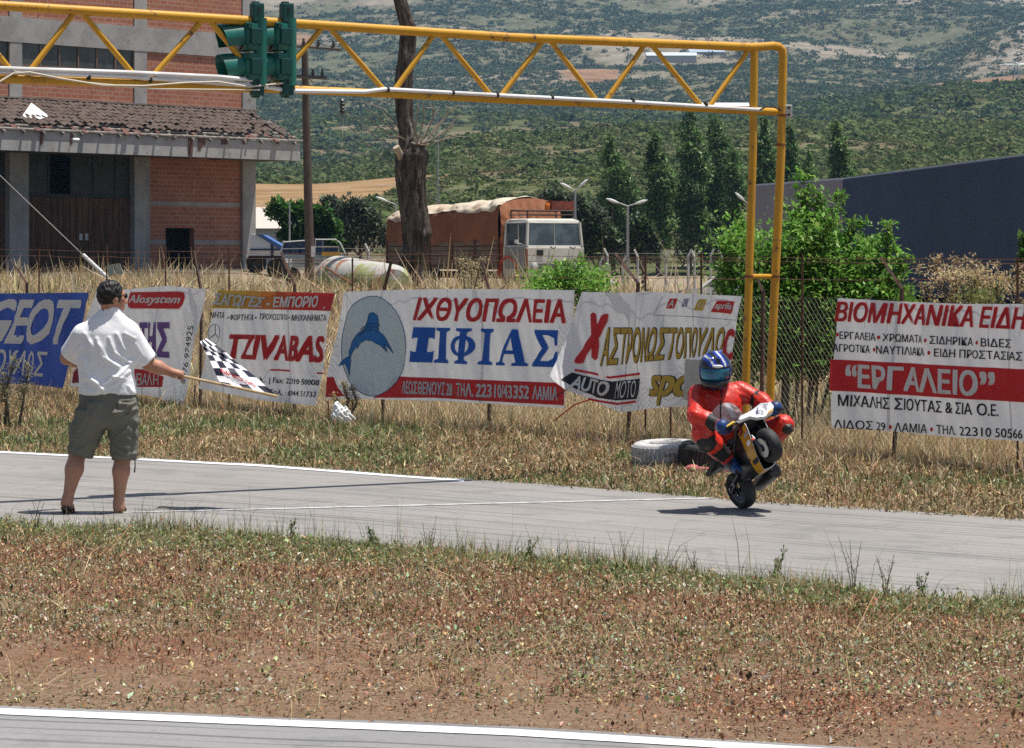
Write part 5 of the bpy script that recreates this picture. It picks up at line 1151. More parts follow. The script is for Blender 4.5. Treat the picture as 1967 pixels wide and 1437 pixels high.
RED = ink('red print', (.62, .025, .03)); BLK = ink('black print', (.025, .025, .035)); WHT = ink('white print', (.80, .80, .80)); BLUE = ink('blue print', (.012, .11, .50)); YEL = ink('yellow print', (.62, .42, .07)); PUR = ink('purple print', (.22, .12, .36))
white_c = cloth('white banner vinyl', (.87, .87, .88)); blue_c = cloth('blue banner vinyl', (.035, .085, .38), .4)
class Banner:
    def __init__(s, name, label, off, fold, seed, wave=None):
        s.off = off; s.fold = fold; s.seed = seed; s.wave = wave; s.o = empty(name, (0, 0, 0), label, 'banner', 'advertising banners along the fence')
    def pt(s, x, y, lift=0.0):
        p = onf(x, y, s.off); u = (p - O).dot(FD); z_ = p.z
        lift = lift * 1.8; d = s.fold * (math.sin(u * 7 + z_ * 3.1 + s.seed) * .5 + math.sin(u * 17 - z_ * 5 + s.seed * 2) * .25 + math.sin(u * 3.1 + s.seed * 3) * .7 + math.sin(u * 29 + z_ * 11 + s.seed) * .12 + 1.1 * abs(math.sin(u * 4.3 + (1.5 - z_) * 1.1 * math.sin(u * 1.7 + s.seed) + s.seed)) ** 3) * 1.25 * (.35 + .65 * math.sin(max(0, min(1, (z_ - .15) / 1.4)) * math.pi))
        p = p + FN * (d + lift)
        if s.wave:
            k = s.wave(x, y)
            if k: e = Vector((0, 0, EYE)); p = e + (p - e) * (1 - k / p.y)
        return p
    def sheet(s, top, bot, m_, nu=110, nv=36, name='cloth', lift=0.0):
        nu = int(nu * 1.9); nv = int(nv * 1.5)
        """top/bot: polylines of photo points from left to right"""
        def arc(pl):
            pl = np.array(pl, float); L = np.concatenate([[0], np.cumsum(np.abs(np.diff(pl[:, 0])) + 1e-6)]); L /= L[-1]; return lambda t: (np.interp(t, L, pl[:, 0]), np.interp(t, L, pl[:, 1]))
        A, B = arc(top), arc(bot); V = []
        for i in range(nu + 1):
            t = i / nu; a = A(t); b = B(t)
            for j in range(nv + 1): f_ = j / nv; V.append(tuple(s.pt(a[0] * (1 - f_) + b[0] * f_, a[1] * (1 - f_) + b[1] * f_, lift)))
        i, j = np.meshgrid(np.arange(nu), np.arange(nv), indexing='ij'); i = i.ravel(); j = j.ravel(); w = nv + 1
        return mk(name, V, np.stack([i * w + j, i * w + j + 1, (i + 1) * w + j + 1, (i + 1) * w + j], 1), m_, s.o, True)
    def text(s, body, q, m_, bold=.03, shear=0.0, lift=.004, name='lettering', outline=None, squeeze=None):
        if outline is not None: s.text(body, q, outline[0], bold + outline[1], shear, lift - .0028, name)
        cu = bpy.data.curves.new('t', 'FONT'); cu.body = body; cu.size = 1; cu.shear = shear; cu.resolution_u = 3; cu.fill_mode = 'FRONT'
        ob = bpy.data.objects.new('t', cu); COL.objects.link(ob); dg = bpy.context.evaluated_depsgraph_get(); me = bpy.data.meshes.new_from_object(ob.evaluated_get(dg))
        c = np.zeros(len(me.vertices) * 3); me.vertices.foreach_get('co', c); c = c.reshape(-1, 3)[:, :2]; lo, hi = c.min(0), c.max(0); W_ = hi[0] - lo[0]; H_ = hi[1] - lo[1]
        V = []; Fs = []; k = bold * .8; sh = [(0, 0)] if bold < .005 else [(-k, -k * .6), (k, -k * .6), (-k, k * .6), (k, k * .6)]
        for i, (dx, dy) in enumerate(sh):
            bm = bmesh.new(); bm.from_mesh(me)
            for v in bm.verts: v.co = Vector(((v.co.x + dx - lo[0]) / W_, (v.co.y + dy - lo[1]) / H_, 0))
            v_, f_ = s.cut(bm, q, lift + .0006 * i); o_ = len(V); V += v_; Fs += [[j + o_ for j in f] for f in f_]
        bpy.data.objects.remove(ob); bpy.data.curves.remove(cu); bpy.data.meshes.remove(me)
        return mk(name, V, Fs, m_, s.o, True)
    def cut(s, bm, q, lift):
        xs_ = np.hypot(q[1][0] - q[0][0], q[1][1] - q[0][1]); n1 = max(2, int(xs_ / 9)); n2 = max(2, int(abs(q[3][1] - q[0][1]) / 9))
        for k in range(1, n1): bmesh.ops.bisect_plane(bm, geom=bm.verts[:] + bm.edges[:] + bm.faces[:], plane_co=(k / n1, 0, 0), plane_no=(1, 0, 0))
        for k in range(1, n2): bmesh.ops.bisect_plane(bm, geom=bm.verts[:] + bm.edges[:] + bm.faces[:], plane_co=(0, k / n2, 0), plane_no=(0, 1, 0))
        V = [tuple(s.pt(*bary(q, v.co.x, 1 - v.co.y), lift)) for v in bm.verts]; bm.verts.index_update(); Fs = [[v.index for v in f.verts] for f in bm.faces]; bm.free()
        return V, Fs
    def map2(s, bm, q, lift, name, m_):
        V, Fs = s.cut(bm, q, lift); return mk(name, V, Fs, m_, s.o, True)
    def poly(s, px, m_, lift=.003, name='panel'):
        x0 = min(p[0] for p in px); x1 = max(p[0] for p in px); y0 = min(p[1] for p in px); y1 = max(p[1] for p in px)
        bm = bmesh.new(); vs = [bm.verts.new(((x - x0) / (x1 - x0), 1 - (y - y0) / (y1 - y0), 0)) for x, y in px]; f_ = bm.faces.new(vs); bmesh.ops.triangulate(bm, faces=[f_])
        return s.map2(bm, [(x0, y0), (x1, y0), (x1, y1), (x0, y1)], lift, name, m_)
    def line(s, px, w, m_, lift=.0035, name='line', closed=False):
        px = [Vector(p) for p in px]; n = len(px); L = []; R_ = []
        for i in range(n):
            d = (px[(i + 1) % n] - px[i - 1]) if closed else (px[min(i + 1, n - 1)] - px[max(i - 1, 0)]); d.normalize(); nn_ = Vector((-d.y, d.x)) * w / 2; L.append(px[i] + nn_); R_.append(px[i] - nn_)
        V = [tuple(s.pt(p.x, p.y, lift)) for p in L + R_]; m_n = n if closed else n - 1
        return mk(name, V, [(i, (i + 1) % n, n + (i + 1) % n, n + i) for i in range(m_n)], m_, s.o, True)
    def ties(s, pts_):
        for x, y in pts_:
            m = MB(); p = s.pt(x, y); m.tube([p + Vector((0, 0, -.01)), p + Vector((0, 0, .03)) - FN * (s.off + .01)], .006, 4); m.build('tie', M('black cord', (.03, .03, .03), .8), s.o)
def cr(x0, y0, k): return lambda *p: [(x0 + a * k, y0 + b * k) for a, b in p]
SL = .35
# 1 blue
b1 = Banner('banner', 'blue banner with white car maker lettering, leftmost on the fence', .06, .022, 1.0)
b1.sheet([(-215, 566), (172, 562)], [(-245, 738), (-60, 736), (60, 738), (122, 746)], blue_c, 80)
b1.text('PEUGEOT', [(-118, 576), (154, 578), (140, 660), (-142, 656)], WHT, .05, .28); b1.text('ΠΟΥΛΟΣ', [(-26, 670), (94, 676), (88, 724), (-32, 716)], WHT, .02, .2); b1.ties([(-100, 565), (5, 564), (90, 563), (168, 563)])
# 2 white, partly behind the man
b2 = Banner('banner', 'white banner with a red rounded name plate and purple letters behind the man', .06, .02, 2.3)
b2.sheet([(184, 560), (250, 555), (322, 549), (396, 556)], [(136, 742), (210, 750), (290, 760), (352, 779)], white_c, 80)
c5 = cr(0, 540, .2034)
rr = c5((1225, 118), (1245, 104), (1700, 98), (1740, 112), (1748, 150), (1725, 225), (1690, 262), (1250, 258), (1205, 240), (1198, 200)); b2.poly(rr, RED, .003)
b2.text('Alosystem', c5((1225, 130), (1715, 135), (1695, 232), (1215, 228)), WHT, .035, .25); b2.line(c5((1225, 112), (1700, 92), (1752, 110), (1755, 160), (1700, 270), (1250, 266), (1195, 245)), 1.2, WHT, .0028)
b2.text('ΤΗΣ', c5((1330, 400), (1600, 400), (1610, 715), (1330, 690)), PUR, .06, .12); b2.text('6976 974925', c5((1700, 960), (1790, 420), (1842, 425), (1740, 975)), BLK, .0, 0)
b2.poly(c5((1268, 828), (1390, 836), (1420, 850), (1560, 900), (1545, 1000), (1285, 1000)), RED, .003); b2.text('ΒΑΛΗ', c5((1300, 870), (1520, 885), (1515, 980), (1300, 985)), WHT, .02, .1)
b2.poly(c5((735, 810), (755, 806), (760, 960), (690, 962), (705, 860)), ink('maroon print', (.30, .02, .04)), .003); b2.ties([(188, 561), (250, 556), (292, 551), (340, 551), (392, 556)])
# 3 red and orange headed
b3 = Banner('banner', 'white banner with an orange to red header strip behind the chequered flag', .06, .024, 4.1)
c2_ = cr(390, 545, .16354)
b3.sheet(c2_((180, 75), (500, 105), (700, 135), (830, 112), (1565, 112)), c2_((-60, 1235), (300, 1290), (700, 1370), (1090, 1412), (1330, 1432)), white_c, 90)
for i in range(8):
    a, b = i / 8, (i + 1) / 8; q4 = c2_((180, 75), (1565, 112), (1530, 320), (115, 285)); col = mixc((.55, .36, .04), (.62, .03, .03), np.array(sstep(.1, .75, (a + b) / 2))); nm = 'header print %d' % i
    b3.map2((lambda bm: (bmesh.ops.create_grid(bm, x_segments=1, y_segments=1, size=.5, matrix=Matrix.Translation((.5, .5, 0))), bm)[1])(bmesh.new()), [bary(q4, a, 0), bary(q4, b, 0), bary(q4, b, 1), bary(q4, a, 1)], .003, 'header_strip', ink(nm, tuple(col)))
b3.text('ΣΑΓΩΓΕΣ', c2_((150, 110), (745, 165), (700, 275), (130, 240)), ink('grey white print', (.62, .64, .68)), .05, .0, .006); b3.text('- ΕΜΠΟΡΙΟ', c2_((780, 160), (1380, 145), (1350, 275), (760, 275)), WHT, .05, 0, .006)
b3.text('ΝΗΤΑ', c2_((110, 330), (262, 335), (255, 410), (100, 400)), BLK, .02); b3.text('• ΦΟΡΤΗΓΑ •', c2_((305, 360), (665, 358), (655, 435), (300, 430)), BLK, .02); b3.text('ΤΡΟΧΟΣΠΙΤΑ •', c2_((690, 350), (1040, 365), (1030, 430), (680, 420)), BLK, .02); b3.text('ΜΗΧΑΝΗΜΑΤΑ', c2_((1060, 365), (1490, 365), (1485, 442), (1050, 435)), BLK, .02)
b3.text('TZIVABAS', c2_((345, 600), (1440, 625), (1420, 920), (335, 872)), RED, .055, .18); b3.line(c2_((490, 1008), (900, 1015), (1415, 1055)), 3.2, RED)
b3.text('Τηλ. | Fax: 22310 50008', c2_((600, 1085), (1370, 1125), (1360, 1215), (595, 1172)), BLK, .02); b3.text('Τηλ. : 6944 51733', c2_((790, 1238), (1340, 1265), (1330, 1350), (785, 1318)), BLK, .02)
th_ = np.linspace(0, 2 * np.pi, 33)[:-1]; gr = ink('grey print', (.16, .16, .18))
b3.line(c2_(*[(147 + 62 * math.cos(t), 588 + 115 * math.sin(t)) for t in th_]), 1.0, gr, closed=True)
for t in (-math.pi / 2, math.pi / 6, 5 * math.pi / 6): b3.line(c2_((147, 588), (147 + 56 * math.cos(t), 588 + 105 * math.sin(t))), 1.6, gr)
b3.ties(c2_((190, 78), (480, 105), (830, 114), (1200, 113), (1550, 113)))
# 4 swordfish
b4 = Banner('banner', 'wide white banner with a blue leaping swordfish and blue and red lettering', .06, .018, 5.2)
c3_ = cr(620, 545, .25419)
b4.sheet(c3_((155, 62), (520, 48), (940, 40), (1340, 40), (1905, 50)), c3_((10, 870), (420, 872), (1000, 890), (1400, 915), (1840, 942)), white_c, 150, 40)
el = [(385 + 250 * math.cos(t), 472 + 378 * math.sin(t)) for t in np.linspace(0, 2 * np.pi, 49)[:-1]]
b4.poly(c3_((40, 705), (85, 705), (110, 770), (165, 850), (18, 858)), RED, .003); b4.poly(c3_((550, 700), (1842, 752), (1838, 920), (1300, 890), (840, 862), (400, 862), (480, 810)), RED, .003)
b4.poly(c3_(*[(x * 1 - .0, y) for x, y in el]), ink('pale blue print', (.60, .68, .73)), .0045); b4.line(c3_(*el), 1.3, ink('dark blue print', (.02, .09, .26)), .0055, closed=True)
fish = c3_((120, 625), (150, 578), (205, 545), (200, 520), (235, 440), (272, 385), (335, 338), (352, 295), (364, 228), (378, 217), (395, 219), (428, 245), (442, 310), (440, 352), (476, 385), (502, 440), (542, 528), (500, 478), (482, 456), (502, 524), (464, 466), (432, 452), (390, 430), (340, 426), (300, 452), (276, 492), (268, 476), (240, 512), (218, 552), (216, 600), (206, 700), (190, 640), (172, 604))
b4.poly(fish, ink('swordfish blue', (.015, .17, .50)), .007, 'swordfish'); nb_ = ink('navy print', (.012, .03, .12)); b4.line(fish, .9, nb_, .008, closed=True)
for k in range(3): b4.line(c3_(*[(290 + k * 6 + 150 * t, 395 - k * 24 - 60 * math.sin(t * 2.2) + 18 * t) for t in np.linspace(0, 1, 8)]), 1.5, nb_, .008)
b4.text('ΙΧΘΥΟΠΩΛΕΙΑ', c3_((708, 106), (1822, 122), (1832, 297), (690, 274)), RED, .045, .2)
def glyph(polys, x0, x1, yt0, yt1, yb0, yb1):
    for pl in polys: b4.poly(c3_(*[(x0 + (x1 - x0) * a + (yb0 - yt0) * 0 - 22 * b, (yt0 + (yt1 - yt0) * a) * (1 - b) + (yb0 + (yb1 - yb0) * a) * b) for a, b in pl]), BLUE, .005, 'lettering')
def topY(x): return np.interp(x, (690, 1790), (328, 352))
def botY(x): return np.interp(x, (670, 1760), (590, 632))
GI = [[(.05, 0), (.95, 0), (.95, .07), (.72, .12), (.72, .88), (.95, .93), (.95, 1), (.05, 1), (.05, .93), (.28, .88), (.28, .12), (.05, .07)]]
GXI = [[(.02, 0), (1, 0), (1, .34), (.86, .30), (.14, .30), (.02, .34)], [(.30, .30), (.72, .30), (.72, .40), (.30, .40)], [(.30, .40), (.72, .40), (.72, .62), (.30, .62)], [(.30, .62), (.72, .62), (.72, .70), (.30, .70)], [(.0, .66), (.14, .70), (.86, .70), (1, .66), (1, 1), (0, 1)]]
ring = [(.5 + .5 * math.cos(t), .5 + .30 * math.sin(t)) for t in np.linspace(0, 2 * np.pi, 25)]
inn = [(.5 + .27 * math.cos(t), .5 + .22 * math.sin(t)) for t in np.linspace(0, 2 * np.pi, 25)]
GPH = [[ring[i], ring[i + 1], inn[i + 1], inn[i]] for i in range(24)] + [[(.22, 0), (.80, 0), (.80, .07), (.64, .11), (.64, .89), (.80, .93), (.80, 1), (.22, 1), (.22, .93), (.38, .89), (.38, .11), (.22, .07)]]
GA = [[(.44, 0), (.60, 0), (.90, .90), (1.02, .93), (1.02, 1), (.56, 1), (.56, .93), (.66, .90), (.44, .22), (.24, .90), (.36, .93), (.36, 1), (-.02, 1), (-.02, .93), (.10, .90)], [(.30, .58), (.60, .58), (.63, .68), (.27, .68)]]
GS = [[(.02, 0), (.98, 0), (.98, .42), (.90, .42), (.84, .22), (.60, .14), (.38, .14), (.66, .48), (.34, .84), (.66, .84), (.88, .76), (.95, .58), (1.03, .58), (1.03, 1), (0, 1), (0, .92), (.40, .50), (.02, .06)]]
for g_, x0, x1 in ((GXI, 690, 848), (GI, 850, 975), (GPH, 985, 1180), (GI, 1198, 1318), (GA, 1345, 1560), (GS, 1600, 1790)): glyph(g_, x0, x1, topY(x0), topY(x1), botY(x0), botY(x1))
for body, x0, x1 in (('ΛΕΩΣΘΕΝΟΥΣ 28', 605, 980), ('ΤΗΛ.', 1018, 1162), ('22310/43352', 1182, 1560), ('ΛΑΜΙΑ', 1585, 1775)):
    ty = lambda x: np.interp(x, (605, 1775), (735, 782)); by = lambda x: np.interp(x, (605, 1775), (828, 880)); b4.text(body, c3_((x0, ty(x0)), (x1, ty(x1)), (x1 - 4, by(x1)), (x0 - 4, by(x0))), ink('grey white print', (.62, .64, .68)), .045, 0)
b4.ties(c3_((160, 64), (345, 56), (520, 50), (735, 46), (945, 42), (1170, 42), (1340, 42), (1650, 47), (1895, 52)))
# 5 motorcycle shop, with the torn corner blowing towards the track
c7 = cr(1060, 550, .20336)
def wv5(x, y):
    k = max(0.0, (1170 - x) / 110) * max(0.0, min(1, (y - 560) / 190)); return .55 * k * k ** .3 if k > 0 else 0
b5 = Banner('banner', 'white banner with yellow letters, its loose left corner curling forward, behind the rider', .06, .026, 6.6, wv5)
b5.sheet(c7((285, 52), (700, 62), (900, 50), (1180, 62), (1500, 82), (1812, 92)), c7((5, 850), (130, 985), (430, 1090), (680, 1190), (960, 1150), (1245, 1135), (1690, 745)), white_c, 110, 46)
b5.poly(c7((372, 262), (400, 246), (428, 262), (470, 560), (462, 680), (420, 700), (385, 670), (388, 470)), RED, .004); b5.poly(c7((515, 258), (550, 262), (545, 330), (470, 480), (280, 725), (215, 732), (188, 715), (200, 680), (420, 420), (480, 280)), RED, .006)
b5.text('ΑΣΤΡΟΝΩΣΤΟΠΟΥΛΟ', c7((520, 398), (1625, 398), (1600, 640), (500, 745)), YEL, .03, .12, .005, outline=(BLK, .035)); b5.text('C', c7((1635, 415), (1742, 412), (1725, 690), (1610, 690)), RED, .06, .15)
b5.line(c7((190, 790), (380, 818), (575, 862), (850, 825)), 4.2, RED); b5.poly(c7((170, 815), (240, 835), (420, 868), (600, 898), (842, 872), (808, 1065), (640, 1078), (445, 1050), (200, 968), (95, 880)), BLK, .003)
b5.text('AUTO', c7((180, 838), (585, 905), (560, 1042), (150, 960)), WHT, .04, .2, .006); b5.text('MOTO', c7((645, 895), (810, 885), (795, 1050), (625, 1062)), WHT, .0, .05, .006); b5.line(c7((330, 1065), (480, 1085), (650, 1110), (802, 1088)), 4.2, RED)
b5.text('spo', c7((985, 848), (1290, 855), (1262, 1115), (935, 1112)), YEL, .05, .15, .005, outline=(BLK, .03)); b5.line(c7((1050, 95), (985, 272), (1370, 288), (1765, 320)), .9, BLK)
b5.poly(c7((1115, 116), (1185, 116), (1150, 210), (1082, 210)), RED, .004); b5.text('A', c7((1125, 125), (1165, 125), (1145, 195), (1100, 195)), WHT, .03, .1, .006)
b5.poly(c7((1255, 116), (1310, 118), (1280, 195), (1222, 192)), ink('grey blue print', (.30, .30, .45)), .004); b5.text('K', c7((1255, 125), (1300, 125), (1280, 188), (1230, 186)), WHT, .03, .1, .006); b5.poly(c7((1395, 120), (1468, 124), (1430, 230), (1355, 225)), YEL, .004); b5.line(c7((1410, 150), (1395, 195), (1430, 195), (1440, 160)), 1.4, WHT, .006)
b5.poly(c7((1555, 135), (1745, 142), (1705, 262), (1502, 242)), RED, .004); b5.text('aprilia', c7((1555, 150), (1722, 158), (1700, 238), (1530, 228)), WHT, .03, .2, .006)
b5.ties(c7((290, 54), (510, 60), (880, 56), (1180, 64), (1505, 84))); m = MB(); m.tube([b5.pt(*c7((1690, 660))[0]), onf(1425, 686)], .006, 4); m.tube([b5.pt(*c7((135, 975))[0]), onf(1066, 762, .3)], .006, 4); m.build('cord', M('black cord', (.03, .03, .03), .8), b5.o)
m = MB(); pa = [b5.pt(*q_) for q_ in c7((330, 1075), (200, 1120), (110, 1200), (20, 1275))]; m.tube(pa, .007, 5); m.build('red_cord', ink('red print', (.6, .02, .02)), b5.o)
# 6 tool shop
b6 = Banner('banner', 'white banner with a broad red band and white tool shop name at the right edge', .06, .02, 8.0)
c4_ = cr(1590, 560, .20182)
b6.sheet(c4_((95, 62), (700, 95), (1270, 118), (1868, 118), (2600, 150)), c4_((55, 1295), (620, 1330), (1200, 1385), (1868, 1425), (2600, 1490)), white_c, 150, 44)
b6.text('ΒΙΟΜΗΧΑΝΙΚΑ ΕΙΔΗ', c4_((85, 97), (1900, 158), (1890, 360), (78, 280)), RED, .045, .18)
sl6 = lambda yl, yr: (lambda x: np.interp(x, (80, 1868), (yl, yr)))
def row6(items, yt, yb, m_, bold, sh=0.0):
    for body, x0, x1 in items: b6.text(body, c4_((x0, yt(x0)), (x1, yt(x1)), (x1, yb(x1)), (x0, yb(x0))), m_, bold, sh)
row6([('ΕΡΓΑΛΕΙΑ', 122, 476), ('ΧΡΩΜΑΤΑ', 532, 922), ('ΣΙΔΗΡΙΚΑ', 1003, 1400), ('ΒΙΔΕΣ', 1485, 1755)], sl6(378, 462), sl6(448, 542), BLK, .02); row6([('ΑΓΡΟΤΙΚΑ', 68, 415), ('ΝΑΥΤΙΛΙΑΚΑ', 482, 952), ('ΕΙΔΗ ΠΡΟΣΤΑΣΙΑΣ', 1040, 1858)], sl6(498, 578), sl6(570, 660), BLK, .02)
for x, y in ((100, 410), (500, 437), (962, 465), (1442, 487), (460, 553), (996, 583), (607, 1290), (1000, 1312)): b6.poly(c4_(*[(x + 13 * math.cos(t), y + 20 * math.sin(t)) for t in np.linspace(0, 2 * np.pi, 13)[:-1]]), RED, .004, 'dot')
b6.poly(c4_((50, 645), (1868, 740), (2600, 780), (2600, 1100), (1868, 1055), (50, 942)), RED, .003); row6([('ΕΡΓΑΛΕΙΟ', 290, 1448)], sl6(688, 780), sl6(902, 1018), WHT, .045); b6.text('“', c4_((182, 698), (265, 705), (262, 805), (180, 798)), WHT, .04, 0); b6.text('”', c4_((1482, 768), (1585, 775), (1580, 890), (1480, 882)), WHT, .04, 0)
row6([('ΜΙΧΑΛΗΣ ΣΙΟΥΤΑΣ & ΣΙΑ Ο.Ε.', 125, 1628)], sl6(976, 1092), sl6(1085, 1205), BLK, .025); row6([('ΛΙΔΟΣ 29', 85, 565), ('ΛΑΜΙΑ', 645, 955), ('ΤΗΛ.', 1045, 1240), ('22310 50566', 1290, 1868)], sl6(1216, 1315), sl6(1298, 1402), BLK, .015)
b6.ties(c4_((100, 64), (375, 82), (585, 92), (960, 108), (1270, 118), (1580, 120), (1860, 120)))
# blank board behind the rider
m = MB(); q4 = [(1316, 690), (1349, 692), (1347, 772), (1312, 768)]; f_ = [onf(x, y, .16) for x, y in q4]; k_ = [p - FN * .025 for p in f_]
m.add(f_ + k_, [(3, 2, 1, 0), (4, 5, 6, 7), (0, 1, 5, 4), (1, 2, 6, 5), (2, 3, 7, 6), (3, 0, 4, 7)]); bo = m.build('panel', M('grey white board', (.50, .49, .46), .8, c2=(.42, .40, .37), sc=3)); bd = empty('blank_board', onf(1330, 880, .16), 'small blank grey board in front of the yellow lettered banner, behind the helmet', 'board')
setparent(bo, bd); m = MB(); g0 = onf(1332, 765, .155); m.tube([Vector((g0.x, g0.y, -.05)), g0], .014, 6); m.build('stake', iron, bd)

# ------------------------------------------------------------ tyres, bag, cable, papers
white_t = NT('tyre with worn white paint'); v = white_t.co('Object'); c = white_t.mix(white_t.ramp(white_t.noise(white_t.co('Object', (1, 1, 2.2)), 5, 8, .8), .50, .60), (.50, .49, .48), (.17, .165, .16)); white_t.base(c); white_t.bump(white_t.noise(v, 30, 3), .3, .01); white_t = white_t.done(.85, 0, .2)
def tyre(name, label, c, R, r, Wd, m_, tilt=(0, 0), group=None):
    T = Matrix.Translation(c) @ Euler((tilt[0], tilt[1], 0)).to_matrix().to_4x4(); prof = []
    for k in range(19):
        t = 2 * math.pi * k / 18; cx, cz = math.cos(t), math.sin(t); e = .6
        prof.append(((R + r) / 2 + (R - r) / 2 * math.copysign(abs(cx) ** e, cx), Wd / 2 * math.copysign(abs(cz) ** e, cz)))
    root = empty(name, c, label, 'tyre', group); m = MB(); m.lathe(prof, T, 40); m.build('carcass', m_, root, True)
    m = MB()
    for k in range(44):
        t = 2 * math.pi * k / 44; Rz = T @ Matrix.Rotation(t, 4, 'Z'); m.hexa([Rz @ Vector(p) for p in ((R - .012, -.015, -Wd * .33), (R + .007, -.012, -Wd * .33), (R + .007, .012, -Wd * .33), (R - .012, .015, -Wd * .33), (R - .012, -.015, Wd * .33), (R + .007, -.012, Wd * .33), (R + .007, .012, Wd * .33), (R - .012, .015, Wd * .33))])
    m.build('tread', m_, root); return root
tc = G(1282, 905); tc = Vector((tc.x, tc.y + .32, 0))
tyre('car_tyre', 'white painted worn tyre lying on a grey tyre beside the rider', tc + Vector((0, 0, .155)), .305, .18, .185, white_t, (.05, -.03), 'tyres stacked beside the track')
tyre('car_tyre', 'grey half buried tyre at the bottom of the stack beside the rider', tc + Vector((-.02, 0, -.015)), .31, .19, .16, M('grey bleached rubber', (.16, .16, .165), .9, c2=(.25, .25, .26), sc=3), (0, .02), 'tyres stacked beside the track')
t2 = G(1382, 912); tyre('car_tyre', 'black tyre standing in the grass behind the rider leg', Vector((t2.x - .06, t2.y + .5, .14)), .27, .17, .2, M('black rubber', (.03, .03, .03), .9, c2=(.07, .065, .06), sc=3), (.1, .1), 'tyres stacked beside the track')
tyre('car_tyre', 'faded red painted tyre on the ground behind the rider boot', Vector((t2.x + .0, t2.y + .12, .0)), .30, .2, .15, M('faded red tyre paint', (.42, .10, .10), .85, c2=(.30, .11, .10), sc=4), (0, 0), 'tyres stacked beside the track')
bc = Vector(onf(655, 833, .6)); bc.z = .12; s0 = 1 / (F / bc.y)
def bagf(p):
    q = p - np.array(bc); d = smin(ell(q, (0, 0, .0), (.115, .09, .11)), ell(q, (.07, .02, -.05), (.09, .08, .065)), .05); d = smin(d, ell(q, (-.05, 0, .085), (.05, .05, .07)), .03)
    return d + .018 * np.sin(q[:, 0] * 60 + np.sin(q[:, 2] * 45) * 2) * np.sin(q[:, 2] * 50 + q[:, 1] * 40) + .008 * np.sin(q[:, 0] * 130 + q[:, 2] * 95)
tag(blob('plastic_bag', bagf, np.array(bc) - .25, np.array(bc) + .25, .011, M('white plastic bag', (.82, .83, .84), .4, spec=.4)), 'crumpled white plastic bag under the swordfish banner', 'bag')
m = MB(); a = P(-20, 318, 41); b = P(160, 490, 41); m.tube([a, b], .006, 5); w0 = empty('guy_wire', b, 'taut guy wire with a white tube at its lower end, left of the man', 'guy wire'); m.build('cable', M('pale cable', (.35, .34, .33), .6), w0)
m = MB(); m.tube([P(159, 489, 41), P(205, 532, 41)], .027, 10); m.build('tube', M('white plastic tube', (.68, .68, .68), .5), w0); m = MB(); m.tube([P(203, 530, 41), P(222, 560, 41)], .006, 5); m.build('cable', M('pale cable', (.35, .34, .33), .6), w0)
for i, (px, lab) in enumerate((([(204, 511), (216, 508), (221, 527), (209, 532)], 'left paper card hung on the fence wire above the man'), ([(218, 508), (230, 506), (237, 525), (224, 528)], 'right paper card hung on the fence wire above the man'))):
    f_ = [onf(x, y, .03) for x, y in px]; k_ = [p - FN * .004 for p in f_]; m = MB(); m.add(f_ + k_, [(3, 2, 1, 0), (4, 5, 6, 7), (0, 1, 5, 4), (1, 2, 6, 5), (2, 3, 7, 6), (3, 0, 4, 7)]); tag(m.build('paper_card', M('weathered paper', (.42, .42, .33), .9, c2=(.25, .33, .33), sc=11)), lab, 'paper', 'paper cards on the fence')

# ------------------------------------------------------------ gantry
# its foot stands behind the rider on the verge; the beam comes towards the camera on the left
gy = lambda x: 5800 / (213 * (1 + .17 * (1450 - x) / 1450)); 
def gp(x, y, d=0.0): p = P(x, y, gy(x)); return p + Vector((0, d, 0))
yel = NT('chipped yellow paint'); v = yel.co('Object'); c = yel.mix(yel.ramp(yel.noise(v, 2.2, 5), .4, .7, 0, .5), (.57, .295, .016), (.48, .22, .014)); c = yel.mix(yel.ramp(yel.noise(v, 8, 7, .8), .565, .65), c, (.13, .06, .03)); yel.base(c); yel.bump(yel.noise(v, 50, 3), .15, .004); yel = yel.done(.45, 0, .4)
gt = empty('start_gantry', (gp(1475, 905).x, gp(1475, 905).y, 0), 'yellow tubular lattice gantry reaching over the track', 'gantry')
tops = [(150, 20), (395, 36), (626, 52), (840, 66), (1050, 78), (1245, 88)]
bots = [(40, 146), (276, 156), (515, 168), (748, 181), (953, 186), (1155, 191), (1355, 208)]
ty = lambda x: np.interp(x, (-420, 0, 480, 983, 1450), (-20, 11, 40, 72, 91)); by_ = lambda x: np.interp(x, (-420, 0, 200, 480, 560, 700, 983, 1220, 1490), (128, 152, 158, 170, 172, 178, 192, 202, 215))
m = MB(); m.tube([gp(x, ty(x)) for x in (-420, -200, 0, 240, 480, 730, 983, 1220, 1440)] + [gp(1462, 90), gp(1484, 88), gp(1496, 90), gp(1503, 97), gp(1504, 108), gp(1500, 300), gp(1486, 600), gp(1473, 908)], .039, 14); m.build('main_tube', yel, gt, True)
m = MB(); m.tube([gp(x, by_(x)) for x in (-420, -200, 0, 240, 480, 560, 700, 983, 1220, 1490)], .034, 12); m.build('lower_chord', yel, gt, True)
m = MB(); m.tube([gp(1449, 94), gp(1446, 300), gp(1438, 560), gp(1427, 905)], .036, 12); m.build('inner_leg', yel, gt, True)
tx = [-320, -90] + [t[0] for t in tops] + [1446]; bx = [-430, -195] + [b[0] for b in bots]
for i in range(len(tx)):
    for k in (i, i + 1):
        if k < len(bx):
            a = gp(tx[i] + (8 if k > i else -8), ty(tx[i]) + 5); b = gp(bx[k] + (8 if k == i else -8), by_(bx[k]) - 4); m = MB(); m.tube([a, b], .023, 10); m.build('brace', yel, gt, True)
m = MB(); m.tube([gp(1436, 531), gp(1486, 531)], .022, 8); m.build('brace', yel, gt, True)
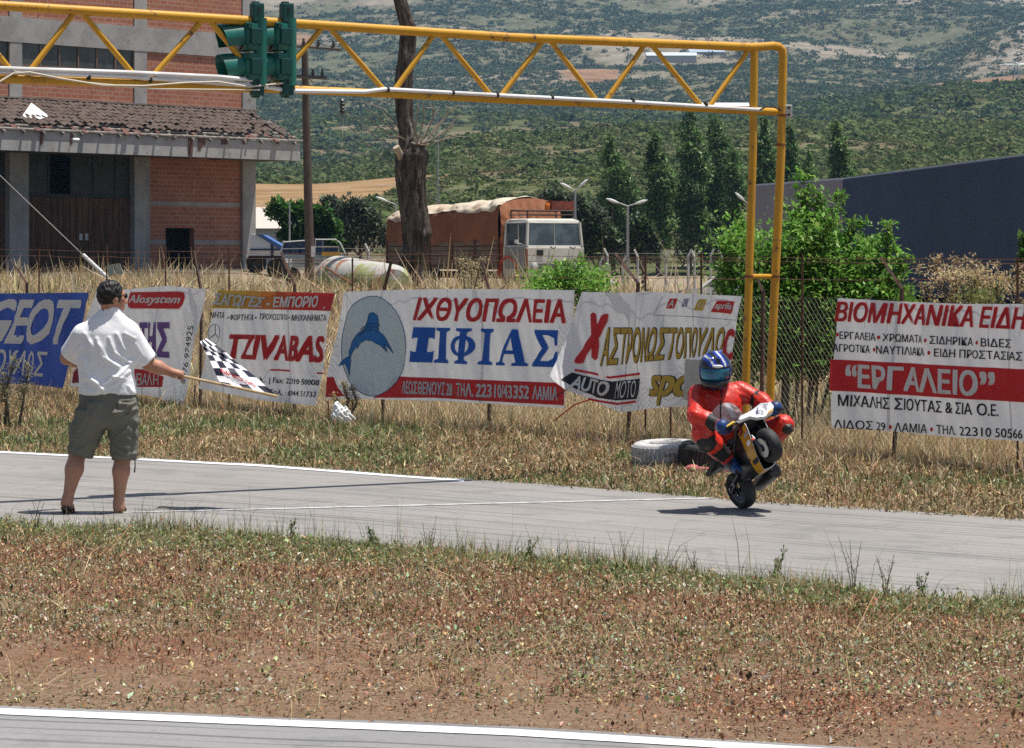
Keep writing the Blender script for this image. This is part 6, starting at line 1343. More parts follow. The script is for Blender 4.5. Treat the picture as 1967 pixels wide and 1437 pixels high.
for x, y, r in ((1503, 222, .048), (1499, 278, .046), (1487, 531, .05), (1438, 531, .045)): m = MB(); m.tube([gp(x, y - 2), gp(x, y + 2)], r, 12); m.build('clamp', M('rust', (.22, .085, .045), .9), gt)
pvc = M('white conduit', (.78, .78, .78), .4, c2=(.62, .61, .6), sc=2)
m = MB(); m.tube([gp(x, by_(x) - d_, -.045) for x, d_ in ((-420, 14), (0, 13), (240, 12), (500, 4), (560, -3), (700, 1), (740, 8), (983, 7), (1220, 5), (1462, 2))], .017, 8); cd = m.build('conduit', pvc, gt, True)
m = MB(); m.tube([gp(x, by_(x) - d_, -.055) for x, d_ in ((-420, 22), (0, 20), (240, 20), (420, 19), (508, 14))], .017, 8); m.build('conduit', pvc, gt, True)
for x in (172, 290, 518, 745, 870, 955, 1060, 1215, 1355): m = MB(); m.tube([gp(x - 2, by_(x) - 8, -.045), gp(x + 2, by_(x) - 8, -.045)], .0225, 8); m.build('cable_tie', M('black cord', (.03, .03, .03), .8), gt)
m = MB(); m.tube([gp(x, y, -.09) for x, y in ((-60, 170), (0, 160), (30, 142), (60, 140), (120, 152), (200, 165), (280, 166), (360, 160), (420, 158), (480, 168), (545, 161))], .008, 6); m.tube([gp(x, y, -.09) for x, y in ((30, 138), (150, 158), (300, 172), (500, 174))], .006, 6); m.build('loose_cable', M('cream cable', (.62, .55, .44), .6), gt)
m = MB(); m.tube([gp(x, y, -.06) for x, y in ((1458, 212), (1470, 206), (1485, 206), (1500, 212))], .008, 6); m.build('loose_cable', M('black cord', (.03, .03, .03), .8), gt)
m = MB(); m.box(gp(1513, 214, -.03), (.075, .06, .115), bev=.01); jb = m.build('junction_box', M('grey plastic box', (.52, .51, .48), .6), gt); m = MB()
for y in (208, 221): m.tube([gp(1514, y, -.07), gp(1514, y, -.055)], .012, 8)
m.build('cable_gland', M('black trim', (.025, .025, .025), .6), jb)

# ------------------------------------------------------------ traffic lights
tg = M('green lamp housing', (.008, .135, .105), .38, c2=(.006, .10, .082), sc=4, spec=.5); dg_ = M('dark green bracket', (.008, .062, .055), .5)
def signal(cx, label):
    """two-lens head hung on a pole bracket; lenses look to the left and towards the fence"""
    base = gp(cx, 100, .0); s_ = F / gy(cx); t = empty('traffic_light', base, label, 'traffic light', 'traffic lights on the gantry')
    look = Vector((-.86, -.50, 0)); side = Vector((.50, -.86, 0))           # lens direction, image right of the head
    T = lambda a, b, z_: base + look * a + side * b + Vector((0, 0, z_))
    R_ = Matrix(((look.x, side.x, 0), (look.y, side.y, 0), (0, 0, 1)))
    ztop, zbot = (100 - 42) / s_, (100 - 158) / s_; hh = (ztop - zbot) / 2
    for k in range(2):
        zc = ztop - hh * (k + .5); m = MB(); m.box(T(0.02, -.06, zc), (.13, .27, hh - .012), R_, bev=.03); h = m.build('housing', tg, t, True)
        Mx = Matrix.Translation(T(.085, -.06, zc)) @ look.to_track_quat('Z', 'Y').to_matrix().to_4x4()
        m = MB(); m.lathe([(.105, 0), (.10, .012), (.06, .03), (0, .035)], Mx, 20); m.build('lens', M('unlit dark lens', (.05, .02, .02) if k == 0 else (.02, .045, .03), .2, spec=.6), h)
        m = MB(); n = 18; pin = []; pout = []
        for j in range(n + 1):                                         # visor: open hood
            a_ = math.radians(-35 + 250 * j / n); L = .20 - .09 * (1 - math.sin(max(0, min(math.pi, (a_ + .6) / 1.0 * .8)))) * .6
            for r, lst in ((.112, pin), (.118, pout)): lst.append((r * math.cos(a_), r * math.sin(a_), L))
        V = []
        for lst in (pin, pout):
            V += [T(.08, -.06 + x, zc + y_) for x, y_, L in lst] + [T(.08 + L, -.06 + x, zc + y_ - .02 * 1) for x, y_, L in lst]
        w = n + 1; Fs = []
        for j in range(n): Fs += [(j, j + 1, w + j + 1, w + j), (2 * w + j, 3 * w + j, 3 * w + j + 1, 2 * w + j + 1), (w + j, w + j + 1, 3 * w + j + 1, 3 * w + j)]
        m.add(V, Fs); m.build('visor', tg, h, True)
        m = MB(); m.box(T(.0, .085, zc), (.10, .03, hh * .55), R_, bev=.008); m.box(T(.06, .08, zc + hh * .33), (.03, .035, .04), R_); m.box(T(.06, .08, zc - hh * .33), (.03, .035, .04), R_); m.build('hinge', dg_, h)
    m = MB(); m.tube([T(-.06, .03, ztop + .03), T(-.06, .03, zbot - .03)], .055, 14); m.build('pole_tube', tg, t, True)
    for z_, w in ((ztop + .07, .07), (zbot - .03, .07)):
        m = MB(); m.box(T(-.03, .03, z_), (.10, .085, .16), R_, bev=.012); m.box(T(-.03, .0, z_ + (.07 if z_ > 0 else -.07)), (.05, .05, .05), R_); bk = m.build('bracket', dg_, t)
        m = MB(); m.tube([T(-.03, .078, z_ + .03), T(-.03, .068, z_ + .03)], .016, 8); m.build('bolt', M('black trim', (.025, .025, .025), .6), bk)
signal(484, 'green two lens traffic light, left one of the pair on the gantry'); signal(541, 'green two lens traffic light, right one of the pair beside the utility pole')
# ------------------------------------------------------------ people and bike
def usd(p, prims, k=.03):
    """smooth union of ('c',a,b,r1,r2[,k]) round cones and ('e',centre,radii[,R,k]) ellipsoids, each only evaluated near itself"""
    D = np.full(len(p), .3, np.float32)
    for q in prims:
        if q[0] == 'c':
            a, b = np.array(q[1]), np.array(q[2]); r = max(q[3], q[4]); lo, hi = np.minimum(a, b) - r, np.maximum(a, b) + r; kk = q[5] if len(q) > 5 else k
        else:
            c = np.array(q[1]); r = max(q[2]); lo, hi = c - r, c + r; kk = q[4] if len(q) > 4 else k
        mk_ = np.all((p > lo - .07) & (p < hi + .07), axis=1)
        if not mk_.any(): continue
        s_ = p[mk_]; d = rc(s_, q[1], q[2], q[3], q[4]) if q[0] == 'c' else ell(s_, q[1], q[2], q[3] if len(q) > 3 else None)
        D[mk_] = smin(D[mk_], d.astype(np.float32), kk)
    return D
def ridge(p, pts_, amp, sig, ax=(0, 2)):
    """raised cloth fold along a polyline seen in the plane `ax`"""
    q = p[:, list(ax)]; best = np.full(len(p), 9., np.float32)
    for a, b in zip(pts_[:-1], pts_[1:]):
        a = np.array(a); b = np.array(b); ba = b - a; t = np.clip(((q - a) @ ba) / (ba @ ba), 0, 1); best = np.minimum(best, np.linalg.norm(q - a - t[:, None] * ba, axis=1))
    return amp * np.exp(-(best / sig) ** 2)
def frame(f):                                     # matrix whose columns are forward, right, up
    f = np.array(f, float); f /= np.linalg.norm(f); r = np.cross(f, (0, 0, 1)); r /= np.linalg.norm(r); return np.stack([f, r, np.cross(r, f)], 1)
def chain(pts_, r, k=.008): return [('c', pts_[i], pts_[i + 1], r[i], r[i + 1], k) for i in range(len(pts_) - 1)]
def V3(v): return np.array(v, float)
def fist(c, axis, palm_dir, fwd, r_bar=.016, fr=.0098, sgn=1):
    """hand closed round a bar: axis along the bar, palm_dir from bar to the palm side, fwd where the knuckles point"""
    axis = V3(axis) / np.linalg.norm(axis); pd = V3(palm_dir); pd = pd - axis * (pd @ axis); pd /= np.linalg.norm(pd); fw = np.cross(axis, pd); fw *= np.sign(fw @ V3(fwd)) or 1
    P_ = [('e', V3(c) + pd * (r_bar + .014), (.043, .026, .018), np.stack([axis, fw, pd], 1), .015)]
    for i, L in enumerate((.92, 1.0, .97, .82)):
        o = V3(c) + axis * (i - 1.5) * .0205; R_ = r_bar + fr * .9
        kn = [o + pd * (R_ + .004) + fw * .020, o + fw * (R_ + .010), o - pd * R_ * .9 + fw * .012 * L, o - pd * R_ * .7 - fw * .014 * L]; P_ += chain(kn, [fr * 1.12, fr * 1.05, fr * .95, fr * .85])
    o = V3(c) + axis * sgn * .040; P_ += chain([o + pd * .02 - fw * .012, o - fw * (r_bar + .012) + pd * .002, o - axis * sgn * .02 - fw * .012 - pd * (r_bar + .01), o - axis * sgn * .034 + fw * .004 - pd * (r_bar + .012)], [.013, .0125, .011, .009])
    return P_
skin_m = M('tanned skin', (.46, .235, .15), .55, c2=(.39, .18, .11), sc=7, bump=.12, bsc=60, bd=.004, spec=.35)

# ---------- man with the flag
MS = 255.0; M0 = G(195, 985); M0 = Vector((M0.x, M0.y, 0.0))
def mp(x, y, d=0.0): return np.array(P(x, y, M0.y + d) - M0)
man = empty('person', M0, 'man seen from behind in white t-shirt and grey cargo shorts waving a chequered flag', 'person')
HF = frame((.86, .50, -.03)); hc_ = mp(216, 573); hf, hr, hu = HF[:, 0], HF[:, 1], HF[:, 2]
H = lambda a, b, c: hc_ + hf * a + hr * b + hu * c
pole_a, pole_b = mp(322, 716.5, .13), mp(533, 761.5, .34); pax = (pole_b - pole_a) / np.linalg.norm(pole_b - pole_a); hand = mp(341, 720.5, .15)
arm_r = [mp(256, 642, .0), mp(285, 699, .08), mp(331, 716, .145)]; arm_l = [mp(152, 644, .0), mp(128, 688, .13), mp(168, 700, .30)]
body = [('e', H(-.012, 0, .022), (.098, .079, .105), HF, .02), ('e', H(.030, 0, -.045), (.066, .058, .066), HF, .03), ('e', H(.062, 0, -.088), (.026, .030, .022), HF, .02),
        ('e', H(.070, 0, .030), (.024, .055, .030), HF, .02), ('c', H(.092, 0, .012), H(.114, 0, -.026), .010, .0145, .01), ('e', H(.106, 0, -.034), (.012, .018, .009), HF, .008), ('e', H(.092, 0, -.060), (.013, .024, .008), HF, .006), ('e', H(.090, 0, -.074), (.012, .021, .008), HF, .006),
        ('e', H(-.006, .079, -.008), (.024, .011, .034), HF, .006), ('e', H(-.006, -.079, -.008), (.024, .011, .034), HF, .006), ('e', H(.058, .048, -.018), (.02, .018, .02), HF, .02),
        ('c', H(-.022, 0, -.05), mp(209, 616), .060, .068, .03), ('c', mp(207, 640), mp(207, 745), .115, .12), ('c', mp(160, 642), mp(252, 640), .062, .062), ('c', mp(190, 760), mp(226, 760), .12, .12),
        ('c', arm_r[0], arm_r[1], .060, .047), ('c', arm_r[1], arm_r[1] * .6 + arm_r[2] * .4, .047, .049), ('c', arm_r[1] * .6 + arm_r[2] * .4, arm_r[2], .049, .031), ('c', arm_r[2], hand + np.array((-.02, -.012, .006)), .030, .030, .02),
        ('c', arm_l[0], arm_l[1], .060, .045), ('c', arm_l[1], arm_l[1] * .6 + arm_l[2] * .4, .045, .047), ('c', arm_l[1] * .6 + arm_l[2] * .4, arm_l[2], .047, .030)]
body += fist(hand, pax, (-.25, -.75, .55), (.1, .3, .9), .014)
lh = arm_l[2] + np.array((.05, .05, -.01)); body += [('c', arm_l[2], lh, .028, .034, .02)]
for i, L in enumerate((.06, .068, .064, .05)):
    o = lh + np.array((.02, .01, (1.5 - i) * .021)); body += chain([o, o + np.array((.035, .02, -.002)) * L / .06, o + np.array((.055, .012, -.012)) * L / .06], [.0105, .0098, .0085])
body += chain([lh + np.array((-.005, -.01, .03)), lh + np.array((.02, -.005, .052)), lh + np.array((.04, .0, .058))], [.013, .0115, .0095])
kR, aR = mp(236, 872, .03), mp(228, 966, -.015); kL, aL = mp(150, 866, .02), mp(130, 958, -.10)
body += [('c', mp(228, 775), kR, .10, .068), ('c', kR, kR * .65 + aR * .35 + np.array((0, -.018, 0)), .060, .062), ('c', kR * .65 + aR * .35 + np.array((0, -.018, 0)), aR, .062, .036), ('c', mp(184, 775), kL, .10, .068), ('c', kL, kL * .62 + aL * .38 + np.array((.004, -.02, 0)), .062, .066), ('c', kL * .62 + aL * .38 + np.array((.004, -.02, 0)), aL, .066, .036)]
def foot(ank, heel, toe, sgn):
    f_ = toe - heel; f_ /= np.linalg.norm(f_); r_ = np.cross(f_, (0, 0, 1)); q_ = [('e', heel, (.034, .03, .036), None, .02), ('c', ank, heel + f_ * .03, .036, .034, .03), ('c', heel + f_ * .02, toe - f_ * .05, .034, .034, .03), ('c', ank + f_ * .02, toe - f_ * .06, .03, .026, .03)]
    for i, (L, rr) in enumerate(((.028, .0135), (.03, .0105), (.024, .0098), (.017, .0092), (.009, .0088))):
        o = toe - f_ * .045 + r_ * (i - 1.7) * .0175 * sgn - f_ * .006 * i; q_.append(('c', o, o + f_ * (L + .02), rr * 1.1, rr, .008))
    return q_
hR, tR = mp(228, 976, -.035), mp(233, 979.5, .19); hL, tL = mp(127, 966, -.13), mp(134, 978, .06)
body += foot(aR, hR, tR, 1) + foot(aL, hL, tL, -1)
bodyo = blob('body', lambda p: usd(p, body, .03), (-.46, -.24, -.02), (.75, .48, 1.80), .0095, skin_m, man, M0)
# t-shirt with cloth folds
fold = [([(258, 693), (236, 718), (205, 737), (168, 724)], .020, .015), ([(252, 712), (225, 738), (188, 750)], .016, .013), ([(163, 688), (172, 718), (196, 741)], .017, .013), ([(190, 650), (200, 684), (232, 703)], .014, .013), ([(214, 648), (224, 676), (250, 694)], .013, .011), ([(176, 655), (179, 700)], .011, .012), ([(158, 718), (163, 738), (178, 752)], .013, .012), ([(228, 640), (244, 672)], .011, .011), ([(200, 742), (206, 757)], .01, .01), ([(240, 735), (232, 756)], .01, .01), ([(262, 660), (275, 684)], .008, .012), ([(160, 664), (140, 684)], .009, .012), ([(166, 640), (186, 668)], .010, .012), ([(243, 640), (262, 650)], .009, .01), ([(205, 705), (222, 722), (244, 727)], .011, .010), ([(182, 727), (207, 752)], .012, .010), ([(196, 660), (212, 690)], .010, .010), ([(250, 740), (258, 752)], .009, .009)]
fold = [([tuple(mp(x, y)[[0, 2]]) for x, y in pl], a * .8, s_ * 1.05) for pl, a, s_ in fold]
rowsS = [(y, cx, w, d) for y, cx, w, d in ((768, 207, 57, .142), (757, 207, 57, .142), (735, 206, 55, .14), (700, 202, 53.5, .138), (665, 203, 55, .138), (640, 206, 55, .125), (624, 208, 47, .105), (612, 209, 36, .088), (602, 210, 25, .076), (590, 210, 20, .07))]
rowsS = [((985 - y) / MS, (cx - 195) / MS, 0.0, w / MS, d) for y, cx, w, d in rowsS]
def shirt(p):
    d = loft(p, rowsS, 2.3)
    eR = mp(281, 694, .075); eL = mp(135, 684, .095)
    for a, e, r1, r2 in ((mp(247, 640), eR, .086, .086), (mp(162, 643), eL, .088, .086)):
        ax = (e - a) / np.linalg.norm(e - a); s_ = rc(p, a, e + ax * .05, r1, r2 + .006); s_ = smax(s_, (p - e) @ ax, .012); d = smin(d, s_, .045)
    nk = mp(210, 600, .0); d = smax(d, -(rc(p, nk + np.array((0, .01, .012)), nk + np.array((0, .01, .1)), .074, .085)), .010)
    d = smax(d, mp(0, 757)[2] + .006 * np.sin(p[:, 0] * 16) - p[:, 2], .006)
    for pl, a, s_ in fold: d = d - ridge(p, pl, a, s_)
    return d + .0035 * np.sin(p[:, 0] * 28 + p[:, 2] * 13 + np.sin(p[:, 2] * 17))
blob('t_shirt', shirt, (-.36, -.22, .84), (.40, .26, 1.56), .0085, M('white cotton', (.88, .88, .89), .85, c2=(.84, .84, .86), sc=5, bump=.35, bsc=13, bd=.012, spec=.15), man, M0)
# shorts
sf = [([(262, 772), (240, 790), (222, 792)], .012), ([(262, 785), (245, 800)], .010), ([(250, 820), (228, 836)], .010), ([(215, 852), (240, 868), (262, 870)], .011), ([(222, 842), (250, 862)], .010), ([(214, 874), (240, 876), (262, 872)], .010), ([(228, 825), (262, 850)], .009), ([(152, 845), (138, 862)], .011), ([(170, 800), (150, 830)], .009), ([(180, 850), (150, 868)], .009), ([(196, 775), (180, 800)], .008), ([(232, 768), (262, 766)], .008)]
sf = [([tuple(mp(x, y)[[0, 2]]) for x, y in pl], a) for pl, a in sf]
def shorts(p):
    rows = [((985 - y) / MS, (cx - 195) / MS, 0.01, w / MS, d) for y, cx, w, d in ((744, 207, 53, .135), (757, 207, 54, .14), (780, 207, 57, .15), (806, 205, 57, .145), (822, 203, 50, .12))]
    d = loft(p, rows, 2.4)
    def leg(a, b, r1, r2, cut, slope):
        ax = b - a; q = p - a; t = np.clip((q @ ax) / (ax @ ax), 0, 1.15)[:, None]; c = q - t * ax; dd = np.sqrt((c[:, 0]) ** 2 + (c[:, 1] / 1.22) ** 2 + np.minimum(c[:, 2], 0) ** 2 * 0) - (r1 + (r2 - r1) * t[:, 0]); return smax(np.maximum(dd, p[:, 2] - a[2] - .02), cut + slope * (p[:, 0] - b[0]) - p[:, 2], .006)
    L = leg(mp(180, 792, .0), mp(153, 874, .02), .128, .094, mp(0, 876)[2], -.25); R_ = leg(mp(234, 792, .0), mp(239, 884, .03), .122, .096, mp(0, 884)[2], .05)
    d = smin(smin(d, L, .03), R_, .03)
    d = smin(d, rbox(p, mp(139, 832, .0), (.018, .075, .075), .012), .012); d = smin(d, rbox(p, mp(260, 826, .0), (.018, .075, .075), .012), .012)
    d = smin(d, rbox(p, mp(139, 818, .0), (.022, .08, .025), .01), .008); d = smin(d, rbox(p, mp(261, 812, .0), (.022, .08, .025), .01), .008)
    d = smin(d, rbox(p, mp(240, 783, -.142), (.055, .012, .035), .01), .012); d = smin(d, rbox(p, mp(180, 783, -.142), (.055, .012, .035), .01), .012)
    for pl, a in sf: d = d - ridge(p, pl, a, .011)
    return d + .003 * np.sin(p[:, 2] * 60 + p[:, 0] * 25)
blob('cargo_shorts', shorts, (-.34, -.24, .34), (.34, .26, .97), .0085, M('grey olive cotton', (.185, .18, .15), .9, c2=(.15, .145, .12), sc=4, bump=.35, bsc=15, bd=.012, spec=.1), man, M0)
m = MB(); e0 = Vector(mp(259, 882, -.03)) + M0; m.tube([e0, e0 + Vector((.004, -.01, -.05)), e0 + Vector((-.002, -.012, -.10))], [.005, .005, .007], 6); m.build('hem_cord', M('dark cord', (.06, .055, .045), .9), man)
def hair(p):
    q = (p - hc_) @ HF; d = ell(p, H(-.018, 0, .030), (.107, .089, .112), HF)
    d = smax(d, q[:, 0] - (.050 + .55 * np.maximum(q[:, 2] - .035, 0)), .012); d = smax(d, -.072 - q[:, 2] + .25 * np.maximum(q[:, 0] + .02, 0) * 4, .012)
    d = smin(d, ell(p, H(.020, .074, .000), (.012, .010, .032), HF), .008)
    return d + .0055 * np.sin(q[:, 2] * 130 + q[:, 1] * 70 + np.sin(q[:, 0] * 90) * 2) * np.sin(q[:, 0] * 110 + q[:, 1] * 60)
blob('hair', hair, hc_ - .17, hc_ + .17, .006, M('black hair', (.012, .010, .010), .5, c2=(.022, .018, .017), sc=30, spec=.3), man, M0)
def shades(p):
    d = np.full(len(p), 1.)
    for sd in (1, -1):
        d = np.minimum(d, ell(p, H(.092, sd * .036, .020), (.010, .031, .021), HF)); d = np.minimum(d, rc(p, H(.088, sd * .064, .026), H(.0, sd * .085, .018), .0042, .0038))
    return np.minimum(d, rc(p, H(.102, .01, .024), H(.102, -.01, .024), .004, .004))
blob('sunglasses', shades, hc_ - .15, hc_ + .15, .004, M('black sunglasses', (.01, .01, .012), .15, spec=.6), man, M0)
sand = M('brown leather sandal', (.10, .045, .025), .7); sole = M('dark rubber sole', (.03, .028, .026), .8)
for hl, te in ((hR, tR), (hL, tL)):
    f_ = (te - hl) / np.linalg.norm(te - hl); up = V3((0, 0, 1)) - f_ * f_[2]; up /= np.linalg.norm(up); r_ = np.cross(f_, up)
    def shoe(p, f_=f_, up=up, r_=r_, hl=hl, te=te):
        q = p - hl; a = q @ f_; b = q @ r_; c = q @ up; L = np.linalg.norm(te - hl); w = np.interp(a, (-.05, 0, .08, L - .04, L + .02), (.03, .036, .034, .047, .03))
        return np.maximum(np.maximum(np.abs(b) - w, np.abs(c + .046) - .009), np.maximum(-.045 - a, a - L - .015))
    so_ = blob('sandal', shoe, np.minimum(hl, te) - .12, np.maximum(hl, te) + .12, .006, sole, man, M0)
    m = MB(); o = hl + f_ * .15
    for k_ in (-1, 1): m.tube([Vector(o + r_ * .042 * k_ - up * .04) + M0, Vector(o + r_ * .03 * k_ + up * .018 - f_ * .01) + M0, Vector(o + f_ * .03 + up * .022) + M0, Vector(o + f_ * .06 - up * .03) + M0], [.009, .009, .008, .006], 6)
    m.build('strap', sand, so_)
# ---------- chequered flag
fl_ = empty('chequered_flag', Vector(pole_a) + M0, 'black and white chequered flag with red lettering on a wooden stick', 'flag')
m = MB(); m.tube([Vector(pole_a) + M0, Vector(pole_b) + M0], .0115, 10); m.build('stick', M('pale wood stick', (.50, .35, .19), .6, c2=(.42, .28, .14), sc=12), fl_)
Lc = np.array([(431, 742), (420, 729), (408, 703), (400, 688), (393, 676), (384, 656)], float); Rc = np.array([(533, 761), (505, 738), (473, 711), (453, 692), (436, 676), (396, 650)], float); vv = np.array([0, .16, .40, .58, .74, 1.0])
def flp(u, v):
    a = np.array([np.interp(v, vv, Lc[:, k]) for k in (0, 1)]); b = np.array([np.interp(v, vv, Rc[:, k]) for k in (0, 1)]); c = a * (1 - u) + b * u
    c[1] += 4.0 * math.sin(u * 3.1 + v * 7) * v * (1 - v) * 3; d = .17 + .19 * u + .50 * v - .22 * v * v + .035 * math.sin(v * 11 + u * 2.5) + .02 * math.sin(u * 9 - v * 5); return mp(c[0], c[1], d)
nu, nv = 40, 64; V = [flp(i / nu, j / nv) + np.array(M0) for i in range(nu + 1) for j in range(nv + 1)]; Q = []; mi_ = []
for i in range(nu):
    for j in range(nv):
        Q.append((i * (nv + 1) + j, (i + 1) * (nv + 1) + j, (i + 1) * (nv + 1) + j + 1, i * (nv + 1) + j + 1)); a, b = i // 8, j // 8; ck = (a + b) % 2
        if 1 <= a <= 3 and 0 < b <= 1: ck = 1
        mi_.append(0 if ck == 0 else 1)
def twoside(name, c): 
    if name not in MATS: MATS[name] = cloth(name, c, .25, 9)
    return MATS[name]
clo = mk('cloth', [tuple(v) for v in V], Q, [twoside('black flag cloth', (.012, .012, .03)), twoside('white flag cloth', (.80, .80, .82))], fl_, True, mi_)
class FlagText:
    pass
cu = bpy.data.curves.new('t', 'FONT'); cu.body = 'ΔΡΑΣΗ'; cu.size = 1; cu.resolution_u = 2; ob = bpy.data.objects.new('t', cu); COL.objects.link(ob); me = bpy.data.meshes.new_from_object(ob.evaluated_get(bpy.context.evaluated_depsgraph_get())); bm = bmesh.new(); bm.from_mesh(me); bpy.data.objects.remove(ob)
c = np.array([v.co[:2] for v in bm.verts]); lo, hi = c.min(0), c.max(0)
for k in range(1, 8): bmesh.ops.bisect_plane(bm, geom=bm.verts[:] + bm.edges[:] + bm.faces[:], plane_co=(lo[0] + (hi[0] - lo[0]) * k / 8, 0, 0), plane_no=(1, 0, 0))
V = []
for k_ in range(2):
    for v in bm.verts:
        s_ = (v.co.x - lo[0]) / (hi[0] - lo[0]); t_ = (v.co.y - lo[1]) / (hi[1] - lo[1]); p = flp(.16 + .56 * s_ + .012 * k_, .30 - .24 * s_ * .9 + .075 * t_); V.append(p + np.array(M0) + np.array((0, -.006 - .0008 * k_, .008)))
bm.verts.index_update(); n_ = len(bm.verts); Fs = [[v.index + n_ * k_ for v in f.verts] for k_ in range(2) for f in bm.faces]; bm.free(); mk('lettering', [tuple(v) for v in V], Fs, twoside('red flag print', (.62, .03, .05)), clo)

# ---------- mini bike on its rear wheel
RS = 252.0; R0 = G(1425, 978); R0 = Vector((R0.x, R0.y, 0))
def rp(x, y, d=0.0): return np.array(P(x, y, R0.y + d) - R0)
bf = rp(1477, 855, -.57) - rp(1423, 941); bf /= np.linalg.norm(bf); ba_ = V3((.83, .476, .29)); ba_ -= bf * (ba_ @ bf); ba_ /= np.linalg.norm(ba_); bu = np.cross(bf, ba_); bu *= np.sign(bu[2])
RA = rp(1423, 941); BR_ = np.stack([bf, ba_, bu], 1)
def bp(f, a, u): return Vector(RA + bf * f + ba_ * a + bu * u) + R0
def bpl(f, a, u): return RA + bf * f + ba_ * a + bu * u
bike = empty('mini_motorbike', R0, 'yellow and black mini motorbike doing a wheelie on the track', 'motorbike')
rub = M('bike rubber', (.022, .022, .023), .65, c2=(.05, .048, .046), sc=6); blk = M('black bike frame', (.015, .015, .016), .35, spec=.5); sil = M('dull silver', (.45, .45, .46), .35, .8); yelb = M('yellow bike paint', (.55, .28, .010), .3, spec=.5, c2=(.46, .22, .01), sc=8, c3=(.05, .04, .03), sc3=14, a3=.60, b3=.64); whb = M('white bike plastic', (.78, .78, .80), .35)
def bwheel(f, R, w):
    T = Matrix.Translation(bp(f, 0, 0)) @ Matrix(((ba_[0] * 0 + bf[0], bu[0], ba_[0], 0), (bf[1], bu[1], ba_[1], 0), (bf[2], bu[2], ba_[2], 0), (0, 0, 0, 1)))
    root = MB(); rim_r = R - .05
    root.lathe([(rim_r - .012, -w * .34), (rim_r, -w * .40), (rim_r, w * .40), (rim_r - .012, w * .34), (rim_r - .03, w * .16), (rim_r - .03, -w * .16), (rim_r - .012, -w * .34)], T, 32)
    for k in range(3):
        t = k * 2.094 + .4; Rz = T @ Matrix.Rotation(t, 4, 'Z'); root.tube([Rz @ Vector((.015, 0, 0)), Rz @ Vector((rim_r - .02, 0, 0))], [.016, .011], 8)
    root.tube([T @ Vector((0, 0, -w * .5)), T @ Vector((0, 0, w * .5))], .017, 14); rim = root.build('wheel', M('dark alloy wheel', (.10, .10, .105), .35, .7), bike, True)
    m = MB(); pr = [(rim_r - .004, -w * .40), (rim_r + .012, -w * .47), (R - .022, -w * .5), (R - .008, -w * .40), (R - .001, -w * .2), (R, 0), (R - .001, w * .2), (R - .008, w * .40), (R - .022, w * .5), (rim_r + .012, w * .47), (rim_r - .004, w * .40)]
    m.lathe(pr, T, 44); m.build('tyre', rub, rim, True); return T, rim
TR, rimR = bwheel(0, .147, .10); TF, rimF = bwheel(.70, .132, .088)
m = MB(); m.lathe([(.03, 0), (.075, 0), (.075, .004), (.03, .004), (.03, 0)], TF @ Matrix.Translation((0, 0, -.06)), 28); m.build('brake_disc', sil, rimF)
for s_ in (-1, 1):
    m = MB(); m.tube([bp(0, s_ * .072, 0), bp(.10, s_ * .072, .035), bp(.22, s_ * .06, .05)], [.018, .017, .02], 8); m.build('swingarm', blk, bike, True)
    m = MB(); m.tube([bp(.70, s_ * .058, -.01), bp(.655, s_ * .058, .13)], .017, 12); m.tube([bp(.655, s_ * .058, .13), bp(.59, s_ * .058, .30)], .0135, 12); m.build('fork_leg', M('gun metal fork', (.10, .10, .11), .3, .7), bike, True)
m = MB(); m.box(bp(.055, -.088, .025), (.10, .008, .03), Matrix(BR_.tolist())); m.build('chain_guard', M('silver plate', (.55, .55, .58), .35, .6), bike)
m = MB(); m.tube([bp(.02, .085, .01), bp(.10, .085, .045), bp(.20, .085, .06)], .006, 6); m.lathe([(.04, -.003), (.062, -.003), (.062, .003), (.04, .003)], Matrix.Translation(bp(0, .08, 0)) @ TR.to_3x3().to_4x4(), 22); m.build('chain', M('greasy chain', (.06, .055, .05), .5, .5), bike)
m = MB()
for s_ in (-1, 1): m.tube([bp(.20, s_ * .055, .05), bp(.30, s_ * .07, .17), bp(.50, s_ * .045, .28), bp(.575, 0, .30)], .017, 8); m.tube([bp(.22, s_ * .055, .08), bp(.02, s_ * .05, .22), bp(-.14, s_ * .045, .26)], .014, 8)
m.build('frame', blk, bike, True)
m = MB(); m.box(bp(.26, 0, .045), (.16, .12, .13), Matrix(BR_.tolist()), bev=.02); m.tube([bp(.30, 0, .06), bp(.38, 0, .10)], [.055, .05], 16); eng = m.build('engine', M('engine block', (.06, .06, .062), .45, .5), bike)
m = MB(); m.tube([bp(.36, .05, .0), bp(.33, .12, -.03), bp(.27, .18, -.05)], .018, 10); m.tube([bp(.30, .185, -.05), bp(.27, .185, -.05), bp(.0, .155, -.02), bp(-.05, .15, -.015)], [.03, .062, .050, .026], 16); m.build('exhaust', M('dark grey exhaust', (.055, .055, .058), .3, .6), bike, True)
m = MB(); m.box(bp(-.06, 0, .285), (.30, .15, .045), Matrix(BR_.tolist()), bev=.02); m.build('seat', M('black seat', (.02, .02, .02), .7), bike, True)
m = MB(); m.box(bp(.20, 0, .265), (.26, .13, .10), Matrix(BR_.tolist()), bev=.04); m.build('fuel_tank', M('black tank', (.02, .02, .022), .25, spec=.5), bike, True)
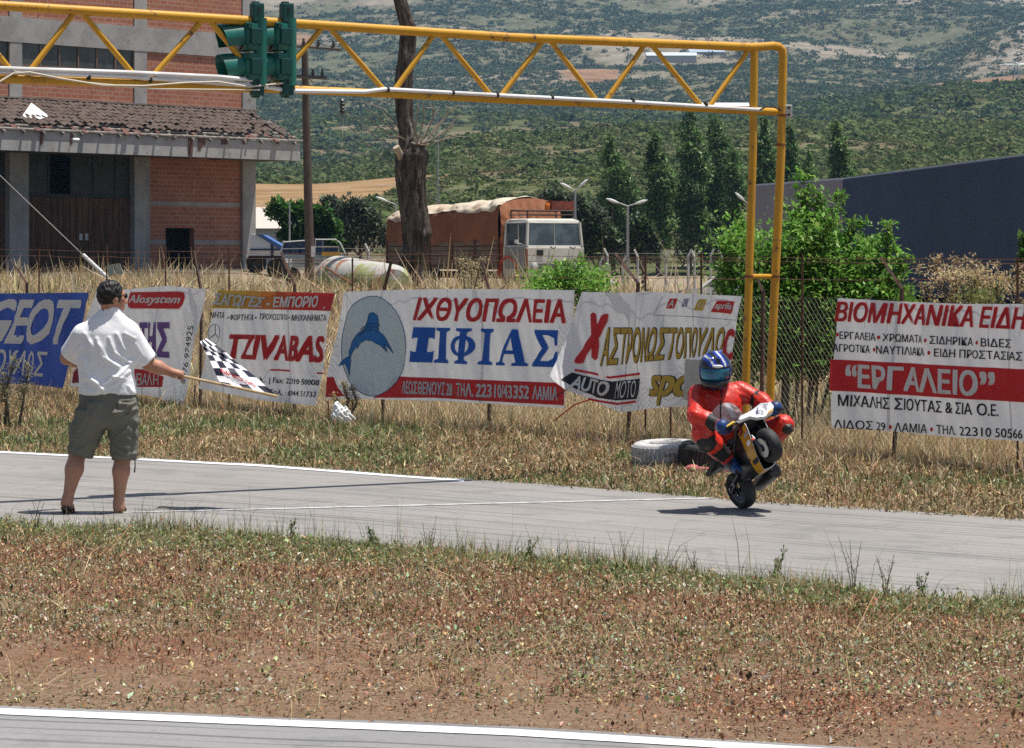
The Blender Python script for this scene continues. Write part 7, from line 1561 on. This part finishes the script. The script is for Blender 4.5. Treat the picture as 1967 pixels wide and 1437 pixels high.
# fairing: U-shaped shell, open at the front, thickness kept
nf, na = 18, 28; outer = []; inner = []
for i in range(nf + 1):
    t = i / nf
    for j in range(na + 1):
        th = math.pi * (j / na); ca, sa = math.cos(th), math.sin(th); top = abs(ca) ** 3
        for k_, lst in ((0, outer), (1, inner)):
            w = (.105 + .062 * math.sin(t * 1.75)) - .009 * k_; dpt = (.085 + .055 * t) - .009 * k_
            hgt = .20 * (max(0, abs(ca) - .25) / .75) ** 1.5
            f_ = .27 + (.25 + .19 * (max(0, abs(ca) - .2) / .8)) * t; a = -w * math.copysign(abs(ca) ** .9, ca) * (1 - .52 * hgt / .2); u = .03 - dpt * sa ** .8 * (1 if sa > 0 else 0) + hgt
            lst.append(tuple(bp(f_, a, u)))
w = na + 1; n0 = len(outer); Fo = [(i * w + j, (i + 1) * w + j, (i + 1) * w + j + 1, i * w + j + 1) for i in range(nf) for j in range(na)]; Fi = [tuple(reversed([q_ + n0 for q_ in f])) for f in Fo]
rim_f = [(nf * w + j, nf * w + j + 1, n0 + nf * w + j + 1, n0 + nf * w + j) for j in range(na)] + [(i * w, (i + 1) * w, n0 + (i + 1) * w, n0 + i * w) for i in range(nf)] + [(i * w + na, (i + 1) * w + na, n0 + (i + 1) * w + na, n0 + i * w + na) for i in range(nf)]
mi_ = []
for f in Fo:
    i, j = divmod(f[0], w); mi_.append(2 if (12 <= j <= 16 and False) else (1 if i < 11 else 0))
fa = mk('fairing', outer + inner, Fo + Fi + rim_f, [yelb, blk, whb], bike, True, mi_ + [1] * len(Fi) + [2] * na + [0] * (2 * nf))
m = MB()                                         # stripes and stickers on the yellow side
def sticker(f0, f1, j0, j1, mat_, nm):
    V = []; 
    for f_ in (f0, f1):
        for jj in (j0, j1):
            i = int(round(f_ * nf)); p = Vector(outer[i * w + jj]); q_ = Vector(inner[i * w + jj]); V.append(p + (p - q_).normalized() * .004)
    mk(nm, [tuple(v) for v in V], [(0, 1, 3, 2)], mat_, fa)
sticker(.78, .93, 4, 5, whb, 'sticker'); sticker(.72, .98, 8, 9, blk, 'sticker'); sticker(.80, 1.0, 2, 3, M('grey sticker', (.3, .3, .36), .4), 'sticker')
# number plate nose
def nose(px): return [bp(.73, a, u) for a, u in px]
pl = [(-.165, .335), (-.175, .352), (-.150, .366), (-.06, .366), (.05, .392), (.135, .372), (.140, .335), (.105, .300), (.02, .283), (-.045, .300), (-.085, .330), (-.13, .334)]
m = MB(); n = len(pl); PA, PU = .065, -.075; f_ = [bp(.745 - .35 * abs(a) ** 1.6, a + PA, u + PU) for a, u in pl]; k_ = [p - Vector(bf) * .03 - Vector(bu) * .01 for p in f_]
m.add(f_ + k_, [tuple(range(n)), tuple(range(2 * n - 1, n - 1, -1))] + [(i, n + i, n + (i + 1) % n, (i + 1) % n) for i in range(n)]); np_ = m.build('number_plate', whb, bike)
def plate_pt(a, u, l=.004): return tuple(bp(.745 - .35 * abs(a) ** 1.6 + l, a + PA, u + PU))
navy = M('navy digit', (.02, .03, .12), .5); y2 = yelb
ang = np.linspace(0, 2 * np.pi, 17); m = MB()
for cx, cy, rx, ry in ((-.002, .322, .027, .021),):
    for i in range(16): m.add([plate_pt(cx + rx * r_ * math.cos(ang[k2]), cy + ry * r_ * math.sin(ang[k2])) for k2, r_ in ((i, 1), (i + 1, 1), (i + 1, .72), (i, .72))], [(0, 1, 2, 3)])
m.add([plate_pt(a, u) for a, u in ((-.029, .322), (-.024, .348), (.000, .366), (.010, .362), (-.014, .345), (-.021, .322))], [(0, 1, 2, 3, 4, 5)]); m.add([plate_pt(a, u) for a, u in ((.062, .365), (.070, .368), (.074, .330), (.066, .328))], [(0, 1, 2, 3)]); m.add([plate_pt(a, u) for a, u in ((.05, .372), (.105, .368), (.105, .362), (.05, .366))], [(0, 1, 2, 3)]); m.build('digit', navy, np_)
m = MB(); m.add([plate_pt(a, u, .003) for a, u in ((.03, .287), (.104, .302), (.125, .322), (.06, .305))], [(0, 1, 2, 3)]); m.build('stripe', y2, np_)
m = MB(); pts_ = [bp(.70, -.08, .270), bp(.70, .15, .270), bp(.62, .11, .20), bp(.62, -.09, .20)]; b2_ = [p - Vector(bf) * .06 for p in pts_]; m.add(pts_ + b2_, [(0, 1, 2, 3), (7, 6, 5, 4), (0, 4, 5, 1), (1, 5, 6, 2), (2, 6, 7, 3), (3, 7, 4, 0)]); m.build('nose_cowl', blk, bike)
m = MB(); m.tube([bp(.58, -.21, .285), bp(.585, -.08, .305), bp(.585, .08, .305), bp(.58, .21, .285)], .011, 10); hb = m.build('handlebar', blk, bike, True)
for s_ in (-1, 1):
    m = MB(); m.tube([bp(.58, s_ * .225, .283), bp(.582, s_ * .13, .297)], .0165, 12); m.build('grip', M('grey rubber grip', (.12, .12, .125), .7), hb)
    m = MB(); m.tube([bp(.60, s_ * .10, .30), bp(.645, s_ * .115, .295), bp(.64, s_ * .19, .285)], [.011, .010, .007], 8); m.build('lever', M('yellow lever', (.70, .45, .02), .4), hb)
m = MB(); m.box(bp(.66, -.075, .10), (.05, .02, .022), Matrix(BR_.tolist()), bev=.006); m.build('brake_caliper', M('red caliper', (.60, .05, .03), .4), bike)
m = MB(); m.tube([bp(.0, -.085, .02), bp(.07, -.10, .03), bp(.12, -.16, .035)], .010, 8); m.tube([bp(.12, .16, .035), bp(.12, .06, .035)], .010, 8); m.build('footrest', blk, bike)

# ---------- rider
rider = empty('person', R0, 'rider in red leathers and a blue helmet crouched on the wheelie mini bike', 'person')
R_ = rp; shL, elL, wrL = R_(1340, 758, -.12), R_(1337, 799, -.33), R_(1388, 820, -.45); shR, elR, wrR = R_(1424, 752, -.06), R_(1463, 771, -.16), R_(1484, 786, -.27)
pel, che = R_(1398, 852, .0), R_(1383, 778, -.10); knL, anL = R_(1349, 833, -.36), R_(1402, 886, -.20); knR, anR = R_(1505, 817, -.22), R_(1450, 884, .06)
sb = [('e', pel, (.17, .15, .14)), ('c', pel, che, .135, .155, .05), ('c', shL + (.03, 0, -.01), shR - (.02, 0, .01), .080, .080, .05), ('e', che + np.array((0, -.03, -.03)), (.165, .14, .15), None, .05),
      ('c', R_(1381, 752, -.12), R_(1376, 732, -.15), .075, .07), ('c', shL, elL, .077, .064), ('c', elL, elL * .6 + wrL * .4, .062, .062), ('c', elL * .6 + wrL * .4, wrL, .062, .046), ('c', shR, elR, .074, .060), ('c', elR, wrR, .060, .045),
      ('c', R_(1378, 852, -.03), knL, .098, .078), ('c', knL, knL * .62 + anL * .38, .076, .072), ('c', knL * .62 + anL * .38, anL, .072, .052), ('c', R_(1418, 850, -.02), knR, .098, .076), ('c', knR, knR * .6 + anR * .4, .074, .070), ('c', knR * .6 + anR * .4, anR, .070, .052)]
nz_v = lambda v: v / np.linalg.norm(v)
CREASE = [(elL, nz_v(wrL - shL), .085), (elR, nz_v(wrR - shR), .085), (knL, nz_v(anL - pel), .10), (knR, nz_v(anR - pel), .10), (shL, nz_v(elL - che), .09), (shR, nz_v(elR - che), .09), (pel * .5 + che * .5, nz_v(che - pel), .13), (wrL, nz_v(wrL - elL), .06), (wrR, nz_v(wrR - elR), .06)]
def suit(p):
    d = usd(p, sb, .035)
    for J, ax, R_w in CREASE: q = p - J; d = d + .0055 * np.exp(-((q ** 2).sum(1)) / R_w ** 2) * np.sin(q @ ax * 230 + np.sin(p[:, 0] * 60 + p[:, 2] * 40))
    return d + .0032 * np.sin(p[:, 0] * 55 + p[:, 2] * 80 + np.sin(p[:, 1] * 48) * 2) * np.sin(p[:, 2] * 46 - p[:, 1] * 33) + .0035 * np.abs(np.sin(p[:, 2] * 75 + p[:, 0] * 50 + np.sin(p[:, 1] * 60 + p[:, 0] * 30) * 1.3)) ** .6 - .002
cW = R_(1396, 818)
def suit_mat(c):
    wy = c[:, 1] + R0.y; px = (c[:, 0] + R0.x) / wy * F + CX; py = YH + (EYE - c[:, 2]) / wy * F; m_ = np.zeros(len(c), int); front = c[:, 1] < -.14
    el_ = ((px - 1396) / 36) ** 2 + ((py - 818) / 44) ** 2 < 1; m_[front & el_ & (py < 826) & (c[:, 1] > -.40)] = 1
    wd_ = front & el_ & (((px - 1392 - (py - 775) * .55) > -1) & ((px - 1392 - (py - 775) * .55) < 9) & (py > 774) & (py < 802) | ((px > 1388) & (px < 1412) & (py > 800) & (py < 822) & (px - 1388 < (py - 796) * 1.2))); m_[wd_ & (c[:, 1] > -.40)] = 2
    m_[front & (np.abs(px - 1385 + (py - 775) * .02) < 1.3) & (py < 815) & (c[:, 1] > -.4)] = 3
    pb = lambda a, b, r: rc(c, a, b, r, r) < 0
    m_[(pb(elL * .55 + wrL * .45, elL * .35 + wrL * .65, .066)) | pb(elR * .75 + shR * .25, elR * .9 + shR * .1, .066) | pb(knL * .45 + anL * .55, knL * .35 + anL * .65, .080) | pb(knR * .6 + anR * .4, knR * .5 + anR * .5, .080)] = 3
    return m_
lea = NT('red race leather'); v = lea.co('Object'); c = lea.mix(lea.ramp(lea.noise(v, 4, 6, .7), .42, .66, 0, .9), (.60, .028, .012), (.33, .014, .009)); c = lea.mix(lea.ramp(lea.noise(v, 11, 6, .75), .59, .66, 0, .6), c, (.62, .30, .26)); lea.base(c); lea.bump(lea.noise(v, 26, 4), .35, .012); lea = lea.done(.42, 0, .42)
suito = blob('body', suit, (-.56, -.60, .22), (.46, .24, 1.04), .0105, [lea, M('pinkish white leather', (.62, .45, .43), .4), M('white leather', (.78, .76, .76), .4), M('black seam', (.02, .02, .02), .6)], rider, R0, suit_mat)
# knee sliders, forearm scuffs
for nm, c_, r_, f_ in (('knee_slider', R_(1357, 849, -.395), (.078, .045, .082), (.25, -1, .1)), ('knee_slider', R_(1512, 823, -.27), (.048, .05, .045), (.6, -1, .0))):
    Rm = frame(f_)
    def pad(p, c_=c_, r_=r_, Rm=Rm):
        d = ell(p, c_, (r_[1], r_[0], r_[2]), Rm); return d + .004 * np.sin(p[:, 2] * 110) * np.sin(p[:, 0] * 90)
    blob(nm, pad, np.array(c_) - .13, np.array(c_) + .13, .008, M('scuffed black leather', (.028, .026, .026), .5, c2=(.16, .09, .08), sc=14, a=.55, b=.7), rider, R0)
# boots
boot_m = M('blue and black boot', (.02, .07, .22), .4, c2=(.015, .015, .02), sc=9, a=.45, b=.55)
for a_, t_ in ((anL, R_(1418, 904, -.34)), (anR, R_(1452, 900, -.08))):
    bo_ = [('c', a_ + np.array((-.005, .03, .03)), a_, .058, .052), ('c', a_ + np.array((0, .035, -.035)), t_, .040, .034), ('c', a_, t_ * .5 + a_ * .5, .052, .042)]
    blob('boot', lambda p, bo_=bo_: usd(p, bo_, .02), np.minimum(a_, t_) - .13, np.maximum(a_, t_) + .13, .008, boot_m, rider, R0)
glove_m = M('blue black glove', (.015, .05, .17), .45, c2=(.012, .012, .02), sc=12, a=.5, b=.6, c3=(.35, .38, .42), sc3=9, a3=.62, b3=.66)
for g0, wr, s_ in ((bpl(.58, -.165, .292), wrL, -1), (bpl(.58, .165, .292), wrR, 1)):
    pd_ = wr - g0; gl_ = fist(g0, ba_, pd_ + bu * .06, bu * .4 + bf, .0165, .0115, -s_) + [('c', wr, g0 + pd_ / np.linalg.norm(pd_) * .03, .048, .036, .025), ('c', wr - pd_ * .0, wr + pd_ * .25, .050, .054, .02)]
    blob('glove', lambda p, gl_=gl_: usd(p, gl_, .012), np.minimum(g0, wr) - .13, np.maximum(g0, wr) + .13, .0065, glove_m, rider, R0)
# helmet
hcn = R_(1373.5, 712, -.19); HH = frame((-.06, -1, -.16)); hF, hR_, hU = HH[:, 0], HH[:, 1], HH[:, 2]
Hh = lambda a, b, c: hcn + hF * a + hR_ * b + hU * c
def helm(p):
    d = ell(p, Hh(-.01, 0, .012), (.152, .126, .136), HH); d = smin(d, ell(p, Hh(.055, 0, -.085), (.095, .098, .062), HH), .06); d = smin(d, ell(p, Hh(-.05, 0, -.06), (.10, .105, .09), HH), .05)
    q = (p - hcn) @ HH; port = np.maximum(np.maximum(np.abs(q[:, 2] + .012) - .047, np.abs(q[:, 1]) - .108), .03 - q[:, 0]); d = smax(d, -(port), .008) * 1.0
    d = smax(d, -.148 - q[:, 2], .02); d = smin(d, ell(p, Hh(.142, 0, -.088), (.014, .04, .018), HH), .012); d = smin(d, rc(p, Hh(.10, .035, .11), Hh(-.08, .045, .135), .010, .012), .015); return smin(d, rc(p, Hh(.10, -.035, .11), Hh(-.08, -.045, .135), .010, .012), .015)
def helm_mat(c):
    q = (c - hcn) @ HH; m_ = np.zeros(len(c), int); m_[(q[:, 2] < -.052)] = 1
    st = np.sin(q[:, 1] * 62 + np.abs(q[:, 0]) * 22 + np.sin(q[:, 2] * 30) * 1.2); m_[(q[:, 2] > .03) & (st > .45)] = 1; m_[(q[:, 2] > .04) & (st < -.82)] = 2; m_[(q[:, 2] > .035) & (q[:, 2] < .052) & (q[:, 0] > .02)] = 1
    m_[(q[:, 2] < -.10) & (np.sin(q[:, 1] * 90) > .5)] = 3
    return m_
ho_ = blob('helmet', helm, hcn - .23, hcn + .23, .0068, [M('gloss blue helmet', (.012, .035, .26), .15, spec=.6), M('gloss black helmet', (.012, .012, .016), .18, spec=.6), M('silver helmet print', (.5, .52, .58), .25), M('dark blue helmet', (.01, .02, .09), .2, spec=.6)], rider, R0, helm_mat, 2)
def vis(p):
    q = (p - hcn) @ HH; d = ell(p, Hh(-.006, 0, .004), (.150, .122, .128), HH); return smax(d, np.maximum(np.maximum(np.abs(q[:, 2] + .012) - .050, np.abs(q[:, 1]) - .110), .028 - q[:, 0]), .004)
blob('visor', vis, hcn - .2, hcn + .2, .0068, M('mirrored blue visor', (.012, .10, .20), .08, .35, c2=(.02, .20, .33), sc=7, spec=.8), ho_, R0, sm=2)
lg = lambda p: ell(p, Hh(.134, -.022, .058), (.012, .040, .013), HH)
blob('badge', lg, Hh(.134, -.022, .058) - .06, Hh(.134, -.022, .058) + .06, .005, M('white badge', (.78, .78, .80), .4), ho_, R0)
# ------------------------------------------------------------ summer haze over the plain
hz = MB(); hz.box((0, 1790, 260), (4200, 3700, 544)); ho = hz.build('haze', bpy.data.materials.new('summer haze')); tag(ho, kind='stuff')
hm = ho.data.materials[0]; hm.use_nodes = True; ht = hm.node_tree; ht.nodes.clear()
pv = ht.nodes.new('ShaderNodeVolumePrincipled'); pv.inputs['Density'].default_value = .000105; pv.inputs['Color'].default_value = (.42, .70, 1.0, 1); pv.inputs['Anisotropy'].default_value = .25
oo = ht.nodes.new('ShaderNodeOutputMaterial'); ht.links.new(pv.outputs[0], oo.inputs['Volume'])
